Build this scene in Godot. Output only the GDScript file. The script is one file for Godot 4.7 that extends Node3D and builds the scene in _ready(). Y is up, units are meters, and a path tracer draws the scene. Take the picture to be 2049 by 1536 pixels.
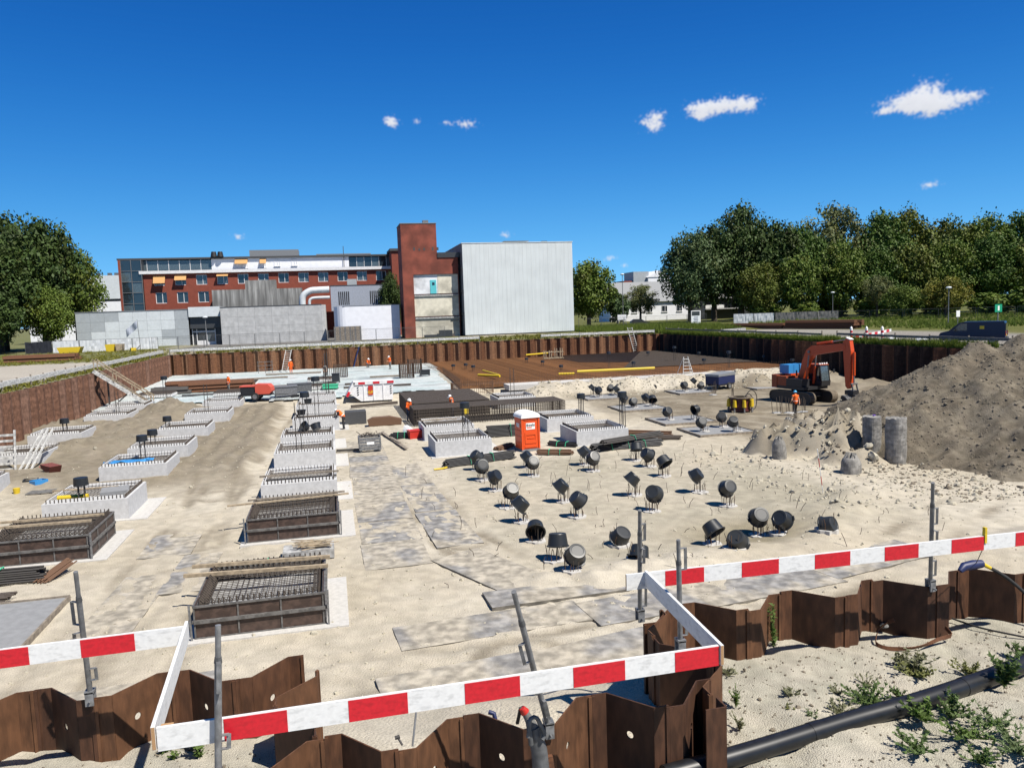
extends Node3D

const P := -3.9
var rng := RandomNumberGenerator.new()
var M := {}
var T := {}
var used := {}
var nz := FastNoiseLite.new()
var nz2 := FastNoiseLite.new()
var nz3 := FastNoiseLite.new()

# ---------------------------------------------------------------- mesh builder
class MB:
	var v := PackedVector3Array()
	var n := PackedVector3Array()
	var c := PackedColorArray()
	var ix := PackedInt32Array()
	var col := Color(1, 1, 1)
	var tinted := false
	func vert(p: Vector3, nn: Vector3) -> int:
		v.append(p); n.append(nn); c.append(col)
		return v.size() - 1
	func quad(a: Vector3, b: Vector3, d: Vector3, e: Vector3) -> void:
		var nn := (b - a).cross(d - a)
		if nn.length_squared() < 1e-14: nn = (d - a).cross(e - a)
		nn = nn.normalized()
		var i := vert(a, nn); vert(b, nn); vert(d, nn); vert(e, nn)
		ix.append_array([i, i + 2, i + 1, i, i + 3, i + 2])
	func tri(a: Vector3, b: Vector3, d: Vector3) -> void:
		var nn := (b - a).cross(d - a).normalized()
		var i := vert(a, nn); vert(b, nn); vert(d, nn)
		ix.append_array([i, i + 2, i + 1])
	func box(at: Vector3, s: Vector3, t := Basis()) -> void:
		var x := t.x * s.x * 0.5; var y := t.y * s.y * 0.5; var z := t.z * s.z * 0.5
		quad(at - x - y + z, at + x - y + z, at + x + y + z, at - x + y + z)
		quad(at + x - y - z, at - x - y - z, at - x + y - z, at + x + y - z)
		quad(at + x - y + z, at + x - y - z, at + x + y - z, at + x + y + z)
		quad(at - x - y - z, at - x - y + z, at - x + y + z, at - x + y - z)
		quad(at - x + y + z, at + x + y + z, at + x + y - z, at - x + y - z)
		quad(at - x - y - z, at + x - y - z, at + x - y + z, at - x - y + z)
	func boxr(x0: float, x1: float, y0: float, y1: float, z0: float, z1: float) -> void:
		box(Vector3(x0 + x1, y0 + y1, z0 + z1) * 0.5, Vector3(x1 - x0, y1 - y0, z1 - z0))
	func frame_of(d: Vector3, up := Vector3.UP) -> Basis:
		d = d.normalized()
		if absf(d.dot(up)) > 0.98: up = Vector3.RIGHT if absf(d.x) < 0.9 else Vector3.BACK
		var s := up.cross(d).normalized()
		return Basis(s, d.cross(s), d)
	func bar(a: Vector3, b: Vector3, w: float, h := -1.0, up := Vector3.UP) -> void:
		if h < 0: h = w
		box((a + b) * 0.5, Vector3(w, h, a.distance_to(b)), frame_of(b - a, up))
	func rod(a: Vector3, b: Vector3, r: float, k := 4) -> void:
		tube([a, b], r, k, false)
	func tube(pts: Array, r, k := 8, caps := true) -> void:
		var m := pts.size()
		var first := v.size()
		var t0 := frame_of(pts[1] - pts[0])
		var side := t0.x
		for i in m:
			var d: Vector3 = (pts[mini(i + 1, m - 1)] - pts[maxi(i - 1, 0)]).normalized()
			side = (side - d * side.dot(d)).normalized()
			var o := d.cross(side)
			var rr: float = r[i] if r is Array else r
			for j in k:
				var a := TAU * j / k
				var dir := side * cos(a) + o * sin(a)
				vert(pts[i] + dir * rr, dir)
		for i in m - 1:
			for j in k:
				var a := first + i * k + j; var b := first + i * k + (j + 1) % k
				ix.append_array([a, a + k, b, b, a + k, b + k])
		if caps:
			for e in 2:
				var i := 0 if e == 0 else m - 1
				var d: Vector3 = (pts[0] - pts[1] if e == 0 else pts[m - 1] - pts[m - 2]).normalized()
				var s0 := v.size()
				for j in k: vert(v[first + i * k + j], d)
				for j in range(1, k - 1):
					if e == 0: ix.append_array([s0, s0 + j, s0 + j + 1])
					else: ix.append_array([s0, s0 + j + 1, s0 + j])
	func lathe(prof: Array, k: int, t := Transform3D(), flat := false) -> void:
		for i in prof.size() - 1:
			var p: Vector2 = prof[i]; var q: Vector2 = prof[i + 1]
			var d := (q - p).normalized()
			var nn2 := Vector2(d.y, -d.x)
			var first := v.size()
			for j in k + 1:
				var a := TAU * j / k
				var dir := Vector3(cos(a), 0, sin(a))
				var nn := (t.basis * (dir * nn2.x + Vector3.UP * nn2.y)).normalized()
				vert(t * (dir * p.x + Vector3.UP * p.y), nn)
				vert(t * (dir * q.x + Vector3.UP * q.y), nn)
			for j in k:
				var a := first + j * 2
				ix.append_array([a, a + 2, a + 1, a + 1, a + 2, a + 3])
	func prism(poly: Array, t: Transform3D, depth: float) -> void:
		# poly counter-clockwise in local xy, extruded along local +z from 0 to depth
		var pp := PackedVector2Array(poly)
		var tr := Geometry2D.triangulate_polygon(pp)
		if Geometry2D.is_polygon_clockwise(pp):
			pp.reverse(); tr = Geometry2D.triangulate_polygon(pp)
		var zf := (t.basis * Vector3(0, 0, 1)).normalized()
		var s0 := v.size()
		for p in pp: vert(t * Vector3(p.x, p.y, depth), zf)
		var s1 := v.size()
		for p in pp: vert(t * Vector3(p.x, p.y, 0), -zf)
		for i in range(0, tr.size(), 3):
			var a := tr[i]; var b := tr[i + 1]; var d := tr[i + 2]
			if (pp[b] - pp[a]).cross(pp[d] - pp[a]) < 0:
				var w := b; b = d; d = w
			ix.append_array([s0 + a, s0 + d, s0 + b, s1 + a, s1 + b, s1 + d])
		for i in pp.size():
			var p := pp[i]; var q := pp[(i + 1) % pp.size()]
			quad(t * Vector3(p.x, p.y, 0), t * Vector3(q.x, q.y, 0), t * Vector3(q.x, q.y, depth), t * Vector3(p.x, p.y, depth))
	func mesh() -> ArrayMesh:
		var a := []
		a.resize(Mesh.ARRAY_MAX)
		a[Mesh.ARRAY_VERTEX] = v; a[Mesh.ARRAY_NORMAL] = n
		if tinted: a[Mesh.ARRAY_COLOR] = c
		a[Mesh.ARRAY_INDEX] = ix
		var m := ArrayMesh.new()
		m.add_surface_from_arrays(Mesh.PRIMITIVE_TRIANGLES, a)
		return m

func numbered(called: String) -> String:
	used[called] = used.get(called, -1) + 1
	return called if used[called] == 0 else "%s_%03d" % [called, used[called]]

func inst(mesh: Mesh, called: String, mat: Material, parent: Node, at := Transform3D()) -> MeshInstance3D:
	var o := MeshInstance3D.new()
	o.mesh = mesh
	o.name = called
	o.material_override = mat
	o.transform = at
	parent.add_child(o, true)
	return o

func part(mb: MB, called: String, mat: Material, parent: Node, at := Transform3D()) -> MeshInstance3D:
	return inst(mb.mesh(), called, mat, parent, at)

func tag(o: Node, label: String, cat: String, group := "") -> void:
	o.set_meta("label", label)
	o.set_meta("category", cat)
	if group: o.set_meta("group", group)

func thing(called: String, label: String, cat: String, at: Vector3, turn := 0.0, group := "") -> Node3D:
	var o := Node3D.new()
	o.name = numbered(called)
	add_child(o)
	o.position = at
	o.rotation.y = turn
	tag(o, label, cat, group)
	return o

func solo(mb: MB, called: String, mat: Material, label: String, cat: String, at := Transform3D(), group := "") -> MeshInstance3D:
	var o := part(mb, numbered(called), mat, self, at)
	tag(o, label, cat, group)
	return o

func structure(mb: MB, called: String, mat: Material) -> MeshInstance3D:
	var o := part(mb, called, mat, self)
	o.set_meta("kind", "structure")
	return o

func again(src: Node3D, label: String, at: Vector3, turn := 0.0, group := "") -> Node3D:
	var o: Node3D = src.duplicate()
	var base := String(src.name)
	var re := RegEx.create_from_string("_\\d{3}$")
	base = re.sub(base, "")
	o.name = numbered(base)
	add_child(o)
	o.position = at
	o.rotation.y = turn
	o.set_meta("label", label)
	if group: o.set_meta("group", group)
	return o

func lin(r: float, g: float, b: float) -> Color:
	return Color(r, g, b).linear_to_srgb()

func sm(a: float, b: float, x: float) -> float:
	return smoothstep(a, b, x)

# ---------------------------------------------------------------- textures and materials
func ntex(seed_: int, freq: float, oct: int, lo: float, hi: float, size := 512, kind := FastNoiseLite.TYPE_SIMPLEX_SMOOTH, l := 0.2, h := 0.8) -> NoiseTexture2D:
	var f := FastNoiseLite.new()
	f.seed = seed_
	f.noise_type = kind
	f.frequency = freq
	f.fractal_octaves = oct
	var t := NoiseTexture2D.new()
	t.width = size; t.height = size
	t.seamless = true
	t.noise = f
	var g := Gradient.new()
	g.offsets = PackedFloat32Array([l, h])
	g.colors = PackedColorArray([Color(lo, lo, lo), Color(hi, hi, hi)])
	t.color_ramp = g
	return t

func mat(c: Color, rough := 0.8, tex = null, scale = 1.0, metal := 0.0, bump = null, bump_cm := 0.0, spec := 0.5) -> StandardMaterial3D:
	var m := StandardMaterial3D.new()
	m.albedo_color = c
	m.roughness = rough
	m.metallic = metal
	m.metallic_specular = spec
	m.uv1_triplanar = true
	m.uv1_world_triplanar = true
	m.uv1_scale = scale if scale is Vector3 else Vector3.ONE * scale
	if tex: m.albedo_texture = tex
	if bump:
		m.heightmap_enabled = true
		m.heightmap_texture = bump
		m.heightmap_scale = bump_cm
	return m

func overlay(m: StandardMaterial3D, tex: Texture2D, scale) -> StandardMaterial3D:
	m.detail_enabled = true
	m.detail_blend_mode = BaseMaterial3D.BLEND_MODE_MUL
	m.detail_uv_layer = BaseMaterial3D.DETAIL_UV_2
	m.detail_albedo = tex
	m.uv2_triplanar = true
	m.uv2_world_triplanar = true
	m.uv2_scale = scale if scale is Vector3 else Vector3.ONE * scale
	return m

func vcol(m: StandardMaterial3D) -> StandardMaterial3D:
	m.vertex_color_use_as_albedo = true
	return m

func make_materials() -> void:
	T.grain = ntex(1, 0.09, 4, 0.88, 1.0)
	T.fine = ntex(2, 0.25, 3, 0.78, 1.0)
	T.blotch = ntex(3, 0.012, 5, 0.74, 1.0)
	T.soft = ntex(4, 0.02, 4, 0.93, 1.0)
	T.rust = ntex(5, 0.02, 5, 0.76, 1.0)
	T.lump = ntex(6, 0.03, 5, 0.0, 1.0, 1024)
	T.peb = ntex(7, 0.12, 4, 0.0, 1.0, 512)
	T.speck = ntex(8, 0.3, 2, 0.68, 1.0, 512, FastNoiseLite.TYPE_SIMPLEX_SMOOTH, 0.25, 0.45)
	T.stain = ntex(9, 0.008, 5, 0.80, 1.0, 512, FastNoiseLite.TYPE_SIMPLEX_SMOOTH, 0.3, 0.62)
	T.sandy = ntex(12, 0.01, 6, 0.90, 1.0, 1024)
	T.scuff = ntex(13, 0.022, 5, 0.92, 1.0, 512, FastNoiseLite.TYPE_SIMPLEX_SMOOTH, 0.2, 0.42)
	T.faint = ntex(10, 0.015, 4, 0.965, 1.0)
	M.sand = overlay(vcol(mat(Color.WHITE, 0.95, T.grain, 0.5, 0.0, T.lump, 1.1, 0.2)), T.sandy, 0.13)
	M.near_sand = overlay(vcol(mat(Color.WHITE, 0.95, T.grain, 1.3, 0.0, T.lump, 1.0, 0.2)), T.sandy, 0.35)
	M.heap = overlay(vcol(mat(Color.WHITE, 0.96, T.grain, 0.55, 0.0, T.lump, 3.0, 0.15)), T.blotch, 0.3)
	M.plate = overlay(vcol(mat(Color.WHITE, 0.62, T.grain, 0.8, 0.0, T.peb, 0.2, 0.4)), T.blotch, 0.3)
	M.pile_rust = overlay(mat(lin(0.25, 0.115, 0.058), 0.72, T.rust, Vector3(2.2, 0.35, 2.2), 0.0, T.fine, 0.1, 0.35), T.blotch, 0.5)
	M.pile_rust_b = overlay(mat(lin(0.20, 0.088, 0.045), 0.72, T.rust, Vector3(2.6, 0.3, 2.6), 0.0, T.fine, 0.1, 0.35), T.blotch, 0.45)
	M.pile_rust_c = overlay(mat(lin(0.31, 0.16, 0.088), 0.75, T.rust, Vector3(1.8, 0.25, 1.8), 0.0, T.fine, 0.1, 0.35), T.blotch, 0.6)
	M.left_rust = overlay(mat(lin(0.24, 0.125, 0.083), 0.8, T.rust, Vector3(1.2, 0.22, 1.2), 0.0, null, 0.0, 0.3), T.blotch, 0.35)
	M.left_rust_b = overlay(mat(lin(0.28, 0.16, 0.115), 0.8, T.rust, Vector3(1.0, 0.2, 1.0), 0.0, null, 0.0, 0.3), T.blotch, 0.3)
	M.right_rust_shaded = overlay(mat(lin(0.055, 0.034, 0.026), 0.75, T.rust, Vector3(1.5, 0.25, 1.5), 0.0, null, 0.0, 0.3), T.blotch, 0.4)  # same rust darkened, so the right wall's shade is in the colour
	M.beam_rust = overlay(mat(lin(0.19, 0.075, 0.03), 0.8, T.rust, Vector3(0.6, 1.5, 0.6)), T.fine, 1.0)
	M.rebar = mat(lin(0.105, 0.085, 0.070), 0.7, T.grain, 2.0, 0.3)
	M.rebar_rust = mat(lin(0.14, 0.075, 0.042), 0.85, T.grain, 1.5)
	M.rebar_dark = mat(lin(0.065, 0.060, 0.056), 0.65, T.grain, 2.0, 0.2)
	M.mat_rust = overlay(mat(lin(0.26, 0.118, 0.044), 0.9, T.grain, 0.6), T.blotch, 0.08)
	M.board_white = overlay(mat(lin(0.70, 0.705, 0.695), 0.55, T.faint, 2.0), T.scuff, Vector3(0.45, 1.2, 0.45))
	M.board_red = overlay(mat(lin(0.56, 0.010, 0.022), 0.45, T.soft, 2.0), T.scuff, Vector3(0.55, 1.4, 0.55))
	M.wood_raw = mat(lin(0.42, 0.25, 0.12), 0.8, T.grain, Vector3(1.0, 6.0, 6.0))
	M.timber = overlay(mat(lin(0.50, 0.40, 0.27), 0.8, T.grain, Vector3(0.4, 5.0, 5.0)), T.blotch, 0.6)
	M.timber_grey = overlay(mat(lin(0.33, 0.28, 0.22), 0.85, T.grain, Vector3(0.4, 5.0, 5.0)), T.blotch, 0.6)
	M.galv = overlay(mat(lin(0.27, 0.275, 0.28), 0.5, T.grain, 3.0, 0.2), T.blotch, 1.2)
	M.galv_dark = overlay(mat(lin(0.15, 0.155, 0.16), 0.55, T.grain, 3.0, 0.2), T.blotch, 1.2)
	M.tub = mat(lin(0.018, 0.021, 0.024), 0.42, T.soft, 2.0, 0.0, null, 0.0, 0.5)
	M.tub_b = mat(lin(0.022, 0.025, 0.028), 0.5, T.soft, 1.4, 0.0, null, 0.0, 0.5)
	M.pipe_black = mat(lin(0.012, 0.013, 0.015), 0.38, T.blotch, 0.8, 0.0, null, 0.0, 0.5)
	M.conc = overlay(mat(lin(0.50, 0.50, 0.49), 0.85, T.grain, 1.0), T.blotch, 0.5)
	M.conc_white = overlay(mat(lin(0.56, 0.545, 0.515), 0.9, T.grain, 0.8), T.soft, 0.5)
	M.conc_pile = overlay(mat(lin(0.40, 0.385, 0.355), 0.9, T.blotch, 0.6, 0.0, T.lump, 1.5), T.blotch, 0.25)
	M.conc_slab = overlay(mat(lin(0.27, 0.275, 0.28), 0.9, T.grain, 1.2), T.soft, 0.3)
	M.skin = mat(lin(0.45, 0.25, 0.17), 0.6)
	M.form_white = overlay(mat(lin(0.52, 0.525, 0.53), 0.85, T.faint, 0.9), T.soft, 0.3)
	M.form_in = mat(lin(0.74, 0.74, 0.73), 0.9, T.grain, 2.0)
	M.form_ply = overlay(mat(lin(0.085, 0.054, 0.042), 0.6, T.grain, Vector3(3.0, 0.6, 3.0)), T.stain, 0.8)
	M.form_steel = overlay(mat(lin(0.17, 0.165, 0.16), 0.6, T.grain, 2.0, 0.1), T.stain, 0.9)
	M.foil = overlay(vcol(mat(Color.WHITE, 0.35, T.soft, 0.6, 0.0, T.lump, 4.0, 0.5)), T.soft, 0.2)
	M.asphalt = mat(lin(0.09, 0.088, 0.085), 0.9, T.grain, 0.8)
	M.white_paint = overlay(mat(lin(0.78, 0.78, 0.78), 0.5, T.soft, 0.8), T.soft, 0.2)
	M.near_rust = overlay(mat(lin(0.115, 0.050, 0.024), 0.7, T.soft, Vector3(5.0, 0.5, 5.0), 0.0, T.fine, 0.06, 0.4), T.blotch, Vector3(1.3, 0.35, 1.3))
	M.near_rust_b = overlay(mat(lin(0.085, 0.038, 0.020), 0.7, T.soft, Vector3(5.0, 0.5, 5.0), 0.0, T.fine, 0.06, 0.4), T.blotch, Vector3(1.3, 0.35, 1.3))
	M.near_rust_c = overlay(mat(lin(0.145, 0.066, 0.031), 0.72, T.soft, Vector3(5.0, 0.5, 5.0), 0.0, T.fine, 0.06, 0.4), T.blotch, Vector3(1.3, 0.35, 1.3))
	M.black = mat(lin(0.012, 0.012, 0.013), 0.6)
	M.rubber = mat(lin(0.02, 0.02, 0.02), 0.8, T.grain, 3.0)
	M.steel_dark = mat(lin(0.035, 0.035, 0.037), 0.5, T.grain, 2.0, 0.3)
	M.steel_grey = overlay(mat(lin(0.20, 0.20, 0.20), 0.5, T.grain, 2.0, 0.4), T.blotch, 1.0)
	M.exc = overlay(mat(lin(0.60, 0.074, 0.012), 0.42, T.soft, 1.0), T.scuff, 0.9)
	M.exc_dirty = overlay(mat(lin(0.40, 0.085, 0.026), 0.6, T.blotch, 1.0), T.grain, 1.5)
	M.track = overlay(mat(lin(0.23, 0.185, 0.13), 0.9, T.grain, 1.5), T.blotch, 1.0)
	M.yellow = mat(lin(0.62, 0.44, 0.02), 0.5, T.soft, 1.5)
	M.orange = mat(lin(0.80, 0.13, 0.015), 0.7, T.soft, 3.0)
	M.potty = mat(lin(0.72, 0.085, 0.012), 0.45, T.soft, 1.2)
	M.red = mat(lin(0.50, 0.03, 0.02), 0.45, T.soft, 1.5)
	M.salmon = mat(lin(0.62, 0.10, 0.06), 0.45, T.soft, 1.5)
	M.blue = mat(lin(0.04, 0.24, 0.55), 0.45, T.soft, 1.5)
	M.deep_blue = mat(lin(0.010, 0.018, 0.075), 0.5)
	M.van_blue = mat(lin(0.006, 0.011, 0.045), 0.3, T.soft, 0.8)
	M.glass = mat(lin(0.02, 0.028, 0.035), 0.08, null, 1.0, 0.0, null, 0.0, 0.8)
	M.glass_pale = mat(lin(0.10, 0.13, 0.145), 0.1, T.blotch, 0.7, 0.0, null, 0.0, 0.8)
	M.curtain = mat(lin(0.42, 0.44, 0.44), 0.9, T.fine, Vector3(1.5, 0.1, 1.5))
	M.green_strap = mat(lin(0.05, 0.42, 0.22), 0.6)
	M.brick = overlay(mat(lin(0.33, 0.085, 0.052), 0.85, T.fine, Vector3(0.6, 2.6, 0.6)), T.blotch, 0.05)
	M.brick_far = overlay(mat(lin(0.30, 0.070, 0.040), 0.85, T.fine, Vector3(0.6, 2.6, 0.6)), T.soft, 0.1)
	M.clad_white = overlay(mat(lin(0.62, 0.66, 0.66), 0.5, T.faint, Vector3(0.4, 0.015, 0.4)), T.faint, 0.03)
	M.panel_light = overlay(mat(lin(0.60, 0.64, 0.66), 0.5, T.faint, 0.2), T.faint, 0.06)
	M.panel_mid = overlay(mat(lin(0.37, 0.40, 0.42), 0.5, T.faint, 0.2), T.faint, 0.06)
	M.fibre = overlay(mat(lin(0.47, 0.475, 0.47), 0.85, T.soft, Vector3(0.10, 0.06, 0.10)), T.soft, 0.1)
	M.fibre_stained = overlay(mat(lin(0.36, 0.36, 0.345), 0.85, T.stain, Vector3(0.25, 0.02, 0.25)), T.blotch, Vector3(0.15, 0.02, 0.15))
	M.plant = mat(lin(0.33, 0.36, 0.42), 0.5, T.soft, 0.3)
	M.render_white = mat(lin(0.76, 0.77, 0.80), 0.7, T.faint, 0.1)
	M.cream = overlay(mat(lin(0.68, 0.64, 0.52), 0.9, T.soft, 0.12), T.stain, 0.045)
	M.plaster_white = overlay(mat(lin(0.74, 0.76, 0.78), 0.9, T.faint, 0.2), T.stain, 0.05)
	M.roof_dark = mat(lin(0.06, 0.062, 0.065), 0.8, T.soft, 0.5)
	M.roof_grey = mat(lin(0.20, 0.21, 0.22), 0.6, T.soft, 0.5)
	M.dark_panel = mat(lin(0.045, 0.048, 0.052), 0.4, T.soft, 0.5)
	M.awning = mat(lin(0.52, 0.285, 0.105), 0.8, T.soft, 1.0)
	M.turquoise = mat(lin(0.10, 0.48, 0.52), 0.5)
	M.bark = mat(lin(0.07, 0.055, 0.04), 0.95, T.grain, 1.0)
	M.rail_white = overlay(mat(lin(0.70, 0.70, 0.67), 0.7, T.soft, 0.8), T.blotch, 0.5)
	M.rail_grey = overlay(mat(lin(0.22, 0.215, 0.205), 0.85, T.grain, 1.0), T.blotch, 0.5)
	M.cloth = mat(lin(0.62, 0.64, 0.66), 0.8, T.soft, 0.5)
	M.navy = mat(lin(0.012, 0.014, 0.022), 0.85)
	M.chalk = mat(lin(0.80, 0.80, 0.78), 0.8)
	M.clod = mat(lin(0.43, 0.395, 0.31), 0.95, T.grain, 2.0)
	M.clod_dark = mat(lin(0.19, 0.16, 0.118), 0.95, T.grain, 2.0)

func _ready() -> void:
	rng.seed = 7
	nz.seed = 11; nz.frequency = 0.35; nz.fractal_octaves = 4
	nz3.seed = 31; nz3.frequency = 1.7; nz3.fractal_octaves = 2
	nz2.seed = 23; nz2.frequency = 0.08; nz2.fractal_octaves = 3
	make_camera()
	make_sky()
	make_materials()
	make_ground()
	make_pit_floor()
	make_heap()
	make_sheet_walls()
	make_near_walls()
	make_buildings()
	make_trees()
	make_slabs()
	make_caps()
	make_pile_heads()
	make_plates()
	make_barriers()
	make_foreground()
	make_machines()
	make_pit_things()
	make_people()
	make_far_things()
	make_weeds()

func make_camera() -> void:
	var cam := Camera3D.new()
	cam.name = "camera"
	add_child(cam)
	cam.fov = 53.02
	cam.near = 0.1
	cam.far = 2000.0
	var yaw := deg_to_rad(13.1); var pitch := deg_to_rad(5.4); var roll := deg_to_rad(2.0)
	var fw := Vector3(sin(yaw) * cos(pitch), -sin(pitch), -cos(yaw) * cos(pitch))
	var r0 := Vector3(cos(yaw), 0, sin(yaw))
	var u0 := r0.cross(fw)
	cam.transform = Transform3D(Basis(r0 * cos(roll) - u0 * sin(roll), u0 * cos(roll) + r0 * sin(roll), -fw), Vector3(0, 4.3, 0))
	cam.current = true

func make_sky() -> void:
	var sun := DirectionalLight3D.new()
	sun.name = "sun"
	add_child(sun)
	var el := deg_to_rad(56.0); var az := deg_to_rad(40.0)
	var from := Vector3(sin(az) * cos(el), sin(el), cos(az) * cos(el))
	sun.look_at_from_position(from * 50.0, Vector3.ZERO)
	sun.light_energy = 1.6
	sun.light_color = Color(1.0, 0.975, 0.935)
	sun.light_angular_distance = 0.5
	sun.shadow_enabled = true
	var sky := PanoramaSkyMaterial.new()
	sky.panorama = air_and_clouds()
	var e := Environment.new()
	e.background_mode = Environment.BG_SKY
	e.sky = Sky.new()
	e.sky.sky_material = sky
	e.tonemap_mode = Environment.TONE_MAPPER_LINEAR
	e.tonemap_exposure = 1.5
	e.sdfgi_enabled = true
	e.ssao_enabled = true
	e.ssil_enabled = true
	var w := WorldEnvironment.new()
	w.name = "surroundings"
	w.environment = e
	add_child(w)

func air(up: float) -> Color:
	# clear summer air: pale near the horizon, deep blue overhead
	if up < 0.0: return Color(0.20, 0.30, 0.36).lerp(Color(0.16, 0.15, 0.13), clampf(-up * 6.0, 0, 1))
	var t := 1.0 - up
	return Color(lerpf(0.0046, 0.20, pow(t, 10.0)), lerpf(0.052, 0.49, pow(t, 6.0)), lerpf(0.161, 0.75, pow(t, 3.0)))

func air_and_clouds() -> ImageTexture:
	# each cloud: puffs of azimuth, elevation, half width, half height in degrees
	var list := [
		[[41.31, 12.73, 1.04, 0.82], [41.18, 12.16, 1.49, 0.67], [39.75, 12.36, 1.30, 0.52], [42.57, 11.86, 1.67, 0.45], [43.65, 12.22, 0.93, 0.30], [39.03, 11.95, 0.67, 0.19], [41.52, 11.81, 0.74, 0.52]],
		[[29.45, 13.51, 1.49, 0.52], [28.11, 13.45, 1.49, 0.52], [26.92, 13.43, 1.04, 0.48], [30.44, 13.28, 0.67, 0.45], [27.25, 12.95, 0.59, 0.30]],
		[[23.72, 12.97, 0.89, 0.52], [23.96, 12.46, 0.59, 0.33], [24.25, 13.26, 0.45, 0.30]],
		[[5.05, 13.66, 0.74, 0.33], [5.18, 13.40, 0.33, 0.30]],
		[[6.90, 13.59, 0.33, 0.22]],
		[[10.41, 13.34, 0.97, 0.33], [8.90, 13.44, 0.45, 0.15]],
		[[41.59, 7.12, 0.67, 0.26]],
		[[-5.86, 5.79, 0.56, 0.22]],
		[[13.10, 5.63, 0.56, 0.22]],
		[[20.65, 3.61, 0.52, 0.19], [21.65, 3.02, 0.33, 0.15]]]
	var W := 4096; var H := 2048
	var im := Image.create_empty(2, H, false, Image.FORMAT_RGBA8)
	for iy in H:
		var c := air(sin(PI * (0.5 - (iy + 0.5) / H))).linear_to_srgb()
		im.set_pixel(0, iy, c); im.set_pixel(1, iy, c)
	im.resize(W, H, Image.INTERPOLATE_NEAREST)
	var f := FastNoiseLite.new()
	f.seed = 5; f.frequency = 0.55; f.fractal_octaves = 5
	for cl in list:
		var lo := Vector2(999, 999); var hi := Vector2(-999, -999)
		for p in cl:
			lo = lo.min(Vector2(p[0] - p[2] * 2.4, p[1] - p[3] * 2.6)); hi = hi.max(Vector2(p[0] + p[2] * 2.4, p[1] + p[3] * 2.6))
		for iy in range(int((90.0 - hi.y) / 180.0 * H), int((90.0 - lo.y) / 180.0 * H)):
			var el := 90.0 - (iy + 0.5) * 180.0 / H
			for k in range(int(lo.x / 360.0 * W), int(hi.x / 360.0 * W)):
				var az := (k + 0.5) * 360.0 / W
				var warp := f.get_noise_2d(az * 2.0 + 40.0, el * 2.6) * 0.55
				var fine := f.get_noise_2d(az * 6.0, el * 7.0)
				var d := 0.0; var top := 0.0
				for p in cl:
					var u: float = (az - p[0]) / p[2] + warp; var v: float = (el - p[1]) / p[3] + warp * 0.7
					var g := exp(-(u * u + v * v) * 1.1)
					d += g; top += g * clampf(0.5 + v * 0.6, 0, 1)
				if d > 0.05:
					var sh := top / d
					var a := clampf((d - 0.38 + fine * 0.75) * 0.95, 0, 1)
					a = a * a * (3 - 2 * a)
					if a > 0.004:
						var b := 0.50 + 0.13 * sh
						im.set_pixel(posmod(k, W), iy, air(sin(deg_to_rad(el))).lerp(Color(b, b * 1.01, b * 1.05), a * 0.93).linear_to_srgb())
	return ImageTexture.create_from_image(im)


# ---------------------------------------------------------------- terrain
const PX0 := -21.5
const PX1 := 50.0
const PZ := -112.0
const SAND := Color(0.495, 0.440, 0.345)
const PALE := Color(0.575, 0.525, 0.430)
const SOIL := Color(0.205, 0.172, 0.126)
const DAMP := Color(0.275, 0.238, 0.178)
const GREY := Color(0.40, 0.37, 0.32)
# mounds on the pit floor: x, z, radius, height
var mounds := [
	[-19.5, -62.0, 3.0, 0.9], [-14.3, -72.5, 2.6, 1.0], [-15.0, -62.0, 2.2, 0.7], [-14.0, -53.5, 2.6, 0.55], [-13.2, -59.0, 3.0, 0.6], [-13.5, -66.5, 3.0, 0.75],
	[-17.0, -53.0, 3.0, 0.5], [-12.8, -70.0, 3.0, 0.6], [-6.2, -72.0, 4.0, 0.35], [-19.0, -68.0, 2.0, 0.6],
	[7.6, -21.6, 1.0, 0.30], [9.5, -21.9, 1.3, 0.30], [11.3, -21.9, 1.3, 0.26], [13.3, -22.4, 1.5, 0.20], [15.9, -22.6, 1.4, 0.25], [17.5, -24.6, 1.8, 0.35], [5.9, -21.8, 0.8, 0.22],
	[19.2, -25.8, 1.2, 0.35], [20.5, -27.4, 0.8, 0.28], [22.0, -28.0, 1.2, 0.22], [17.2, -27.0, 1.0, 0.2],
	[19.5, -62.0, 2.2, 0.5], [19.0, -55.0, 1.6, 0.35], [18.8, -68.5, 2.5, 0.7], [20.4, -47.5, 1.2, 0.2], [18.6, -50.8, 1.4, 0.3],
	[42.5, -60.0, 2.5, 0.9], [44.5, -62.5, 3.0, 1.1], [46.5, -58.0, 3.0, 1.0], [47.0, -67.5, 3.0, 1.5], [41.0, -69.0, 2.0, 1.2], [38.5, -52.0, 1.0, 0.35]]
# broken ridge of sand beside the cropped piles
var ridge := [[22.9, -37.6, 0.75, 1.1], [23.6, -37.0, 0.8, 1.25], [24.4, -36.6, 0.85, 1.15], [25.2, -36.2, 0.9, 1.2], [26.0, -35.9, 0.9, 1.35], [26.8, -36.2, 1.1, 1.7], [24.8, -38.0, 1.5, 0.9], [26.2, -38.2, 1.5, 1.3], [24.6, -33.9, 0.7, 0.7], [25.6, -33.2, 0.9, 0.55]]

func sheet_y(z: float) -> float:
	return lerpf(-3.25, -2.8, clampf((-75.0 - z) / 36.0, 0, 1))

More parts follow.
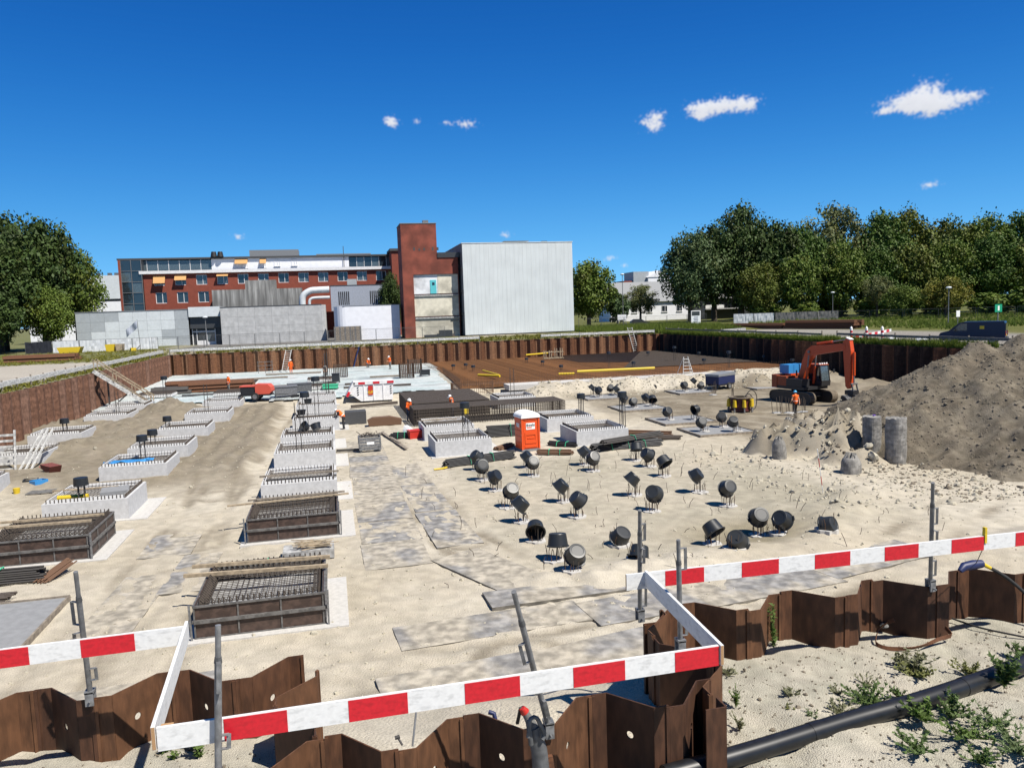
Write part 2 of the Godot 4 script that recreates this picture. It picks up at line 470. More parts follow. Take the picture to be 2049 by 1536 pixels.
func pit_h(x: float, z: float) -> float:
	var h := P + nz2.get_noise_2d(x, z) * 0.03 + nz.get_noise_2d(x * 3.0, z * 3.0) * 0.035
	if z > -50.0: h -= maxf(0.0, nz3.get_noise_2d(x, z) - 0.12) * 0.11 * clampf(0.4 + nz2.get_noise_2d(x + 20.0, z) * 2.0, 0, 1)
	# dumped soil between the left rows of caps
	var soil := sm(-4.0, -5.2, x) * sm(-40.5, -45.0, z) * sm(-75.5, -72.0, z)
	h += soil * (0.34 + nz2.get_noise_2d(x * 2.0, z * 2.0) * 0.16)
	if soil > 0.1 and x > -8.5: h += sin(x * 5.3 + z * 0.35 + nz2.get_noise_2d(x, z) * 3.0) * 0.07 * soil
	for m in mounds:
		var dx: float = x - m[0]; var dz: float = z - m[1]
		var q: float = (dx * dx + dz * dz) / (m[2] * m[2])
		if q < 5.0: h += m[3] * exp(-q * 1.3) * (1.0 + nz.get_noise_2d(x * 3.0, z * 3.0) * 0.45)
	var r := 0.0
	for m in ridge:
		var dx: float = x - m[0]; var dz: float = z - m[1]
		var q: float = (dx * dx + dz * dz) / (m[2] * m[2])
		if q < 4.0: r = maxf(r, m[3] * clampf(1.35 - q * 0.75, 0, 1) * (1.0 + nz.get_noise_2d(x * 6.0, z * 6.0) * 0.9))
	h += r
	h -= track(x, z).x
	# muddy hollow
	var hx := x - 14.2; var hz := z + 24.6
	h -= 0.24 * exp(-(hx * hx / 6.0 + hz * hz / 2.5))
	# cut bank in front of the reinforced slab
	var edge := -69.6 + nz2.get_noise_2d(x * 2.0, 3.0) * 1.2
	var bank := sm(16.5, 20.5, x) * sm(edge + 1.2, edge - 1.4, z)
	h += bank * (1.0 + nz.get_noise_2d(x * 1.2, z * 1.2) * 0.45)
	# blinding level at the far left
	h = lerpf(h, sheet_y(z) - 0.14, sm(-73.0, -75.5, z) * sm(16.0, 13.0, x))
	h = lerpf(h, -2.95, sm(-74.0, -76.0, z) * sm(11.0, 13.5, x))
	# slope up to the recess in the front wall
	var ramp := sm(-17.0, -8.8, z) * sm(-3.5, -0.6, x) * sm(7.5, 4.4, x)
	h = lerpf(h, -0.95 + nz.get_noise_2d(x * 2.0, z * 2.0) * 0.12, ramp)
	return h

# wheel tracks: x = depth of the rut, y = how churned the sand is
var tracks := [[[-9.0, -17.6], [-2.0, -17.4], [4.0, -17.2], [10.0, -17.9], [17.0, -20.5], [25.0, -25.5]], [[-6.8, -17.0], [-6.2, -26.0], [-5.6, -38.0], [-5.2, -52.0], [-4.4, -66.0], [-3.9, -74.0]], [[-5.0, -18.5], [-5.4, -30.0], [-6.4, -44.0], [-7.0, -58.0], [-5.6, -72.0]], [[6.2, -20.0], [4.2, -27.0], [3.0, -40.0], [3.0, -58.0]]]

func track(x: float, z: float) -> Vector2:
	var o := Vector2.ZERO
	var p := Vector2(x, z)
	for t in tracks:
		var run := 0.0
		for i in t.size() - 1:
			var a := Vector2(t[i][0], t[i][1]); var d := Vector2(t[i + 1][0], t[i + 1][1]) - a
			var L := d.length()
			var u := clampf((p - a).dot(d) / (L * L), 0, 1)
			var off := (p - a - d * u).length()
			if off < 1.6:
				var w := absf(off - 0.95)
				if w < 0.34:
					var k := 1.0 - w / 0.34
					var s := run + u * L
					o.x = maxf(o.x, k * (0.055 + 0.018 * sin(s * 15.0)) * (0.6 + nz2.get_noise_2d(s * 3.0, i) * 1.2))
					o.y = maxf(o.y, k * clampf(0.5 + nz2.get_noise_2d(s * 2.0, t.size() * 9.0) * 1.6, 0, 1))
				elif w < 0.5: o.x -= 0.012
			run += L
	return o

func pit_c(x: float, z: float) -> Color:
	var a := nz2.get_noise_2d(x * 0.9 + 50.0, z * 0.9)
	var b := nz.get_noise_2d(x * 0.8, z * 0.8 + 30.0)
	var c := SAND.lerp(PALE, clampf(0.45 + a * 0.9 + b * 0.35, 0, 1))
	var soil := sm(-3.9, -5.0, x + b * 0.8) * sm(-36.5, -44.5, z + a * 5.0 + b * 2.0) * sm(-76.0, -74.0, z)
	c = c.lerp(SOIL.lerp(DAMP, clampf(0.5 + b, 0, 1)), soil * clampf(0.92 + b * 0.5, 0, 1))
	# churned ground round the excavator and the right half
	var churn := sm(20.5, 25.0, x + a * 4.0) * sm(-38.0, -42.0, z + a * 3.0) * sm(-69.5, -68.0, z)
	churn = maxf(churn, sm(19.0, 22.0, x) * sm(-52.0, -56.0, z + a * 4.0) * sm(-69.5, -68.5, z) * 0.8)
	c = c.lerp(DAMP.lerp(SOIL, clampf(0.3 + b, 0, 1)), churn * clampf(1.0 + b * 0.6, 0, 1))
	# greyish trampled field of piles
	var field := sm(4.5, 7.0, x) * sm(22.5, 20.0, x) * sm(-41.5, -39.5, z) * sm(-22.0, -24.0, z)
	c = c.lerp(Color(0.40, 0.365, 0.285), field * clampf(0.55 + a * 1.2 + b * 0.5, 0, 1))
	var hx := x - 14.2; var hz := z + 24.6
	c = c.lerp(Color(0.27, 0.235, 0.16), clampf(1.3 * exp(-(hx * hx / 7.0 + hz * hz / 3.0)) - 0.12, 0, 0.85))
	# tyre marks on the near track
	var t := absf(z + 17.2 - 0.08 * x)
	if x > -3.0 and x < 12.0 and t < 0.9: c = c.lerp(DAMP, clampf(0.8 - t + b * 0.9, 0, 0.7) * clampf(0.4 + a * 1.4, 0, 1))
	var t2 := absf(z + 19.0 + 0.16 * (x - 9.0))
	if x > 9.0 and t2 < 0.6: c = c.lerp(GREY * 0.8, clampf(0.75 - t2 + b, 0, 0.7))
	for m in ridge:
		var q: float = ((x - m[0]) * (x - m[0]) + (z - m[1]) * (z - m[1])) / (m[2] * m[2])
		if q < 2.6: c = c.lerp(Color(0.33, 0.295, 0.235).lerp(DAMP, clampf(0.5 + b * 1.5, 0, 1)), clampf(1.3 - q * 0.5, 0, 0.6))
	var tk := track(x, z)
	c = c.lerp(DAMP.lerp(SOIL, 0.4), clampf(tk.y * (1.0 + b * 1.2), 0, 0.8))
	return c

func grid(xs: Array, zs: Array, hf: Callable, cf: Callable, inside: Callable) -> MB:
	var mb := MB.new()
	mb.tinted = true
	var nx := xs.size(); var nzz := zs.size()
	var id := PackedInt32Array(); id.resize(nx * nzz); id.fill(-1)
	var hh := PackedFloat32Array(); hh.resize(nx * nzz)
	for j in nzz:
		for i in nx: hh[j * nx + i] = hf.call(xs[i], zs[j])
	var need := func(i: int, j: int) -> int:
		var k := j * nx + i
		if id[k] < 0:
			var i0 := maxi(i - 1, 0); var i1 := mini(i + 1, nx - 1); var j0 := maxi(j - 1, 0); var j1 := mini(j + 1, nzz - 1)
			var sx: float = (hh[j * nx + i1] - hh[j * nx + i0]) / (xs[i1] - xs[i0])
			var sz: float = (hh[j1 * nx + i] - hh[j0 * nx + i]) / (zs[j1] - zs[j0])
			mb.col = cf.call(xs[i], zs[j])
			id[k] = mb.vert(Vector3(xs[i], hh[k], zs[j]), Vector3(-sx, 1, -sz).normalized())
		return id[k]
	for j in nzz - 1:
		for i in nx - 1:
			if inside.call((xs[i] + xs[i + 1]) * 0.5, (zs[j] + zs[j + 1]) * 0.5):
				var a: int = need.call(i, j); var b: int = need.call(i + 1, j); var d: int = need.call(i + 1, j + 1); var e: int = need.call(i, j + 1)
				# z runs upwards in the list: a(x0,z0) b(x1,z0) d(x1,z1) e(x0,z1)
				mb.ix.append_array([a, b, d, a, d, e])
	return mb

func steps(a: float, b: float, s: float) -> Array:
	var r := []
	var n := maxi(1, int(round((b - a) / s)))
	for i in n: r.append(a + (b - a) * i / n)
	return r

func in_pit(x: float, z: float) -> bool:
	return (x > PX0 and x < PX1 and z > PZ and z < -9.45) or (x > -0.5 and x < 4.15 and z >= -9.45 and z < -7.45)

func in_hole(x: float, z: float) -> bool:
	return (x > PX0 and x < PX1 and z > PZ and z < -9.95) or (x > -0.5 and x < 4.15 and z >= -9.95 and z < -7.85)

func make_pit_floor() -> void:
	var xs := steps(PX0, -9.0, 0.35) + steps(-9.0, -0.5, 0.2) + steps(-0.5, 4.15, 0.2) + steps(4.15, 15.0, 0.2) + steps(15.0, 34.0, 0.33) + steps(34.0, PX1, 0.6) + [PX1]
	var zs := [PZ]
	var z := PZ
	while z < -10.2:
		z += clampf(-z * 0.0088, 0.15, 0.7)
		zs.append(z)
	zs.append(-9.45)
	zs += [-9.1, -8.8, -8.4, -8.0, -7.7, -7.45]
	structure(grid(xs, zs, pit_h, pit_c, in_pit), "pit_floor", M.sand)

func ground_h(x: float, z: float) -> float:
	if z > -10.2:
		var h := -0.76 + nz.get_noise_2d(x * 1.6, z * 1.6) * 0.07 + nz2.get_noise_2d(x * 3.0, z * 3.0) * 0.10 - maxf(0.0, nz3.get_noise_2d(x, z) - 0.1) * 0.12
		if x > -0.4 and x < 4.05 and z < -7.3: h = -1.3
		return h
	var y := 0.0
	if z < PZ - 0.5: y = sm(PZ - 0.5, PZ - 6.0, z) * 0.35
	if x < PX0 and z < -40.0: y += sm(PX0 - 0.5, PX0 - 4.0, x) * 0.12
	return y + (nz2.get_noise_2d(x, z) * 0.06 if absf(x) < 140.0 and z > -200.0 else 0.0) - 0.04

func ground_c(x: float, z: float) -> Color:
	var a := nz2.get_noise_2d(x * 0.7, z * 0.7)
	var b := nz.get_noise_2d(x * 0.5, z * 0.5)
	if z > -10.2:
		return PALE.lerp(Color(0.45, 0.425, 0.345), clampf(0.4 + a * 0.8 + nz.get_noise_2d(x * 2.5, z * 2.5) * 0.9, 0, 1))
	var grass := Color(0.105, 0.125, 0.035).lerp(Color(0.17, 0.165, 0.06), clampf(0.5 + b, 0, 1))
	if x < PX0:
		var road := Color(0.43, 0.39, 0.335).lerp(Color(0.52, 0.48, 0.41), clampf(0.5 + a + b * 0.6, 0, 1))
		return road.lerp(grass, sm(-96.0, -101.0, z + a * 3.0) * 0.9 if x < -25.0 else sm(-100.0, -108.0, z) * 0.5)
	if z < PZ:
		var dirt := Color(0.36, 0.32, 0.25).lerp(grass, clampf(0.25 + a * 1.6 + b * 1.1 + sm(10.0, 24.0, x) * 0.5, 0, 0.95))
		if x < 12.0: dirt = dirt.lerp(Color(0.20, 0.195, 0.185), sm(-117.0, -119.0, z))
		return dirt.lerp(grass, sm(40.0, 44.0, x))
	var yard := Color(0.28, 0.262, 0.235).lerp(Color(0.36, 0.335, 0.29), clampf(0.5 + a + b, 0, 1))
	yard = yard.lerp(grass, sm(53.0, 51.0, x + b) * 0.8)
	return yard.lerp(grass, sm(70.0, 76.0, x + a * 5.0))

func make_ground() -> void:
	var xs := [-1500.0, -600.0, -300.0, -180.0, -120.0, -90.0] + steps(-70.0, PX0 - 6.0, 3.0) + steps(PX0 - 6.0, PX0, 1.5) + steps(PX0, -9.0, 2.0) + steps(-9.0, -0.5, 0.17) + steps(-0.5, 4.15, 0.17) + steps(4.15, 14.0, 0.15) + steps(14.0, PX1, 3.0) + steps(PX1, PX1 + 6.0, 1.0) + steps(PX1 + 6.0, 110.0, 4.0) + [120.0, 160.0, 240.0, 400.0, 800.0, 1500.0]
	var zs := [-1800.0, -900.0, -500.0, -350.0, -260.0] + steps(-200.0, -122.0, 5.0) + steps(-122.0, PZ, 1.0) + steps(PZ, -9.95, 4.0) + steps(-9.95, -7.85, 0.15) + steps(-7.85, -5.0, 0.15) + steps(-5.0, -3.0, 0.25) + [-3.0, 0.0, 10.0, 60.0, 300.0]
	structure(grid(xs, zs, ground_h, ground_c, func(x, z): return not in_hole(x, z)), "ground", M.near_sand)

func heap_h(x: float, z: float) -> float:
	var best := -9.0
	# crest points: x, z, height above the floor, slope
	for m in [[43.0, -36.0, 2.9, 0.56], [38.6, -36.2, 2.0, 0.56], [36.3, -36.8, 1.5, 0.58], [34.2, -37.2, 0.75, 0.57], [32.6, -36.4, -0.7, 0.56], [31.2, -35.6, -2.2, 0.50], [40.0, -29.5, -0.5, 0.5], [35.0, -31.5, -1.0, 0.42]]:
		var d := Vector2(x - m[0], z - m[1]).length()
		var h: float = m[2] - d * m[3]
		best = maxf(best, h + 0.25 * exp(-absf(best - h) * 2.0))
	best += nz2.get_noise_2d(x * 2.2, z * 2.2) * 0.45 + nz.get_noise_2d(x * 1.4, z * 1.4) * 0.30
	var rill := nz.get_noise_2d(x * 2.6 + z * 0.6, z * 0.7) * 0.16
	return maxf(best + rill, P - 0.35)

func make_heap() -> void:
	var cf := func(x: float, z: float) -> Color:
		var a := nz2.get_noise_2d(x * 1.6, z * 1.6); var b := nz.get_noise_2d(x * 1.2, z * 1.2)
		return Color(0.225, 0.192, 0.145).lerp(Color(0.315, 0.275, 0.212), clampf(0.45 + a * 0.9 + b * 0.7, 0, 1)).lerp(Color(0.12, 0.10, 0.075), clampf(b * 2.0 - 0.3, 0, 0.6))
	var mb := grid(steps(23.5, 50.4, 0.2), steps(-48.0, -21.0, 0.2), heap_h, cf, func(x, z): return x < 49.6 and heap_h(x, z) > P - 0.3)
	structure(mb, "sand_heap", M.heap)

# ---------------------------------------------------------------- sheet piling
# one pile: half flange, slanted web, half flange; x along the wall, z across it (+z towards the viewer's side), top at y = 0
func pile_mesh(w: float, amp: float, h: float, flip: bool, hole := false) -> ArrayMesh:
	var mb := MB.new()
	var t := 0.016
	var s := -1.0 if flip else 1.0
	var pr := [Vector2(0.004, -amp * 0.5 * s), Vector2(w * 0.24, -amp * 0.5 * s), Vector2(w * 0.76, amp * 0.5 * s), Vector2(w - 0.004, amp * 0.5 * s)]
	var nn := []
	for i in 3:
		var d: Vector2 = (pr[i + 1] - pr[i]).normalized()
		nn.append(Vector2(-d.y, d.x) * t * 0.5)
	var off := [nn[0], (nn[0] + nn[1]) * 0.55, (nn[1] + nn[2]) * 0.55, nn[2]]
	# the profile lies in x (along) / y (across) and is pushed down from the top
	var down := Transform3D(Basis(Vector3.RIGHT, Vector3(0, 0, 1), Vector3.DOWN), Vector3.ZERO)
	if hole:
		for i in [0, 2]: mb.prism([pr[i] + off[i], pr[i + 1] + off[i + 1], pr[i + 1] - off[i + 1], pr[i] - off[i]], down, h)
		# web in two halves round a lifting hole
		var d: Vector2 = pr[2] - pr[1]
		var L := d.length()
		var bx := Vector3(d.x / L, 0, d.y / L)
		var tr := Transform3D(Basis(bx, Vector3.UP, bx.cross(Vector3.UP)), Vector3(pr[1].x, 0, pr[1].y) - bx.cross(Vector3.UP) * t * 0.5)
		for e in [0, 1]:
			var half := [Vector2(L * 0.5, 0), Vector2(L * e, 0), Vector2(L * e, -h), Vector2(L * 0.5, -h)]
			for i in 11:
				var a := PI * i / 10.0
				half.append(Vector2(L * 0.5 + (1.0 if e else -1.0) * sin(a) * 0.042, -0.40 - cos(a) * 0.042))
			mb.prism(half, tr, t)
	else:
		var poly := []
		for i in 4: poly.append(pr[i] + off[i])
		for i in range(3, -1, -1): poly.append(pr[i] - off[i])
		mb.prism(poly, down, h)
	# interlock knuckles
	for e in [[0.02, -amp * 0.5 * s], [w - 0.02, amp * 0.5 * s]]:
		mb.boxr(e[0] - 0.02, e[0] + 0.018, -h, -0.012, e[1] - 0.026, e[1] + 0.026)
	return mb.mesh()

func sheet_wall(label: String, from: Vector3, dir: Vector3, count: int, h: float, mats: Array, flip0 := false, w := 0.78, uneven := 0.02, hole := false) -> Node3D:
	var t := thing("sheet_pile_wall", label, "sheet piling", from, atan2(-dir.z, dir.x))
	var a := pile_mesh(w, 0.45, h, flip0, hole)
	var b := pile_mesh(w, 0.45, h, not flip0, hole)
	for i in count:
		inst(a if i % 2 == 0 else b, "sheet_pile", mats[rng.randi() % mats.size()], t, Transform3D(Basis(), Vector3(i * w, rng.randf_range(-uneven, uneven), 0)))
	return t

func make_sheet_walls() -> void:
	var rust := [M.pile_rust, M.pile_rust_b, M.pile_rust_c, M.pile_rust]
	sheet_wall("far rusty sheet pile wall in front of the white building", Vector3(PX0, 0, PZ + 0.1), Vector3.RIGHT, 92, 4.2, rust)
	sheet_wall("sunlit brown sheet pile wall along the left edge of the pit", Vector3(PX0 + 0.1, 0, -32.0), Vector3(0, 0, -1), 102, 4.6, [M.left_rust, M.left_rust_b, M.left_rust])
	sheet_wall("shaded dark sheet pile wall behind the orange excavator", Vector3(PX1 - 0.1, 0, PZ), Vector3(0, 0, 1), 92, 4.6, [M.right_rust_shaded, M.pile_rust_b, M.right_rust_shaded])
	edge_rail("white painted edge rail along the top of the far wall", Vector3(PX0, 0, PZ - 0.75), Vector3(21.5, 0, PZ - 0.75), 0.55, 3.0, M.rail_white, 0.34, 0.08)
	edge_rail("white edge rail left of the far right ladder", Vector3(31.0, 0, PZ - 0.75), Vector3(49.5, 0, PZ - 0.75), 0.45, 3.0, M.rail_white, 0.34, 0.08)
	edge_rail("pale board rail with short posts along the left wall", Vector3(PX0 - 0.7, 0, -33.0), Vector3(PX0 - 0.7, 0, -112.0), 0.5, 2.6, M.rail_white, 0.36, 0.06)
	edge_rail("grey timber rail above the shaded right wall, far stretch", Vector3(PX1 + 0.7, 0, -111.0), Vector3(PX1 + 0.7, 0, -72.0), 0.75, 4.2, M.rail_grey, 0.2, 0.06)
	edge_rail("grey timber rail above the shaded right wall, beside the blue van", Vector3(PX1 + 0.7, 0, -69.5), Vector3(PX1 + 0.7, 0, -48.5), 0.8, 4.2, M.rail_grey, 0.22, 0.06)

func edge_rail(label: String, a: Vector3, b: Vector3, h: float, gap: float, m: Material, tall: float, thick: float) -> void:
	var t := thing("edge_rail", label, "railing", a)
	var n := int(a.distance_to(b) / gap)
	var d := (b - a) / n
	for i in n + 1:
		var mb := MB.new()
		mb.boxr(-0.05, 0.05, -0.3, h + 0.2 + rng.randf_range(0, 0.18), -0.05, 0.05)
		part(mb, "post", M.timber_grey if thick < 0.07 else M.galv_dark, t, Transform3D(Basis(), d * i))
		if i < n:
			var rb := MB.new()
			var side := d.normalized().cross(Vector3.UP) * -0.0
			rb.bar(d * i + Vector3.UP * (h + rng.randf_range(-0.03, 0.03)) + side + d * 0.006, d * (i + 1) + Vector3.UP * (h + rng.randf_range(-0.03, 0.03)) + side - d * 0.006, thick + 0.062, tall)
			part(rb, "rail_board", m, t)

func make_near_walls() -> void:
	var rust := [M.near_rust, M.near_rust_b, M.near_rust_c]
	# near flange centres of the left stretch at x -2.92 and -1.36
	sheet_wall("rusty sheet piles in the left foreground below the barrier", Vector3(-2.91 - 0.78 * 8, 0, -9.7), Vector3.RIGHT, 11, 2.6, rust, true, 0.78, 0.015, true)
	sheet_wall("rusty sheet piles of the recess below the front red and white board", Vector3(1.88 - 0.725 * 4, 0.0, -7.6), Vector3.RIGHT, 7, 2.6, rust, true, 0.725, 0.015, true)
	sheet_wall("rusty sheet piles in the right foreground behind the sand bank", Vector3(5.51 - 0.79 * 2, 0, -9.7), Vector3.RIGHT, 13, 2.6, rust, true, 0.79)
	sheet_wall("short rusty cross wall at the left corner of the recess", Vector3(-0.62, -0.02, -7.95), Vector3(-0.0, 0, -1), 2, 2.6, rust, true)
	sheet_wall("short dark cross wall at the right corner of the recess", Vector3(4.12, 0.0, -7.5), Vector3(0, 0, -1), 3, 2.8, rust, false)
	# corner steel closing the right end of the recess
	var mb := MB.new()
	mb.boxr(3.66, 3.90, -2.4, 0.01, -7.18, -7.16)
	mb.boxr(3.89, 3.91, -2.4, 0.01, -7.38, -7.182)
	solo(mb, "corner_pile", M.near_rust_b, "angled rusty corner pile at the right end of the recess", "sheet pile")

# ---------------------------------------------------------------- concrete slabs, pile caps, reinforcement
func flat_slab(called: String, label: String, cat: String, x0: float, x1: float, z0: float, z1: float, top: float, m: Material, thick := 0.12, edged := true) -> void:
	var t := thing(called, label, cat, Vector3((x0 + x1) / 2, top, (z0 + z1) / 2))
	var w := (x1 - x0) / 2; var d := (z1 - z0) / 2
	var mb := MB.new()
	mb.boxr(-w, w, -thick, 0, -d, d)
	part(mb, "concrete", m, t)
	if edged:
		for e in [[-w - 0.06, -w - 0.005, -d - 0.06, d + 0.06], [w + 0.005, w + 0.06, -d - 0.06, d + 0.06], [-w, w, d + 0.005, d + 0.06], [-w, w, -d - 0.06, -d - 0.005]]:
			var b := MB.new()
			b.boxr(e[0], e[1], -thick - 0.1, 0.05, e[2], e[3])
			part(b, "edge_board", M.timber_grey, t)

func make_slabs() -> void:
	var rows := [[-46.6, -43.3, "nearest"], [-51.9, -48.4, "second"], [-59.7, -56.2, "third"], [-68.0, -64.7, "farthest"]]
	for r in rows:
		flat_slab("blinding_slab", "grey square concrete slab with tubs on it, %s of the row behind the steel bundles" % r[2], "slab", 22.0, 25.8, r[0], r[1], P + 0.1, M.conc_slab)
	flat_slab("blinding_slab", "grey concrete slab with three tubs left of the blue trailer", "slab", 30.9, 34.4, -68.2, -64.8, P + 0.1, M.conc_slab)
	flat_slab("blinding_slab", "empty grey concrete slab left of the excavator counterweight", "slab", 38.7, 42.2, -68.0, -64.7, P + 0.1, M.conc_slab)
	flat_slab("blinding_slab", "grey concrete slab at the left edge below the steel bundles", "slab", -11.6, -8.15, -25.0, -21.3, P + 0.1, M.conc_slab)
	# sheeted blinding at the far left: foil laid over the ground
	var cf := func(x: float, z: float) -> Color:
		var a := nz.get_noise_2d(x * 0.35, z * 1.6); var b := nz2.get_noise_2d(x * 1.3, z * 3.0)
		return Color(0.60, 0.73, 0.72).lerp(Color(0.84, 0.88, 0.87), clampf(0.5 + a * 1.4, 0, 1)).lerp(Color(0.26, 0.29, 0.29), clampf(b * 2.4 - 0.5, 0, 0.6))
	var hf := func(x: float, z: float) -> float: return sheet_y(z) + nz.get_noise_2d(x * 0.9, z * 1.8) * 0.06
	var g := grid(steps(-21.2, 14.2, 0.45), steps(-111.6, -73.0, 0.45), hf, cf, func(x, z): return x < 13.2 + 0.05 * (-77.0 - z) * 0.8 and z < -76.0 + nz2.get_noise_2d(x * 2.5, 9.0) * 2.5)
	solo(g, "plastic_sheeting", M.foil, "pale green white plastic sheeting spread over the far left of the pit", "sheeting")
	# reinforced raft in front of the far right corner
	flat_slab("concrete_raft", "white concrete strip along the front of the rusty reinforcement mat", "slab", 16.5, 49.6, -74.6, -72.2, -2.84, M.conc_white, 0.5, false)
	var t := thing("reinforcement_mat", "wide rust orange reinforcement mat in front of the far wall", "rebar mat", Vector3(12.2, -2.9, -75.0))
	var mb := MB.new()
	mb.prism([Vector2(0, 0), Vector2(37.3, 0), Vector2(37.3, 36.5), Vector2(1.6, 36.5)], Transform3D(Basis(Vector3.RIGHT, Vector3(0, 0, -1), Vector3.UP), Vector3(0, -0.3, 0)), 0.3)
	part(mb, "concrete_bed", M.mat_rust, t)
	var bars := MB.new()
	for i in 120:
		var x := 0.3 + i * 0.31
		bars.bar(Vector3(x, 0.20, -0.1), Vector3(x, 0.20, -36.3), 0.03)
	for i in 118:
		var z := -0.1 - i * 0.31
		bars.bar(Vector3(0.2 + 1.5 * i / 118.0, 0.235, z), Vector3(37.2, 0.235, z), 0.03)
	part(bars, "bar_grid", M.mat_rust, t).set_meta("kind", "stuff")
	var st := MB.new()
	for i in 130:
		var x := 0.15 + i * 0.285
		st.rod(Vector3(x, 0, 0.06), Vector3(x + rng.randf_range(-0.02, 0.02), 0.78 + rng.randf_range(-0.05, 0.05), 0.06), 0.016)
	for i in 60:
		var z := -0.3 - i * 0.3
		st.rod(Vector3(0.05 + z * -0.043, 0, z), Vector3(0.05 + z * -0.043, 0.7, z), 0.016)
	part(st, "edge_bars", M.rebar_rust, t).set_meta("kind", "stuff")
	var k := MB.new()
	for i in 32:
		var x := 24.0 + rng.randf() * 13.0; var z := -3.0 - rng.randf() * 33.0
		k.box(Vector3(x, 0.28, z), Vector3(1.2, 0.02, 3.2))
	# dark grey upper bars on the right part of the mat
	var up := MB.new()
	for i in 70: up.bar(Vector3(19.0 + i * 0.26, 0.30, -20.0 + i * 0.22), Vector3(19.0 + i * 0.26, 0.30, -36.2), 0.04)
	for i in 90: up.bar(Vector3(19.0 + maxf(0.0, (17.0 - i * 0.18) * 0.9), 0.335, -36.2 + i * 0.33), Vector3(37.1, 0.335, -36.2 + i * 0.33), 0.04)
	part(up, "upper_bars", M.rebar, t).set_meta("kind", "stuff")

var cage_mesh: ArrayMesh
var form_meshes := {}

func cap_cage() -> ArrayMesh:
	var mb := MB.new()
	var r := 0.010
	for i in 21:
		var o := -1.5 + i * 0.15
		mb.rod(Vector3(o, 0.78, -1.5), Vector3(o, 0.78, 1.5), r)
		mb.rod(Vector3(-1.5, 0.80, o), Vector3(1.5, 0.80, o), r)
		for s in [-1.0, 1.0]:
			var j := rng.randf_range(-0.02, 0.02)
			mb.rod(Vector3(o, 0.1, s * 1.562), Vector3(o + j, 1.05, s * 1.562), 0.02)
			mb.rod(Vector3(s * 1.512, 0.1, o), Vector3(s * 1.512, 1.05, o + j), 0.02)
			mb.rod(Vector3(o + j, 1.05, s * 1.562), Vector3(o + 0.05, 0.86, s * 1.36), r)
			mb.rod(Vector3(s * 1.512, 1.05, o + j), Vector3(s * 1.33, 0.86, o + 0.05), r)
	for s in [-1.51, 1.51]:
		for y in [0.3, 0.5, 0.92]:
			mb.rod(Vector3(-1.5, y, s), Vector3(1.5, y, s), r)
			mb.rod(Vector3(s, y, -1.5), Vector3(s, y, 1.5), r)
	for i in 14:
		mb.rod(Vector3(-1.5, 0.15, -1.45 + i * 0.22), Vector3(1.5, 0.15, -1.45 + i * 0.22), r)
	return mb.mesh()

func cap_white(label: String, x: float, z: float, apron := 0.35, lift := 0.0) -> Node3D:
	var t := thing("pile_cap_form", label, "formwork", Vector3(x, P + lift, z), 0.0, "white pile cap forms")
	if not form_meshes.has("long"):
		var a := MB.new(); a.boxr(-1.65, 1.65, 0, 0.9, -0.06, 0.06)
		var b := MB.new(); b.boxr(-0.06, 0.06, 0, 0.9, -1.577, 1.577)
		var ai := MB.new(); ai.boxr(-1.50, 1.50, 0.06, 1.03, -0.03, 0.0)
		var bi := MB.new(); bi.boxr(-0.03, 0.0, 0.06, 1.03, -1.50, 1.50)
		var f := MB.new(); f.boxr(-1.46, 1.46, 0.02, 0.50, -1.50, 1.50)  # inner floor raised far above true blinding so light reaches it
		form_meshes.long = a.mesh(); form_meshes.side = b.mesh(); form_meshes.li = ai.mesh(); form_meshes.si = bi.mesh(); form_meshes.floor = f.mesh()
	for s in [-1, 1]:
		inst(form_meshes.long, "form_panel", M.form_white, t, Transform3D(Basis(), Vector3(0, 0, s * 1.64)))
		inst(form_meshes.side, "form_panel", M.form_white, t, Transform3D(Basis(), Vector3(s * 1.59, 0, 0)))
		inst(form_meshes.li, "inner_lining", M.form_in, t, Transform3D(Basis(Vector3.UP, 0.0 if s > 0 else PI), Vector3(0, 0, s * 1.545)))
		inst(form_meshes.si, "inner_lining", M.form_in, t, Transform3D(Basis(Vector3.UP, 0.0 if s > 0 else PI), Vector3(s * 1.495, 0, 0)))
	inst(form_meshes.floor, "raised_blinding", M.form_in, t)
	if apron > 0.0:
		var mb := MB.new()
		mb.boxr(-1.66 - apron * 0.5, 1.66 + apron * 1.5, -0.1, 0.03, -1.71 - apron * 0.6, 1.71 + apron * 0.5)
		part(mb, "blinding_edge", M.conc_white, t)
	inst(cage_mesh, "rebar_cage", M.rebar, t).set_meta("kind", "stuff")
	return t

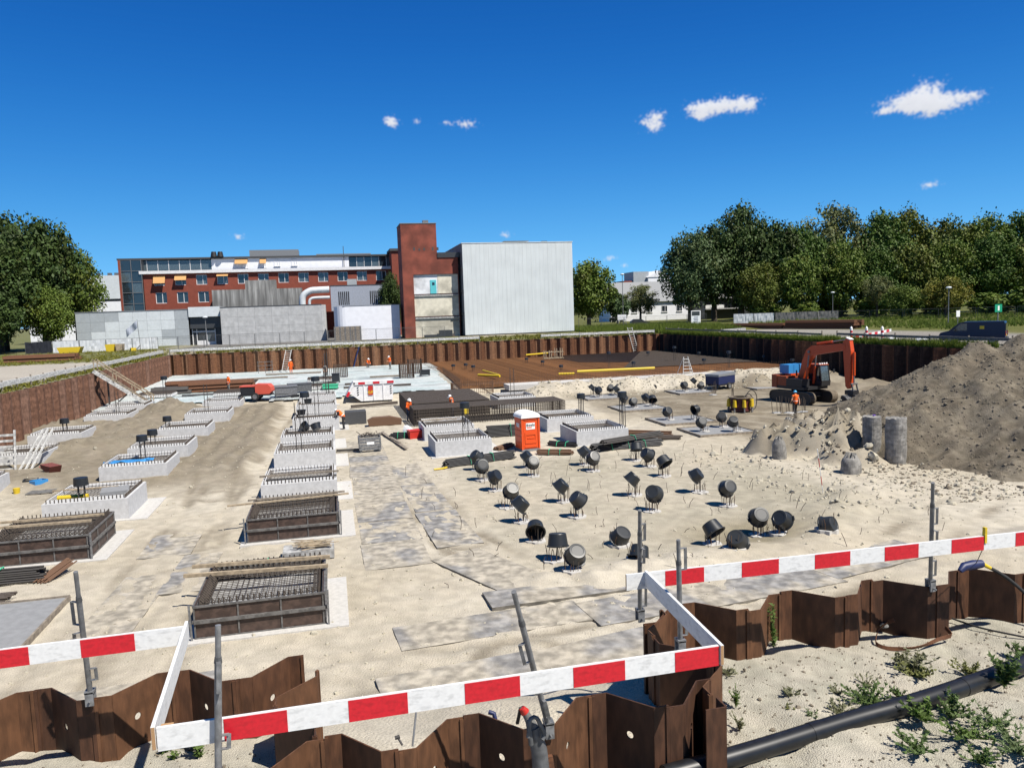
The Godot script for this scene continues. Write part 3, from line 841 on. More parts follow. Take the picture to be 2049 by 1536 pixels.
func cap_steel(label: String, x: float, z: float) -> Node3D:
	var t := thing("pile_cap_form", label, "formwork", Vector3(x, P, z), 0.0, "dark steel pile cap forms")
	for s in 4:
		var tr := Transform3D(Basis(Vector3.UP, s * PI / 2), Vector3.ZERO)
		for i in 3:
			var w := 1.08
			var mb := MB.new()
			mb.boxr(-1.64 + i * w + 0.02, -1.64 + (i + 1) * w - 0.02, 0.03, 0.9, 1.60, 1.63)
			part(mb, "form_panel", M.form_ply, t, tr)
		for y in [[0.0, 0.06], [0.44, 0.53], [0.86, 0.915]]:
			var mb := MB.new()
			mb.boxr(-1.655, 1.655, y[0], y[1], 1.632, 1.70 if y[0] > 0.1 and y[0] < 0.8 else 1.675)
			part(mb, "rail", M.form_steel, t, tr)
		for i in 4:
			var mb := MB.new()
			mb.boxr(-1.64 + i * 1.08 - 0.02, -1.64 + i * 1.08 + 0.02, 0.062, 0.858, 1.634, 1.66)
			part(mb, "rib", M.form_steel, t, tr)
		var n := MB.new()
		n.boxr(-1.58, 1.58, 0.06, 0.88, 1.585, 1.598)
		part(n, "inner_lining", M.form_steel, t, tr)
	var mb := MB.new()
	mb.boxr(-1.9, 2.25, -0.1, 0.035, -2.0, 1.95)
	part(mb, "blinding_edge", M.conc_white, t)
	var fl := MB.new(); fl.boxr(-1.57, 1.57, 0.02, 0.45, -1.57, 1.57)  # floor block lifted to brighten the inside of the form
	part(fl, "raised_blinding", M.conc, t)
	inst(cage_mesh, "rebar_cage", M.rebar, t).set_meta("kind", "stuff")
	for c in [[1.72, 1.72], [-1.72, 1.72]]:
		var b := MB.new()
		b.bar(Vector3(c[0], 0.0, c[1]), Vector3(c[0] * 1.01, 0.98, c[1] * 1.01), 0.05)
		part(b, "corner_clamp", M.galv, t)
	return t

func starters(t: Node3D, dx: float, dz: float, h: float, n: int, cover: bool) -> void:
	# tall column starter bars with a black box over their ends
	for i in n:
		var mb := MB.new()
		var a := TAU * i / n + 0.6
		mb.rod(Vector3(dx + cos(a) * 0.17, 0.3, dz + sin(a) * 0.17), Vector3(dx + cos(a) * 0.16, h, dz + sin(a) * 0.16), 0.026, 6)
		part(mb, "starter_bar", M.rebar_dark, t)
	if cover:
		var c := MB.new()
		c.lathe([Vector2(0.30, h - 0.28), Vector2(0.28, h + 0.05), Vector2(0.0, h + 0.06)], 14, Transform3D(Basis(), Vector3(dx, 0, dz)))
		c.lathe([Vector2(0.0, h + 0.02), Vector2(0.26, h + 0.02), Vector2(0.29, h - 0.28)], 14, Transform3D(Basis(), Vector3(dx, 0, dz)))
		part(c, "black_cover", M.tub, t)

func beam(label: String, a: Vector3, b: Vector3, w: float, h: float, m: Material, called := "timber_beam", cat := "timber") -> void:
	var mb := MB.new()
	var mid := (a + b) * 0.5
	mb.bar(a - mid, b - mid, w, h)
	solo(mb, called, m, label, cat, Transform3D(Basis(), mid))

func make_caps() -> void:
	cage_mesh = cap_cage()
	var t: Node3D
	t = cap_steel("dark steel formwork box of the nearest pile cap, right of the corner barrier", -2.2, -22.3)
	t = cap_steel("dark steel formwork box, second of the centre row of pile caps", -1.75, -30.9)
	t = cap_steel("dark steel formwork box cut by the left edge above the rebar bundles", -10.35, -30.9)
	var ord := ["nearest", "second nearest", "third nearest", "fourth nearest", "fifth nearest", "sixth nearest"]
	var zc := [-36.9, -45.0, -50.9, -58.9, -66.9, -74.9]
	for i in 6:
		t = cap_white("white pile cap form with rebar, %s white one of the centre row" % ord[i], -1.75 + (0.35 if i == 3 else 0.25 if i > 3 else 0.0), zc[i], 0.45 if i < 4 else 0.2, 0.0 if i < 4 else 0.1)
		if i == 1: starters(t, -0.3, 1.3, 3.6, 2, false)
		if i == 2: starters(t, -0.1, 0.6, 3.5, 2, true)
		if i == 3: starters(t, 0.1, 1.1, 3.9, 2, true)
		if i == 5: starters(t, 0.9, 0.9, 4.8, 4, false)
	zc = [-36.6, -44.7, -49.9, -57.6, -66.0, -74.7]
	for i in 6:
		t = cap_white("white pile cap form with rebar, %s of the row left of the brown track" % ord[i], -10.4 + (0.5 if i > 3 else 0.15 if i > 1 else 0.0), zc[i], 0.5 if i == 0 else 0.25, 0.0 if i < 2 else 0.1)
		if i < 4: starters(t, [-0.3, 0.0, -0.4, -1.0][i], [1.0, -0.6, 0.9, 1.2][i], [1.75, 2.1, 1.8, 1.7][i], 4, true)
		if i == 4: starters(t, -0.2, 0.2, 3.1, 2, false)
	zc = [-42.0, -51.1, -58.6, -68.6, -75.5]
	for i in 5:
		t = cap_white("white pile cap form, %s of the leftmost row by the sheet piles" % ord[i], -18.35 + [0.3, 0.0, -0.1, 0.5, 0.3][i], zc[i], 0.25, 0.0 if i < 2 else 0.12)
		if i == 2: starters(t, 0.4, 0.8, 1.8, 4, true)
		if i == 3: starters(t, 0.2, -1.0, 2.6, 2, false)
		if i == 4: starters(t, 2.9, -0.4, 3.2, 2, true)
	t = cap_white("white pile cap form left of the orange toilet, nearer of the two", 7.12, -45.1, 0.5)
	starters(t, 0.25, 1.0, 2.95, 2, true)
	t = cap_white("white pile cap form with boards on it, farther one left of the toilet", 7.2, -51.1, 0.2)
	t = cap_white("white pile cap form partly hidden behind the orange toilet", 15.45, -51.0, 0.3)
	starters(t, 1.2, 0.4, 2.3, 4, true)
	t = cap_white("white pile cap form behind the heap of dark steel bundles", 15.6, -45.1, 0.2)
	starters(t, 1.6, 0.9, 3.0, 4, true)
	t = cap_white("small far pile cap form with dark rim behind the black rebar cages", 15.1, -64.9, 0.0)
	starters(t, -0.1, 0.5, 3.3, 2, false)
	# more caps half sunk in the far sheeting
	for q in [[-1.4, -84.0, "beside the tall rust coloured starter bars"], [-10.0, -82.5, "behind the red compressor"], [-17.6, -84.5, "near the foot of the wooden stair"], [-1.2, -92.0, "in front of the crouching workers"], [-10.2, -92.5, "under the stacked rusty beams"]]:
		var m := thing("sunken_cap_mat", "low brown reinforcement mat in the pale sheeting %s" % q[2], "rebar mat", Vector3(q[0], sheet_y(q[1]) + 0.06, q[1]), 0.0, "sunken reinforcement mats")
		var b := MB.new(); b.boxr(-1.7, 1.7, 0.0, 0.22, -1.7, 1.7); part(b, "rim", M.form_in, m)
		var c := MB.new()
		for i in 21:
			c.bar(Vector3(-1.6 + i * 0.16, 0.32, -1.7), Vector3(-1.6 + i * 0.16, 0.32, 1.7), 0.05)
			c.bar(Vector3(-1.7, 0.36, -1.6 + i * 0.16), Vector3(1.7, 0.36, -1.6 + i * 0.16), 0.04)
			c.rod(Vector3(-1.6 + i * 0.16, 0, 1.72), Vector3(-1.6 + i * 0.16, 0.45, 1.72), 0.015)
		part(c, "bars", M.rebar_rust if rng.randf() < 0.5 else M.rebar, m).set_meta("kind", "stuff")
		if q[0] > -2.0:
			for i in 4:
				var s := MB.new(); s.rod(Vector3(0.4 + i * 0.22, 0, 0.4 + (i % 2) * 0.3), Vector3(0.4 + i * 0.22, 3.2 + rng.randf() * 0.4, 0.4 + (i % 2) * 0.3), 0.03, 5)
				part(s, "starter_bar", M.rebar_rust, m)
	# timbers lying across the forms
	beam("front timber laid across the nearest dark steel form", Vector3(-4.45, -2.86, -22.9), Vector3(-0.45, -2.86, -22.45), 0.10, 0.10, M.timber)
	beam("rear timber laid across the nearest dark steel form", Vector3(-4.35, -2.86, -23.7), Vector3(-0.4, -2.86, -23.3), 0.10, 0.10, M.timber)
	beam("orange brown plank across the second dark steel form of the centre row", Vector3(-4.3, -2.86, -31.2), Vector3(0.35, -2.86, -31.6), 0.12, 0.06, M.timber)
	beam("grey plank behind the orange brown one on the second steel form", Vector3(-3.6, -2.87, -31.9), Vector3(0.2, -2.87, -32.1), 0.12, 0.06, M.timber_grey)
	beam("pale timber across the nearest white form of the centre row", Vector3(-3.55, -2.87, -36.6), Vector3(0.0, -2.87, -36.55), 0.11, 0.09, M.timber_grey)
	beam("dark bar resting in front on the nearest white form of the centre row", Vector3(-3.2, -2.9, -35.75), Vector3(-0.1, -2.9, -35.7), 0.09, 0.08, M.rebar_dark, "steel_bar", "bar")
	beam("rear timber on the left edge steel form", Vector3(-13.6, -2.86, -31.7), Vector3(-8.8, -2.86, -31.6), 0.11, 0.08, M.timber)
	beam("front timber on the left edge steel form", Vector3(-13.6, -2.86, -30.9), Vector3(-9.0, -2.86, -30.75), 0.11, 0.08, M.timber)
	beam("timber across the nearest white form left of the brown track", Vector3(-12.3, -2.87, -37.1), Vector3(-9.6, -2.87, -37.0), 0.11, 0.06, M.timber)
	# unshuttered rebar cages
	cage("broad black rebar cage with a flat top, behind the bent worker", Vector3(8.9, P, -64.9), 6.4, 9.4, 1.25)
	cage("long black rebar cage beam behind the orange toilet", Vector3(11.4, P, -57.7), 11.6, 3.0, 1.25)

func cage(label: String, at: Vector3, w: float, d: float, h: float) -> void:
	var t := thing("rebar_cage", label, "rebar cage", at)
	var top := MB.new()
	var n := int(d / 0.1)
	for i in n + 1:
		var z := -d / 2 + d * i / n
		top.bar(Vector3(-w / 2, h, z), Vector3(w / 2, h, z), 0.04, 0.03)
	for i in int(w / 0.2) + 1:
		var x := -w / 2 + w * i / int(w / 0.2)
		top.bar(Vector3(x, h - 0.035, -d / 2), Vector3(x, h - 0.035, d / 2), 0.03)
	part(top, "top_bars", M.rebar, t).set_meta("kind", "stuff")
	var low := MB.new()
	for i in int(d / 0.25) + 1: low.bar(Vector3(-w / 2, 0.12, -d / 2 + i * 0.25), Vector3(w / 2, 0.12, -d / 2 + i * 0.25), 0.03)
	part(low, "bottom_bars", M.rebar_dark, t).set_meta("kind", "stuff")
	var sd := MB.new()
	for i in int(w / 0.19) + 1:
		var x := -w / 2 + w * i / int(w / 0.19)
		for s in [-1, 1]:
			sd.rod(Vector3(x, 0, s * d / 2), Vector3(x, h + 0.02, s * d / 2), 0.018)
			sd.rod(Vector3(x + 0.04, 0, s * (d / 2 - 0.35)), Vector3(x + 0.04, h, s * (d / 2 - 0.35)), 0.018)
	for i in int(d / 0.19) + 1:
		var z := -d / 2 + d * i / int(d / 0.19)
		for s in [-1, 1]:
			sd.rod(Vector3(s * w / 2, 0, z), Vector3(s * w / 2, h + 0.02, z), 0.018)
			sd.rod(Vector3(s * (w / 2 - 0.35), 0, z), Vector3(s * (w / 2 - 0.35), h, z), 0.018)
	for y in [0.3, 0.55, 0.8, 1.05]:
		for s in [-1, 1]:
			sd.rod(Vector3(-w / 2, y, s * d / 2), Vector3(w / 2, y, s * d / 2), 0.014)
			sd.rod(Vector3(s * w / 2, y, -d / 2), Vector3(s * w / 2, y, d / 2), 0.014)
	part(sd, "stirrups", M.rebar, t).set_meta("kind", "stuff")

# ---------------------------------------------------------------- pile heads with tubs
func make_pile_heads() -> void:
	var rows := [
		[Vector3(23.18, -3.9, -50.43), Vector3(23.05, -3.17, -50.43), Vector3(0.23, 0.49, 0.84)],
		[Vector3(24.73, -3.9, -49.64), Vector3(24.84, -3.06, -49.64), Vector3(0.95, 0.23, -0.21)],
		[Vector3(22.93, -3.9, -44.74), Vector3(22.81, -3.16, -44.74), Vector3(-0.03, 0.47, 0.88)],
		[Vector3(24.86, -3.9, -45.79), Vector3(24.76, -3.06, -45.79), Vector3(-0.38, 0.54, 0.75)],
		[Vector3(24.77, -3.9, -43.86), Vector3(24.52, -3.12, -43.86), Vector3(-0.15, 0.77, 0.63)],
		[Vector3(23.34, -3.9, -59.47), Vector3(23.3, -3.17, -59.47), Vector3(0.38, 0.54, 0.75)],
		[Vector3(23.56, -3.9, -57.98), Vector3(23.54, -3.29, -57.98), Vector3(0.05, 0.43, 0.9)],
		[Vector3(25.19, -3.9, -59.38), Vector3(25.2, -3.17, -59.38), Vector3(0.48, 0.61, 0.63)],
		[Vector3(25.19, -3.9, -57.98), Vector3(25.18, -3.18, -57.98), Vector3(0.17, 0.64, -0.75)],
		[Vector3(23.45, -3.9, -67.55), Vector3(23.35, -3.01, -67.55), Vector3(0.69, 0.71, 0.16)],
		[Vector3(23.6, -3.9, -66.45), Vector3(23.59, -3.15, -66.45), Vector3(0.5, 0.38, 0.78)],
		[Vector3(25.36, -3.9, -67.73), Vector3(25.23, -3.13, -67.73), Vector3(-0.17, 0.64, 0.75)],
		[Vector3(25.58, -3.9, -66.99), Vector3(25.53, -3.2, -66.99), Vector3(0.7, 0.63, 0.34)],
		[Vector3(32.24, -3.9, -66.6), Vector3(32.19, -3.16, -66.6), Vector3(0.27, 0.45, 0.85)],
		[Vector3(33.96, -3.9, -68.1), Vector3(33.91, -2.98, -68.1), Vector3(0.69, 0.71, 0.16)],
		[Vector3(34.04, -3.9, -66.76), Vector3(33.98, -3.28, -66.76), Vector3(-0.16, 0.71, 0.69)],
		[Vector3(12.65, -3.9, -38.11), Vector3(12.67, -3.2, -38.11), Vector3(0.64, 0.7, 0.33)],
		[Vector3(12.55, -3.9, -36.45), Vector3(12.59, -3.2, -36.45), Vector3(0.14, 0.56, 0.82)],
		[Vector3(15.49, -3.9, -38.18), Vector3(15.61, -3.16, -38.18), Vector3(0.08, 0.94, -0.33)],
		[Vector3(15.57, -3.9, -36.36), Vector3(15.44, -3.24, -36.36), Vector3(-0.83, 0.54, 0.16)],
		[Vector3(15.31, -3.9, -34.05), Vector3(15.31, -3.16, -34.05), Vector3(-0.27, 0.71, -0.65)],
		[Vector3(12.51, -3.9, -30.98), Vector3(12.46, -3.15, -30.98), Vector3(0.69, 0.71, 0.16)],
		[Vector3(15.39, -3.9, -30.45), Vector3(15.25, -3.11, -30.45), Vector3(0.62, 0.6, 0.5)],
		[Vector3(12.19, -3.9, -28.3), Vector3(12.26, -3.16, -28.3), Vector3(-0.58, 0.49, 0.65)],
		[Vector3(15.36, -3.9, -27.93), Vector3(15.37, -3.13, -27.93), Vector3(0.09, 0.5, 0.86)],
		[Vector3(9.08, -3.9, -28.46), Vector3(9.11, -3.17, -28.46), Vector3(-0.72, 0.68, 0.1)],
		[Vector3(14.75, -3.9, -24.54), Vector3(14.74, -3.39, -24.54), Vector3(-0.09, 0.56, 0.82)],
		[Vector3(15.22, -3.9, -23.97), Vector3(15.26, -3.41, -23.97), Vector3(-0.74, 0.53, 0.42)],
		[Vector3(16.28, -3.9, -22.82), Vector3(16.36, -3.43, -22.82), Vector3(0.5, 0.38, 0.78)],
		[Vector3(7.07, -3.9, -39.08), Vector3(7.03, -3.17, -39.08), Vector3(-0.67, 0.72, 0.2)],
		[Vector3(6.85, -3.9, -36.47), Vector3(6.85, -3.15, -36.47), Vector3(0.05, 0.43, 0.9)],
		[Vector3(7.02, -3.9, -34.16), Vector3(7.01, -3.23, -34.16), Vector3(0.63, 0.52, 0.58)],
		[Vector3(6.82, -3.9, -30.87), Vector3(7.01, -3.14, -30.87), Vector3(0.08, 0.66, 0.74)],
		[Vector3(6.83, -3.9, -28.53), Vector3(6.83, -3.16, -28.53), Vector3(0.69, 0.71, 0.16)],
		[Vector3(6.72, -3.9, -25.95), Vector3(6.71, -3.43, -25.95), Vector3(0.21, 0.42, -0.88)],
		[Vector3(6.74, -3.9, -23.73), Vector3(6.88, -3.22, -23.73), Vector3(0.04, 0.98, -0.17)],
		[Vector3(6.93, -3.9, -22.34), Vector3(7.06, -3.29, -22.34), Vector3(0.05, 0.74, 0.67)],
		[Vector3(9.31, -3.9, -24.47), Vector3(9.38, -3.55, -24.47), Vector3(0.24, 0.78, 0.57)],
		[Vector3(9.14, -3.9, -22.42), Vector3(9.2, -3.48, -22.42), Vector3(0.33, 0.84, -0.44)],
		[Vector3(12.4, -3.9, -23.66), Vector3(12.41, -3.37, -23.66), Vector3(-0.27, 0.71, -0.65)],
		[Vector3(12.53, -3.9, -22.4), Vector3(12.62, -3.44, -22.4), Vector3(-0.53, 0.71, 0.47)],
		[Vector3(9.73, -3.9, -38.65), Vector3(9.68, -3.3, -38.65), Vector3(0.64, 0.7, 0.33)],
		[Vector3(9.42, -3.9, -36.48), Vector3(9.43, -3.17, -36.48), Vector3(0.01, 0.54, 0.84)],
		[Vector3(9.31, -3.9, -31.04), Vector3(9.24, -3.19, -31.04), Vector3(0.67, 0.7, 0.24)]]
	var heads := []
	var hm := []
	for k in 4:
		var mb := MB.new()
		var pts := []
		for i in 16:
			var rr := 0.34 + rng.randf_range(-0.06, 0.07)
			pts.append(Vector2(cos(TAU * i / 16) * rr, sin(TAU * i / 16) * rr))
		mb.prism(pts, Transform3D(Basis(Vector3.RIGHT, Vector3(0, 0, -1), Vector3.UP), Vector3(0, -0.3, 0)), 0.36)
		hm.append(mb.mesh())
	var tub := MB.new()
	tub.lathe([Vector2(0.335, 0.0), Vector2(0.325, 0.03), Vector2(0.275, 0.38), Vector2(0.262, 0.40), Vector2(0.20, 0.405), Vector2(0.19, 0.395), Vector2(0.0, 0.395)], 28)
	tub.lathe([Vector2(0.0, 0.385), Vector2(0.255, 0.385), Vector2(0.315, 0.02), Vector2(0.325, 0.0)], 28)
	var tub_mesh := tub.mesh()
	var rim := MB.new()
	rim.lathe([Vector2(0.322, -0.012), Vector2(0.36, -0.012), Vector2(0.365, 0.016), Vector2(0.33, 0.03)], 28)
	rim.lathe([Vector2(0.33, 0.012), Vector2(0.322, -0.012)], 28)
	var rim_mesh := rim.mesh()
	var grip := MB.new()
	grip.box(Vector3(0.372, 0.03, 0), Vector3(0.05, 0.04, 0.16))
	var grip_mesh := grip.mesh()
	# number them by rows away from the viewer, then from the left
	var order := []
	for i in rows.size(): order.append(i)
	order.sort_custom(func(a, b): return rows[a][0].z > rows[b][0].z)
	var words := ["first", "second", "third", "fourth", "fifth", "sixth", "seventh", "eighth", "ninth", "tenth"]
	var rowname := ["row nearest the barrier", "second row from the barrier", "third row from the barrier", "row in front of the toilet", "on the nearer grey slabs", "on the farther grey slabs"]
	var cut := [-23.6, -27.6, -32.5, -42.0, -53.5, -90.0]
	var at := 0
	for b in 6:
		var grp := []
		while at < order.size() and rows[order[at]][0].z > cut[b]:
			grp.append(order[at]); at += 1
		grp.sort_custom(func(p, q): return rows[p][0].x / -rows[p][0].z < rows[q][0].x / -rows[q][0].z)
		for j in grp.size():
			var w: Array = rows[grp[j]]
			var base: Vector3 = w[0]; var c: Vector3 = w[1]; var ax: Vector3 = w[2].normalized()
			base.y = pit_h(base.x, base.z) - 0.01
			var where := "%s from the left, %s" % [words[mini(j, 9)] if j < 10 else "eleventh", rowname[b]]
			var lift := 0.1 if b > 3 else 0.0
			var h := thing("cropped_pile", "white pile top under a tub, " + where, "pile head", base + Vector3.UP * lift, 0.0, "pile heads in the sand")
			inst(hm[rng.randi() % 4], "concrete_top", M.conc_white, h)
			var mount := c - ax * 0.0 + ax * 0.17
			var local := mount - h.position
			var bar := MB.new()
			var foot := Vector3(local.x * 0.55, 0.0, local.z * 0.55)
			if foot.length() > 0.28: foot = foot.normalized() * 0.28
			bar.tube([foot, Vector3(lerpf(foot.x, local.x, 0.6), local.y * 0.45, lerpf(foot.z, local.z, 0.6)), local], 0.028, 6)
			part(bar, "main_bar", M.rebar, h)
			for i in 9:
				var a := TAU * i / 9 + rng.randf() * 0.4
				var s := MB.new()
				var bend := Vector3(rng.randf_range(-0.06, 0.06), 0, rng.randf_range(-0.06, 0.06))
				var top := rng.randf_range(0.28, 0.62)
				s.tube([Vector3(cos(a) * 0.24, 0, sin(a) * 0.24), Vector3(cos(a) * 0.25, top * 0.6, sin(a) * 0.25), Vector3(cos(a) * 0.26, top, sin(a) * 0.26) + bend], 0.012, 4)
				part(s, "starter_bar", M.rebar_rust if i % 3 == 0 else M.rebar, h)
			var u := thing("mortar_tub", "black upturned tub, " + where, "tub", c - ax * 0.2, 0.0, "black tubs over the piles")
			var sd := ax.cross(Vector3(0.3, 0.2, 0.9)).normalized()
			u.transform.basis = Basis(sd, ax, sd.cross(ax)).rotated(ax, rng.randf() * TAU) * Basis.from_scale(Vector3.ONE * rng.randf_range(0.97, 1.05))
			inst(tub_mesh, "shell", M.tub if rng.randf() < 0.6 else M.tub_b, u)
			inst(rim_mesh, "rim", M.tub, u)
			inst(grip_mesh, "grip", M.tub, u)
			inst(grip_mesh, "grip", M.tub, u, Transform3D(Basis(Vector3.UP, PI), Vector3.ZERO))

# ---------------------------------------------------------------- steel road plates
func plate(label: String, x: float, z: float, w: float, d: float, turn: float, cover: float, lift := 0.045) -> void:
	var mb := MB.new()
	mb.tinted = true
	var nx := maxi(4, int(w / 0.14)); var nzz := maxi(4, int(d / 0.14))
	var top := PackedInt32Array()
	var sx := rng.randf() * 90.0
	for j in nzz + 1:
		for i in nx + 1:
			var lx := -w / 2 + w * i / nx; var lz := -d / 2 + d * j / nzz
			var a := nz2.get_noise_2d(lx * 4.0 + sx, lz * 2.6) * 1.1 + nz.get_noise_2d(lx * 0.9 + sx, lz * 0.7) * 0.6 + nz.get_noise_2d(lx * 5.0, lz * 3.0 + sx) * 0.25
			var bare := clampf((a - cover - 0.05) * 3.0 + 0.5, 0, 1) * (0.75 + 0.25 * nz.get_noise_2d(lx * 9.0, lz * 9.0))
			var steel := Color(0.235, 0.235, 0.24).lerp(Color(0.36, 0.355, 0.35), clampf(0.5 + nz.get_noise_2d(lx * 5.0, lz * 5.0 + sx) * 1.4, 0, 1))
			mb.col = SAND.lerp(PALE, clampf(0.45 + a * 0.4, 0, 1)).lerp(steel, clampf(bare, 0, 1))
			top.append(mb.vert(Vector3(lx, 0, lz), Vector3.UP))
	for j in nzz:
		for i in nx:
			var a := top[j * (nx + 1) + i]; var b := a + 1; var e := a + nx + 1; var f := e + 1
			mb.ix.append_array([a, b, f, a, f, e])
	mb.col = Color(0.20, 0.185, 0.16)
	for s in [[Vector3(-w / 2, 0, d / 2), Vector3(w / 2, 0, d / 2)], [Vector3(w / 2, 0, d / 2), Vector3(w / 2, 0, -d / 2)], [Vector3(w / 2, 0, -d / 2), Vector3(-w / 2, 0, -d / 2)], [Vector3(-w / 2, 0, -d / 2), Vector3(-w / 2, 0, d / 2)]]:
		mb.quad(s[0] + Vector3.DOWN * 0.14, s[1] + Vector3.DOWN * 0.14, s[1], s[0])
	mb.quad(Vector3(-w / 2, -0.14, -d / 2), Vector3(w / 2, -0.14, -d / 2), Vector3(w / 2, -0.14, d / 2), Vector3(-w / 2, -0.14, d / 2))
	var ys := -99.0
	for o in [[0, 0], [-1, -1], [1, -1], [-1, 1], [1, 1], [0, 1], [0, -1], [1, 0], [-1, 0]]:
		var q := Vector3(o[0] * w * 0.47, 0, o[1] * d * 0.47).rotated(Vector3.UP, turn)
		ys = (0.0 if ys < -90.0 else ys) + pit_h(x + q.x, z + q.z) / 9.0
	solo(mb, "road_plate", M.plate, label, "steel plate", Transform3D(Basis(Vector3.UP, turn), Vector3(x, ys + lift * 0.35, z)), "steel road plates")

func make_plates() -> void:
	var z := -26.2
	var n := ["nearest", "second", "third", "fourth", "fifth", "sixth", "seventh", "eighth", "ninth"]
	for i in 9:
		plate("%s sandy steel plate of the strip beside the centre row of caps" % n[i], 1.72 + rng.randf_range(-0.05, 0.05), z, 2.2, 2.9, rng.randf_range(-0.02, 0.02), [0.35, 0.05, -0.1, 0.25, 0.35, 0.2, 0.1, 0.3, 0.35][i])
		z -= 2.98
	plate("large bare blue grey steel plate in the middle of the sand", 3.95, -28.9, 1.7, 5.0, 0.05, -0.35, 0.07)
	plate("blue grey steel plate behind the large bare one", 3.75, -34.2, 1.6, 5.3, 0.03, -0.15, 0.06)
	plate("sand covered steel plate behind the two blue grey ones", 3.55, -39.6, 1.6, 5.2, 0.03, 0.3)
	plate("half buried steel plate in front of the blue grey ones", 4.55, -23.5, 1.9, 4.2, 0.42, 0.3)
	plate("long grey steel plate with a dark front edge across the near track", 3.75, -19.3, 5.1, 1.5, 0.075, 0.05, 0.09)
	plate("long steel plate lying behind the near track below the black tubs", 6.6, -20.9, 5.4, 1.25, 0.03, -0.1, 0.06)
	plate("streaky steel plate to the right of the corner post", 8.4, -19.3, 4.2, 1.7, 0.10, 0.0, 0.05)
	plate("steel plate with curled corner above the recess", 5.8, -16.7, 3.4, 1.6, 0.18, 0.15, 0.08)
	plate("steel plate under the right barrier board, left one", 11.9, -19.6, 4.6, 1.7, 0.12, 0.1, 0.05)
	plate("steel plate under the right barrier board, right one", 16.2, -20.6, 4.6, 1.7, 0.22, 0.05, 0.06)
	plate("grey patched steel plate in the sand left of the nearest form", -6.3, -24.2, 1.5, 5.0, -0.04, 0.12)
	plate("second grey patched steel plate further up the left lane", -4.9, -26.6, 1.3, 4.0, -0.04, 0.12)
	plate("steel plate patch at the top of the left lane", -6.2, -30.2, 1.8, 3.0, 0.0, 0.2)
	plate("steel plate half under sand right of the tyre marks", 2.4, -16.4, 3.6, 1.4, 0.1, 0.15)
	plate("steel plate at the left edge behind the rusty sheet piles", -5.2, -17.8, 4.6, 1.5, 0.06, 0.2)

# ---------------------------------------------------------------- barrier boards and posts
func band_board(label: String, a: Vector3, b: Vector3, bands: Array, h := 0.205, th := 0.032, tilt := 0.0) -> void:
	# bands: list of [from, to] in metres along the board that are painted red on both faces
	var t := thing("barrier_board", label, "barrier board", a, atan2(-(b - a).z, (b - a).x), "red and white barrier boards")
	t.rotation.z = asin((b.y - a.y) / a.distance_to(b))
	var L := a.distance_to(b)
	var mb := MB.new()
	mb.boxr(0, L, -h / 2, h / 2, -th / 2, th / 2)
	part(mb, "plank", M.board_white, t)
	for e in bands:
		var r := MB.new()
		r.boxr(e[0], e[1], -h / 2 + 0.002, h / 2 - 0.006, th / 2 + 0.001, th / 2 + 0.004)
		r.boxr(e[0], e[1], -h / 2 + 0.002, h / 2 - 0.006, -th / 2 - 0.004, -th / 2 - 0.001)
		part(r, "red_band", M.board_red, t)
	for e in [0.004, L - 0.004]:
		var w := MB.new()
		w.boxr(e - 0.006, e + 0.006, -h / 2 + 0.004, h / 2 - 0.004, -th / 2 + 0.002, th / 2 - 0.002)
		part(w, "raw_end", M.wood_raw, t)

func rail_post(label: String, foot: Vector3, top: Vector3, hooks: Array, thick := 0.045) -> void:
	# galvanised guard rail post: thick tube, thinner upper tube, welded brackets, clamp at the foot
	var t := thing("guard_post", label, "post", foot, 0.0, "galvanised guard posts")
	var d := top - foot
	var L := d.length()
	var mb := MB.new()
	mb.tube([Vector3.ZERO, d * 0.80], 0.030, 12)
	part(mb, "lower_tube", M.galv, t)
	var u := MB.new()
	u.tube([d * 0.79, d], 0.024, 12)
	part(u, "upper_tube", M.galv, t)
	var c := MB.new()
	c.tube([d * 0.775, d * 0.81], [0.034, 0.028], 12)
	part(c, "collar", M.galv_dark, t)
	var fr := Basis(Vector3.RIGHT, d.normalized(), Vector3.RIGHT.cross(d.normalized()).normalized())
	for k in hooks:
		var o: Vector3 = d * (k[0] / L)
		var s: float = k[1]; var len: float = k[2]
		var b := MB.new()
		var ex: Vector3 = fr.x * s * 0.085 + fr.z * k[3]
		b.bar(o + fr.y * len, o + fr.y * len + ex, 0.036, 0.008)
		b.bar(o, o + ex, 0.036, 0.008)
		b.bar(o + ex - fr.y * 0.005, o + ex + fr.y * (len + 0.005), 0.036, 0.009, fr.z)
		part(b, "bracket", M.galv, t)
	var cl := MB.new()
	cl.box(Vector3(0, -0.02, 0.05), Vector3(0.09, 0.16, 0.02))
	cl.box(Vector3(0, -0.02, -0.05), Vector3(0.09, 0.16, 0.02))
	cl.box(Vector3(0, 0.06, 0), Vector3(0.10, 0.03, 0.12))
	cl.tube([Vector3(0.0, -0.05, 0.04), Vector3(0.0, -0.05, 0.12)], 0.012, 6)
	part(cl, "clamp", M.galv, t)

func bands(first: float, step: float, L: float) -> Array:
	var r := []
	var x := first
	while x < L - 0.05:
		r.append([maxf(x, 0.0), minf(x + step, L)])
		x += step * 2.0
	return r

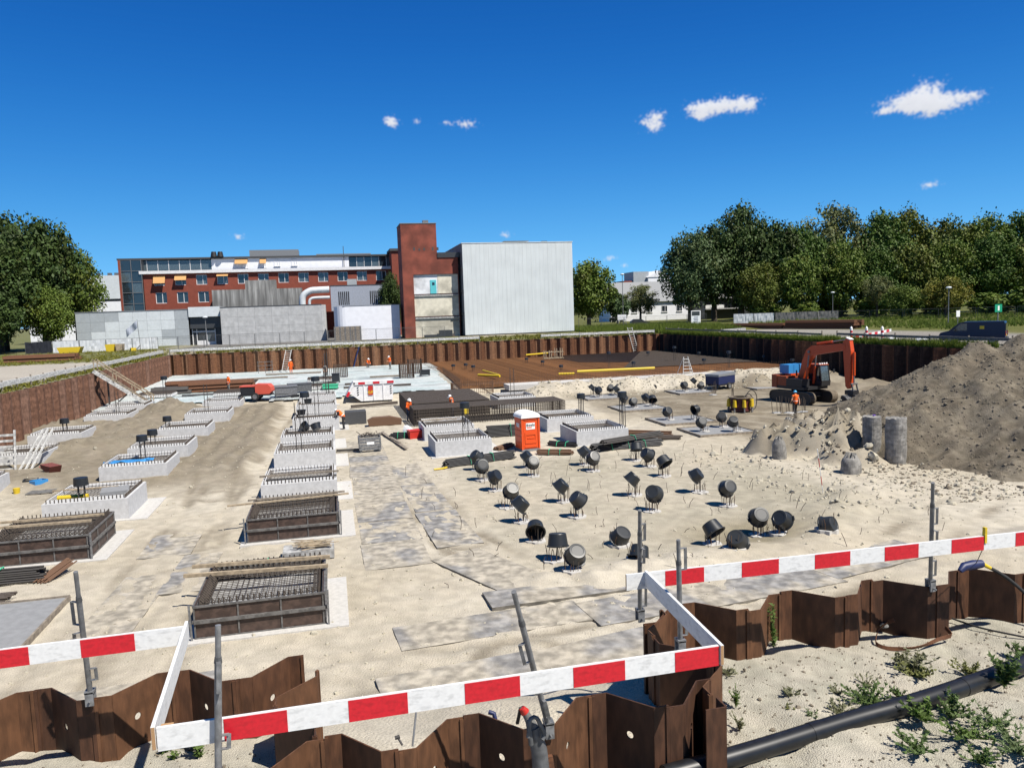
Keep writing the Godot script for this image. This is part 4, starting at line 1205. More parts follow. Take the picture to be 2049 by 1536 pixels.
func make_barriers() -> void:
	band_board("front red and white barrier board above the recess in the piles", Vector3(-1.60, 0.84, -6.68), Vector3(3.56, 0.84, -6.70), bands(0.53, 0.52, 5.16))
	band_board("left barrier board running out of the left edge of the picture", Vector3(-5.3, 0.84, -8.84), Vector3(-1.74, 0.86, -8.86), [[0.42, 0.95], [1.46, 2.0], [2.5, 3.035]])
	band_board("right barrier board with alternating bands running out to the right", Vector3(3.46, 0.84, -8.89), Vector3(10.4, 0.80, -8.82), bands(0.525, 0.537, 6.94))
	band_board("white cross board joining the left and front barrier boards", Vector3(-1.625, 0.86, -6.655), Vector3(-1.735, 0.90, -8.9), [])
	band_board("grey white cross board joining the front and right barrier boards", Vector3(3.585, 0.85, -6.66), Vector3(3.72, 0.87, -8.87), [])
	var wood := MB.new()
	wood.box(Vector3.ZERO, Vector3(0.10, 0.03, 0.07))
	solo(wood, "corner_block", M.wood_raw, "small bare wooden block inside the front left board corner", "block", Transform3D(Basis(), Vector3(-1.535, 0.90, -6.75)))
	# posts: brackets are [height, side, length, forward]
	rail_post("leaning guard post of the left barrier board", Vector3(-2.94, 0.04, -9.46), Vector3(-2.84, 1.65, -9.02), [[0.62, -1.0, 0.27, 0.02], [0.22, 1.0, 0.16, 0.0], [0.98, -1.0, 0.30, -0.03]])
	rail_post("upright guard post at the front left corner, cut by the lower edge", Vector3(-1.14, 0.36, -6.6), Vector3(-1.05, 1.78, -6.62), [[0.35, 1.0, 0.12, 0.0], [0.88, 0.2, 0.24, 0.09]])
	rail_post("leaning guard post in the middle of the front board", Vector3(1.98, -0.02, -7.38), Vector3(1.52, 1.71, -6.76), [[0.18, 0.3, 0.26, 0.05], [0.62, -0.5, 0.22, 0.1], [0.98, -0.9, 0.26, 0.03]])
	rail_post("guard post with grey tube behind the left end of the right board", Vector3(3.88, 0.15, -9.48), Vector3(3.68, 1.74, -8.93), [[0.12, 1.0, 0.34, 0.0], [0.9, 0.4, 0.22, 0.06], [1.22, 0.8, 0.26, 0.0]])
	rail_post("guard post standing beside the right hand cross board", Vector3(3.84, 0.29, -8.15), Vector3(3.74, 1.63, -7.95), [[0.12, 1.0, 0.24, 0.0], [0.98, 1.0, 0.27, 0.0]])
	rail_post("guard post on the right barrier board above the rusty strap", Vector3(8.53, 0.02, -9.48), Vector3(8.05, 1.72, -8.93), [[0.16, 1.0, 0.28, 0.0], [0.78, 0.5, 0.25, 0.06], [1.12, 1.0, 0.28, 0.0]])

# ---------------------------------------------------------------- things on the near bank
func curve(pts: Array, n: int) -> Array:
	var c := Curve3D.new()
	for i in pts.size():
		var tg: Vector3 = (pts[mini(i + 1, pts.size() - 1)] - pts[maxi(i - 1, 0)]) * 0.18
		c.add_point(pts[i], -tg, tg)
	var r := []
	for i in n + 1: r.append(c.sample_baked(c.get_baked_length() * i / n, true))
	return r

func make_foreground() -> void:
	# black drain pipe lying on the sand
	var pts := []
	for p in [Vector3(3.21, -0.7, -7.25), Vector3(4.3, -0.7, -7.39), Vector3(5.73, -0.68, -7.6), Vector3(6.89, -0.66, -7.73), Vector3(8.3, -0.66, -8.01), Vector3(9.63, -0.66, -8.34)]: pts.append(p)
	var t := thing("drain_pipe", "thick black plastic pipe lying on the sand at the lower right", "pipe", Vector3.ZERO)
	var mb := MB.new()
	mb.tube(curve(pts, 40), 0.112, 20)
	part(mb, "pipe", M.pipe_black, t)
	for k in [12, 27]:
		var cp := curve(pts, 40)
		var c := MB.new()
		c.tube([cp[k], cp[k + 1]], 0.117, 20)
		part(c, "joint_sleeve", M.pipe_black, t)
	# wellpoint hose coupling in the recess
	var h := thing("well_hose", "grey rubber hose with coupling rising in front of the middle post", "hose", Vector3(1.82, -0.4, -7.1))
	var a := Vector3(1.82, -0.4, -7.1)
	var up := [Vector3.ZERO, Vector3(1.8, -0.08, -7.1) - a, Vector3(1.75, 0.16, -7.12) - a]
	var hb := MB.new(); hb.tube(up, [0.088, 0.083, 0.07], 16); part(hb, "riser", M.galv_dark, h)
	var lo := MB.new(); lo.tube([Vector3(-0.005, -0.02, 0), Vector3(0, 0.06, 0)], 0.118, 16); part(lo, "flange", M.galv, h)
	var n := MB.new(); n.tube([Vector3(1.75, 0.16, -7.12) - a, Vector3(1.71, 0.25, -7.13) - a, Vector3(1.67, 0.33, -7.15) - a], [0.055, 0.045, 0.035], 12); part(n, "neck", M.rail_grey, h)
	var v := MB.new(); v.tube([Vector3(1.68, 0.31, -7.15) - a, Vector3(1.65, 0.36, -7.15) - a], [0.048, 0.03], 10); part(v, "valve", M.red, h)
	var w := MB.new()
	w.tube(curve([Vector3(1.67, 0.13, -7) - a, Vector3(1.7, 0.3, -7.02) - a, Vector3(1.76, 0.31, -7.02) - a, Vector3(1.84, 0.12, -7.02) - a, Vector3(1.81, 0.08, -7) - a], 14), 0.022, 8)
	w.tube(curve([Vector3(1.68, 0.28, -7.06) - a, Vector3(1.69, 0.17, -7.02) - a, Vector3(1.7, 0.04, -7.02) - a], 8), 0.026, 8)
	part(w, "lashing", M.galv_dark, h)
	var bk := MB.new(); bk.bar(Vector3(1.64, 0.36, -7.16) - a, Vector3(1.63, 0.12, -7.3) - a, 0.03, 0.02); part(bk, "lever", M.black, h)
	var orr := MB.new(); orr.bar(Vector3(1.91, -0.17, -7.12) - a, Vector3(1.93, -0.35, -7.12) - a, 0.05, 0.06); part(orr, "rusty_shackle", M.beam_rust, h)
	# blue hose end and iron pins behind the piles
	var bl := MB.new(); bl.tube([Vector3(1.46, -0.07, -7.95), Vector3(1.51, -0.08, -7.92), Vector3(1.52, -0.15, -7.9)], 0.026, 8)
	solo(bl, "blue_hose_end", M.deep_blue, "bright blue hose end sticking up behind the front piles", "hose")
	var pin := MB.new(); pin.tube([Vector3(0.58, -0.09, -7.55), Vector3(0.67, 0.29, -7.75)], 0.011, 6)
	solo(pin, "steel_pin", M.galv, "thin leaning steel pin on the front piles below the board", "pin")
	var spike := MB.new(); spike.tube([Vector3(0.44, 0, -7.6), Vector3(0.48, -0.06, -7.55)], 0.012, 6); spike.tube([Vector3(0.41, 0, -7.6), Vector3(0.46, 0.01, -7.6)], 0.02, 8)
	solo(spike, "iron_bolt", M.rebar_dark, "small dark bolt lying on the edge of the front piles", "bolt")
	# rusty strap on the sand
	var sp := curve([Vector3(7.9, -0.45, -9.47), Vector3(7.78, -0.62, -9.62), Vector3(7.5, -0.72, -9.33), Vector3(7.72, -0.73, -9.14), Vector3(8.04, -0.72, -9.1), Vector3(8.47, -0.71, -9.21), Vector3(8.71, -0.7, -9.25), Vector3(8.75, -0.66, -9.41)], 40)
	var s := MB.new()
	for i in sp.size() - 1: s.bar(sp[i], sp[i + 1] + (sp[i + 1] - sp[i]) * 0.15, 0.008, 0.055, Vector3(0.2, 1, 0.1 + 0.5 * sin(i * 0.35)))
	solo(s, "steel_strap", M.beam_rust, "bent rusty steel strap lying on the sand below the right post", "strap")
	# blue submersible pump with yellow plug and black hose hung on the piles
	var q := thing("pump", "blue pump with yellow plug hanging on the piles at the right edge", "pump", Vector3(9.4, 0.17, -9.62))
	var o := Vector3(9.4, 0.17, -9.62)
	var pb := MB.new(); pb.tube([Vector3(9.19, 0.1, -9.62) - o, Vector3(9.26, 0.16, -9.62) - o, Vector3(9.44, 0.17, -9.62) - o, Vector3(9.59, 0.17, -9.62) - o], [0.04, 0.065, 0.075, 0.06], 12); part(pb, "body", M.deep_blue, q)
	var py := MB.new(); py.tube([Vector3(9.59, 0.17, -9.62) - o, Vector3(9.73, 0.09, -9.6) - o], [0.035, 0.028], 10); part(py, "plug", M.yellow, q)
	var ph := MB.new(); ph.tube(curve([Vector3(9.73, 0.09, -9.6) - o, Vector3(9.89, -0.02, -9.5) - o, Vector3(10.11, -0.23, -9.4) - o, Vector3(10.33, -0.54, -9.2) - o], 16), 0.026, 8); part(ph, "hose", M.rubber, q)
	var pl := MB.new(); pl.rod(Vector3(9.46, 0.19, -9.6) - o, Vector3(8.88, 0.78, -8.86) - o, 0.006); part(pl, "cord", M.rebar, q)
	var tape := MB.new(); tape.box(Vector3.ZERO, Vector3(0.035, 0.225, 0.05))
	solo(tape, "yellow_tape", M.yellow, "yellow tape wound round the right barrier board", "tape", Transform3D(Basis(), Vector3(8.84, 0.92, -8.83)))
	# cable across the sand
	var cb := MB.new(); cb.tube(curve([Vector3(9.25, -0.74, -9.82), Vector3(9.37, -0.74, -9.42), Vector3(9.57, -0.73, -9.08), Vector3(9.83, -0.73, -8.75)], 20), 0.014, 6)
	solo(cb, "cable", M.rubber, "thin black cable on the sand running out at the right edge", "cable")
	# stones and chunks of asphalt
	var spots := [[Vector3(-1.99, -0.74, -9.63), 0.16], [Vector3(-1.88, -0.74, -9.47), 0.09], [Vector3(-1.84, -0.74, -9.59), 0.11], [Vector3(-2.02, -0.74, -9.51), 0.07], [Vector3(8.05, -0.72, -9.86), 0.06]]
	var w5 := ["largest dark stone below the front left board corner", "dark stone right below the largest one", "dark stone right of the largest one", "small dark stone left of the others at the board corner", "white stone beside the rusty strap"]
	for i in 5: rock(spots[i][0], spots[i][1], w5[i], M.rail_grey if i == 4 else M.asphalt)

func rock_mesh(r: float, sd: int, squash := 0.7) -> MB:
	var mb := MB.new()
	var f := FastNoiseLite.new(); f.seed = sd; f.frequency = 0.9
	var rings := 6; var k := 9
	var pt := func(i: int, j: int) -> Vector3:
		var th := PI * i / rings; var ph := TAU * (j % k) / k
		var d := Vector3(sin(th) * cos(ph), cos(th), sin(th) * sin(ph))
		return d * r * (1.0 + f.get_noise_3dv(d * 1.6) * 0.55) * Vector3(1, squash, 1)
	for i in rings:
		for j in k:
			if i == 0: mb.tri(pt.call(0, 0), pt.call(1, j + 1), pt.call(1, j))
			elif i == rings - 1: mb.tri(pt.call(i, j), pt.call(i, j + 1), pt.call(rings, 0))
			else: mb.quad(pt.call(i, j), pt.call(i, j + 1), pt.call(i + 1, j + 1), pt.call(i + 1, j))
	return mb

func rock(at: Vector3, r: float, label: String, m: Material, called := "stone") -> void:
	solo(rock_mesh(r, rng.randi() % 1000), called, m, label, "stone", Transform3D(Basis(Vector3.UP, rng.randf() * 6.0), at))

# ---------------------------------------------------------------- buildings
func pbox(called: String, m: Material, parent: Node, x0: float, x1: float, y0: float, y1: float, z0: float, z1: float) -> MeshInstance3D:
	var mb := MB.new()
	mb.boxr(-(x1 - x0) / 2, (x1 - x0) / 2, 0, y1 - y0, -(z1 - z0) / 2, (z1 - z0) / 2)
	return part(mb, called, m, parent, Transform3D(Basis(), Vector3((x0 + x1) / 2, y0, (z0 + z1) / 2)))

# a wall of rectangular pieces around openings; openings [x0, x1, y0, y1]; z is the outer face, d the thickness behind it
func pierced(called: String, m: Material, parent: Node, x0: float, x1: float, y0: float, y1: float, z: float, d: float, holes: Array) -> void:
	var ys := [y0, y1]
	for h in holes:
		for y in [h[2], h[3]]:
			if y > y0 and y < y1 and not ys.has(y): ys.append(y)
	ys.sort()
	var mb := MB.new()
	for i in ys.size() - 1:
		var a: float = ys[i]; var b: float = ys[i + 1]
		var cuts := []
		for h in holes:
			if h[2] <= a + 0.001 and h[3] >= b - 0.001: cuts.append([h[0], h[1]])
		cuts.sort_custom(func(p, q): return p[0] < q[0])
		var x := x0
		for c in cuts:
			if c[0] > x: mb.boxr(x, c[0], a, b, z - d, z)
			x = maxf(x, c[1])
		if x < x1: mb.boxr(x, x1, a, b, z - d, z)
	part(mb, called, m, parent)

func window(parent: Node, x0: float, x1: float, y0: float, y1: float, z: float, curtain: float, mull := 0.6) -> Node3D:
	# white frame with a pane, a mullion and a curtain behind
	var w := Node3D.new(); w.name = "window"; parent.add_child(w, true)
	var f := MB.new()
	var t := 0.10
	f.boxr(x0, x1, y0, y0 + t, z - 0.1, z + 0.03); f.boxr(x0, x1, y1 - t, y1, z - 0.1, z + 0.03)
	f.boxr(x0, x0 + t, y0 + t, y1 - t, z - 0.1, z + 0.03); f.boxr(x1 - t, x1, y0 + t, y1 - t, z - 0.1, z + 0.03)
	var mx := lerpf(x0, x1, mull)
	f.boxr(mx - 0.05, mx + 0.05, y0 + t, y1 - t, z - 0.1, z + 0.02)
	part(f, "frame", M.white_paint, w)
	var g := MB.new(); g.boxr(x0 + t, x1 - t, y0 + t, y1 - t, z - 0.09, z - 0.07)
	part(g, "pane", M.glass if curtain < 0.5 else M.glass_pale, w)
	var s := MB.new(); s.boxr(x0 - 0.08, x1 + 0.08, y0 - 0.09, y0 - 0.004, z - 0.02, z + 0.14)
	part(s, "sill", M.white_paint, w)
	return w

func make_buildings() -> void:
	# ---- tall blank white building
	var b := thing("white_building", "tall blank white clad building beside the brick tower", "building", Vector3(22.4, 0, -130))
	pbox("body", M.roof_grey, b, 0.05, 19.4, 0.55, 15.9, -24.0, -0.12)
	pbox("base", M.roof_dark, b, 0.3, 19.2, -0.4, 0.55, -23.5, -0.3)
	for i in 26: pbox("cladding_panel", M.clad_white, b, i * 0.75 + 0.006, (i + 1) * 0.75 - 0.006, 0.5, 15.95, -0.11, 0.0 - (i % 2) * 0.006)
	for i in 12: pbox("side_panel", M.roof_grey, b, -0.05, 0.045, 0.5, 15.9, -24.0 + i * 1.98, -24.0 + (i + 1) * 1.98 - 0.03)  # side turned from the sun, its shade put in as grey
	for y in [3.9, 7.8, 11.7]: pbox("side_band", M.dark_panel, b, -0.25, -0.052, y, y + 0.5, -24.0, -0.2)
	pbox("roof_edge", M.clad_white, b, -0.1, 19.6, 15.96, 16.08, -24.1, 0.06)
	pbox("roof_unit", M.steel_grey, b, 9.0, 12.8, 16.08, 16.7, -9.0, -6.0)
	pbox("roof_frame", M.galv, b, 8.6, 13.2, 16.72, 16.8, -9.4, -5.6)
	pbox("roof_vent", M.roof_dark, b, 15.6, 16.6, 16.08, 16.7, -6.5, -5.5)
	for q in [1.0, 6.2]: pbox("roof_light", M.white_paint, b, q, q + 0.9, 16.08, 16.35, -4.0, -3.0)
	# ---- brick stair tower with stripped floors
	var k := thing("brick_tower", "red brick stair tower with cream stripped walls and a turquoise door", "building", Vector3(12.35, 0.15, -131.8))
	k.scale = Vector3.ONE * 0.955
	pierced("brick_wall", M.brick, k, 0.0, 6.3, 0.0, 20.3, 0.0, 0.4, [[1.9, 6.301, 0.2, 11.4]])
	pierced("brick_wall", M.brick, k, 6.304, 10.0, 0.0, 14.3, 0.0, 0.4, [[6.304, 9.95, 0.2, 11.4]])
	pbox("tower_core", M.brick, k, 0.004, 6.29, 0.0, 20.25, -7.0, -0.41)
	pbox("wing_core", M.brick, k, 6.3, 10.0, 0.0, 14.2, -7.0, -0.42)
	pbox("fascia", M.dark_panel, k, 6.31, 10.3, 14.3, 15.2, -7.0, 0.15)
	pbox("coping", M.roof_grey, k, -0.08, 6.38, 20.3, 20.42, -7.05, 0.08)
	pbox("chimney", M.galv, k, 4.3, 5.3, 20.43, 21.2, -3.5, -2.5)
	pbox("roof_dome", M.white_paint, k, 0.9, 1.9, 20.43, 20.7, -3.5, -2.5)
	for i in 3:
		var y0: float = [0.2, 3.95, 7.95][i]; var y1: float = [3.5, 7.5, 11.3][i]
		var c := pbox("stripped_wall", M.plaster_white if i == 2 else M.cream, k, 1.92, 9.9, y0, y1, -0.40, -0.30)
		pbox("floor_edge", M.conc, k, 1.95, 9.93, y1 + 0.01, y1 + 0.28, -0.39, -0.1)
	pbox("stripped_wall", M.cream, k, 6.2, 9.86, 7.97, 11.28, -0.295, -0.25)
	var door := pbox("door", M.turquoise, k, 4.85, 5.95, 7.97, 10.4, -0.29, -0.22)
	var dp := MB.new(); dp.boxr(-0.2, 0.25, 1.5, 2.0, 0.04, 0.06); part(dp, "door_pane", M.glass, door)
	pbox("window_slot", M.glass, k, 8.3, 9.9, 3.0, 3.2, -0.28, -0.2)
	pbox("base_block", M.dark_panel, k, 3.3, 8.4, 0.0, 0.65, 0.02, 0.9)
	pbox("base_block", M.dark_panel, k, 6.0, 8.4, 0.66, 1.4, 0.03, 0.8)
	# dark toothing holes where the demolished wing joined
	for i in 5:
		pbox("brick_scar", M.roof_dark, k, 2.1 + i * 0.9 + (0.6 if i > 2 else 0.0), 2.4 + i * 0.9 + (0.6 if i > 2 else 0.0), 15.6, 15.9 + rng.randf() * 0.3, 0.001, 0.02)
	# ---- long brick hospital wing
	var h := thing("hospital_wing", "long red brick wing with rows of white framed windows and a pale top floor", "building", Vector3(0, 0, -160))
	var holes := []
	var ups := []
	for i in 12:
		var x := -32.4 + i * 3.82
		if i != 11: ups.append(x)
		holes.append([x, x + 2.0, 11.5, 13.4])
		if i < 4: holes.append([x + 0.15, x + 2.15, 8.1, 10.2])
	pierced("brick_wall", M.brick_far, h, -34.2, 13.4, 0.0, 13.7, 0.0, 0.35, holes)
	pbox("inner_core", M.dark_panel, h, -34.0, 13.0, 0.0, 13.6, -12.0, -0.5)
	for i in holes.size():
		var o: Array = holes[i]
		window(h, o[0], o[1], o[2], o[3], -0.18, 1.0 if (i * 7 + 3) % 5 < 3 and i > 3 else 0.0)
	pbox("white_band", M.white_paint, h, -34.8, 14.0, 13.72, 14.3, -0.6, 0.5)
	# recessed pale top floor
	pbox("top_floor", M.render_white, h, -22.0, 4.4, 14.31, 16.5, -10.0, -1.6)
	pbox("top_floor_core", M.dark_panel, h, -36.5, 13.6, 14.31, 16.4, -9.8, -2.2)
	for i in 7:
		pbox("glazing", M.glass_pale, h, -35.6 + i * 1.95, -33.75 + i * 1.95, 14.5, 16.35, -1.75, -1.68)
		pbox("glazing_bar", M.white_paint, h, -35.72 + i * 1.95, -35.62 + i * 1.95, 14.31, 16.4, -1.8, -1.6)
	for i in 6:
		pbox("glazing", M.glass_pale if i % 2 else M.glass, h, 4.5 + i * 1.5, 5.9 + i * 1.5, 14.4, 16.35, -1.9, -1.8)
		pbox("glazing_bar", M.white_paint, h, 5.91 + i * 1.5, 5.99 + i * 1.5, 14.31, 16.4, -1.9, -1.7)
	for q in [[-10.2, 0.9], [-6.9, 0.9]]: window(h, q[0], q[0] + 1.1, 14.9, 16.2, -1.55, 0.0)
	for q in [-17.5, -16.3, -12.8]: window(h, q, q + 1.05, 14.6, 16.2, -1.55, 0.0)
	pbox("roof", M.roof_dark, h, -38.9, 13.6, 16.52, 16.85, -11.0, -1.2)
	pbox("roof_box", M.roof_grey, h, -15.0, -5.5, 16.86, 18.3, -9.0, -4.0)
	pbox("roof_deck", M.roof_grey, h, -2.0, 9.0, 16.86, 17.3, -9.0, -4.0)
	for q in [-21.4, -20.2]:
		var c := MB.new(); c.lathe([Vector2(0.62, 0), Vector2(0.45, 0.9), Vector2(0.42, 1.0), Vector2(0.0, 1.0)], 10); part(c, "roof_cowl", M.black, h, Transform3D(Basis(), Vector3(q, 16.86, -1.2)))
	var mast := MB.new(); mast.rod(Vector3(3.4, 14.3, -1.3), Vector3(3.4, 18.6, -1.3), 0.07, 6); part(mast, "mast", M.roof_dark, h)
	var an := [[-32.4, 11.9, 13.4], [-28.58, 12.4, 13.45], [-20.94, 13.0, 13.5], [-17.6, 15.4, 16.4], [-16.4, 15.4, 16.4], [-12.9, 15.4, 16.4]]
	for q in an:
		var m := MB.new()
		var z0 := -1.5 if q[1] > 14.0 else 0.02
		var w := 1.2 if q[1] > 14.0 else 2.1
		m.quad(Vector3(q[0], q[1], z0 + 0.9), Vector3(q[0] + w, q[1], z0 + 0.9), Vector3(q[0] + w, q[2], z0), Vector3(q[0], q[2], z0))
		m.quad(Vector3(q[0], q[2] + 0.02, z0), Vector3(q[0] + w, q[2] + 0.02, z0), Vector3(q[0] + w, q[1] + 0.02, z0 + 0.92), Vector3(q[0], q[1] + 0.02, z0 + 0.92))
		part(m, "awning", M.awning, h)
	# glazed stair corner at the left end
	var gs := thing("glazed_stair", "tall glass stairwell at the left end of the brick wing", "building", Vector3(-38.2, 0, -159.6))
	pbox("stair_core", M.dark_panel, gs, 0.2, 3.9, 0.0, 16.4, -6.0, -0.3)
	pbox("corner_post", M.brick_far, gs, -0.15, 0.25, 0.0, 16.4, -0.3, 0.1)
	for i in 8:
		for j in 2: pbox("pane", M.glass if (i + j) % 3 else M.glass_pale, gs, 0.28 + j * 1.8, 2.0 + j * 1.8, i * 2.05 + 0.06, (i + 1) * 2.05 - 0.06, -0.2, -0.14)
		pbox("transom", M.galv, gs, 0.26, 3.95, i * 2.05 - 0.05, i * 2.05 + 0.05, -0.13, 0.0)
	for j in 3: pbox("mullion", M.galv, gs, 0.26 + j * 1.8 - 0.05, 0.26 + j * 1.8 + 0.05, 0.0, 16.4, -0.12, 0.03)
	# brick end block behind the tower
	var e := thing("brick_end_block", "low dark roofed brick block left of the brick tower top", "building", Vector3(12.6, 0, -156))
	pbox("wall", M.brick_far, e, 0.0, 4.6, 0.0, 17.0, -8.0, 0.0); pbox("roof", M.roof_dark, e, -0.3, 4.8, 17.02, 17.5, -8.2, 0.3)
	# ---- low grey panelled building with entrance
	var g := thing("panel_building", "low pale grey panelled building with the white entrance door", "building", Vector3(-41.3, 0, -142))
	pbox("body", M.dark_panel, g, 0.1, 17.6, 0.0, 6.45, -12.0, -0.15)
	var pal := [[0, 0, 0, 1, 1, 1, 1, 0], [0, 0, 1, 1, 1, 1, 1, 0], [0, 1, 1, 1, 1, 1, 0, 0], [0, 0, 1, 1, 1, 1, 1, 0]]
	for r in 4:
		for c in 8:
			pbox("wall_panel", M.panel_light if pal[3 - r][c] else M.panel_mid, g, c * 2.2 + 0.012, (c + 1) * 2.2 - 0.012, r * 1.62 + 0.01, (r + 1) * 1.62 - 0.01, -0.14, 0.0)
	pbox("roof_edge", M.roof_grey, g, -0.1, 17.7, 6.49, 6.62, -12.1, 0.06)
	pbox("entrance_head", M.panel_light, g, 17.7, 22.8, 5.2, 6.9, -8.0, 0.25)
	pbox("entrance_fascia", M.dark_panel, g, 17.75, 22.75, 3.2, 5.18, -7.9, -0.4)
	pbox("entrance_back", M.dark_panel, g, 17.75, 22.75, 0.0, 3.18, -7.0, -1.2)
	var ent := Node3D.new(); ent.name = "entrance"; g.add_child(ent)
	for q in [[17.9, 18.05, 0.0, 3.1], [18.6, 18.72, 0.0, 3.1], [20.2, 20.34, 0.0, 3.1], [21.6, 21.74, 0.0, 3.1]]: pbox("frame_post", M.white_paint, ent, q[0], q[1], q[2], q[3], -1.1, -0.95)
	pbox("frame_head", M.white_paint, ent, 17.9, 21.75, 2.55, 2.75, -1.08, -0.97)
	pbox("frame_sill", M.white_paint, ent, 20.35, 21.6, 0.0, 0.9, -1.07, -0.98)
	pbox("door_leaf", M.white_paint, ent, 18.73, 20.19, 0.0, 1.1, -1.05, -1.0)
	pbox("glass_pane", M.glass_pale, ent, 20.35, 21.6, 0.92, 2.54, -1.05, -1.0)
	pbox("glass_pane", M.glass, ent, 18.9, 20.0, 1.12, 2.5, -1.05, -1.0)
	# ---- grey fibre cement hall with rounded corner
	var f := thing("grey_hall", "plain grey weathered hall with a rounded right corner behind the far wall", "building", Vector3(-18.2, 0, -140))
	for r in 4:
		for c in 6: pbox("wall_panel", M.fibre, f, c * 2.8 + 0.01, (c + 1) * 2.8 - 0.01, r * 1.65 + 0.01, (r + 1) * 1.65 - 0.01, -0.15, 0.0)
	pbox("body", M.fibre, f, 0.02, 16.8, 0.0, 6.6, -14.0, -0.16)
	var rc := MB.new(); rc.prism([Vector2(16.81, -0.8), Vector2(17.3, -0.72), Vector2(17.5, -0.5), Vector2(17.58, 0.1), Vector2(17.58, 13.0), Vector2(16.81, 13.0)], Transform3D(Basis(Vector3.RIGHT, Vector3(0, 0, -1), Vector3.UP), Vector3(0, 0, -0.8)), 6.6); part(rc, "rounded_corner", M.fibre, f)
	pbox("roof_edge", M.roof_dark, f, -0.05, 16.9, 6.62, 6.74, -14.0, 0.05)
	# upper stained block
	var u := thing("stained_upper_hall", "higher grey hall with dark rain streaks behind the plain grey hall", "building", Vector3(-21.4, 0, -155))
	for c in 6: pbox("wall_panel", M.fibre_stained, u, c * 2.75 + 0.01, (c + 1) * 2.75 - 0.01, 0.0, 10.2, -0.2, 0.0)
	pbox("body", M.fibre_stained, u, 0.05, 16.4, 0.0, 10.15, -4.0, -0.21)
	pbox("roof_block", M.fibre_stained, u, 6.0, 11.6, 10.21, 11.9, -3.5, -0.6)
	# ventilation ducts
	var d := thing("roof_duct", "pale bent ventilation ducts between the grey hall and the plant room", "duct", Vector3(-5.2, 7.0, -151))
	var d1 := MB.new(); d1.tube(curve([Vector3(0.3, -0.6, 0), Vector3(0.5, 1.4, 0), Vector3(1.8, 2.4, 0), Vector3(3.2, 2.55, 0), Vector3(5.4, 2.6, 0)], 18), 0.62, 14); part(d1, "large_duct", M.panel_light, d)
	var d2 := MB.new(); d2.tube(curve([Vector3(1.6, -0.6, 0.8), Vector3(1.7, 0.6, 0.8), Vector3(2.5, 1.05, 0.8), Vector3(5.4, 1.1, 0.8)], 14), 0.28, 10); part(d2, "small_duct", M.panel_light, d)
	# plant room
	var p := thing("plant_room", "blue grey plant room with two louvred grilles above the white rounded hall", "building", Vector3(0.4, 0, -150.5))
	pbox("wall", M.plant, p, 0.0, 10.5, 5.5, 10.2, -7.0, 0.0)
	pbox("roof_edge", M.roof_dark, p, -0.08, 10.6, 10.21, 10.33, -7.0, 0.06)
	for q in [1.4, 7.3]:
		for i in 6: pbox("louvre", M.black, p, q + i * 0.36, q + i * 0.36 + 0.2, 6.6, 9.1, 0.002, 0.03)
	pbox("roof_unit", M.panel_mid, p, 3.2, 5.0, 10.34, 11.5, -3.0, -1.5)
	pbox("hatch_line", M.panel_mid, p, 4.3, 4.36, 6.3, 8.6, 0.002, 0.02); pbox("hatch_line", M.panel_mid, p, 5.4, 5.46, 6.3, 8.0, 0.002, 0.02)
	# white rounded hall
	var w := thing("white_rounded_hall", "white hall with rounded left corner left of the brick tower", "building", Vector3(0.73, 0.2, -134.2))
	w.scale = Vector3.ONE * 0.919
	var wp := [Vector2(12.0, 0), Vector2(2.0, 0)]
	for i in 7: wp.append(Vector2(2.0 - 2.0 * sin(PI / 12 * i), 2.0 - 2.0 * cos(PI / 12 * i)))
	wp += [Vector2(0, 4.4), Vector2(12.0, 4.4)]
	var wm := MB.new(); wm.prism(wp, Transform3D(Basis(Vector3.RIGHT, Vector3(0, 0, -1), Vector3.UP), Vector3.ZERO), 6.4); part(wm, "wall", M.render_white, w)
	pbox("roof_edge", M.roof_grey, w, 1.6, 12.1, 6.41, 6.5, -4.4, 0.05)
	var sh := thing("timber_shed", "weathered grey board shed in front of the white rounded hall", "shed", Vector3(0.55, 0.1, -133.4))
	sh.scale = Vector3(0.944, 0.944, 0.2)
	for i in 16: pbox("board", M.timber_grey if i % 3 else M.rail_grey, sh, i * 0.3 + 0.008, (i + 1) * 0.3 - 0.008, 0, 2.75 + rng.randf() * 0.03, -0.04, 0.0)
	pbox("shed_body", M.roof_dark, sh, 0.02, 4.78, 0.0, 2.7, -3.0, -0.05)
	# ---- background left
	var bl := thing("pale_block", "pale block seen between the left trees and the glass stairwell", "building", Vector3(-68.0, 0, -200))
	pbox("wall", M.panel_light, bl, 0.0, 24.0, 10.5, 16.0, -10.0, 0.0); pbox("shadow_gap", M.dark_panel, bl, 0.1, 23.9, 9.9, 10.48, -10.0, -0.6); pbox("lower_wall", M.render_white, bl, 0.0, 24.0, 0.0, 9.88, -10.0, -0.1)
	for q in [14.5, 17.0, 18.5]: pbox("roof_vent", M.galv_dark, bl, q, q + 0.8, 16.01, 16.7, -3.0, -2.0)
	# ---- background right between the trees
	var r1 := thing("slate_roof_house", "pale house with a grey pitched roof between the right hand trees", "building", Vector3(77.0, 0, -205))
	pbox("wall", M.render_white, r1, 0.0, 26.0, 0.0, 5.6, -10.0, 0.0)
	var rf := MB.new(); rf.prism([Vector2(-0.6, 5.6), Vector2(5.0, 11.4), Vector2(10.6, 5.6)], Transform3D(Basis(Vector3(0, 0, -1), Vector3.UP, Vector3.RIGHT), Vector3(0, 0.02, 0)), 26.0); part(rf, "roof", M.roof_grey, r1)
	for i in 5: window(r1, 1.5 + i * 4.6, 3.3 + i * 4.6, 2.6, 4.4, 0.08, 0.0)
	var r2 := thing("white_gable_house", "white gabled house with three small square windows far behind the trees", "building", Vector3(99.2, 0, -230))
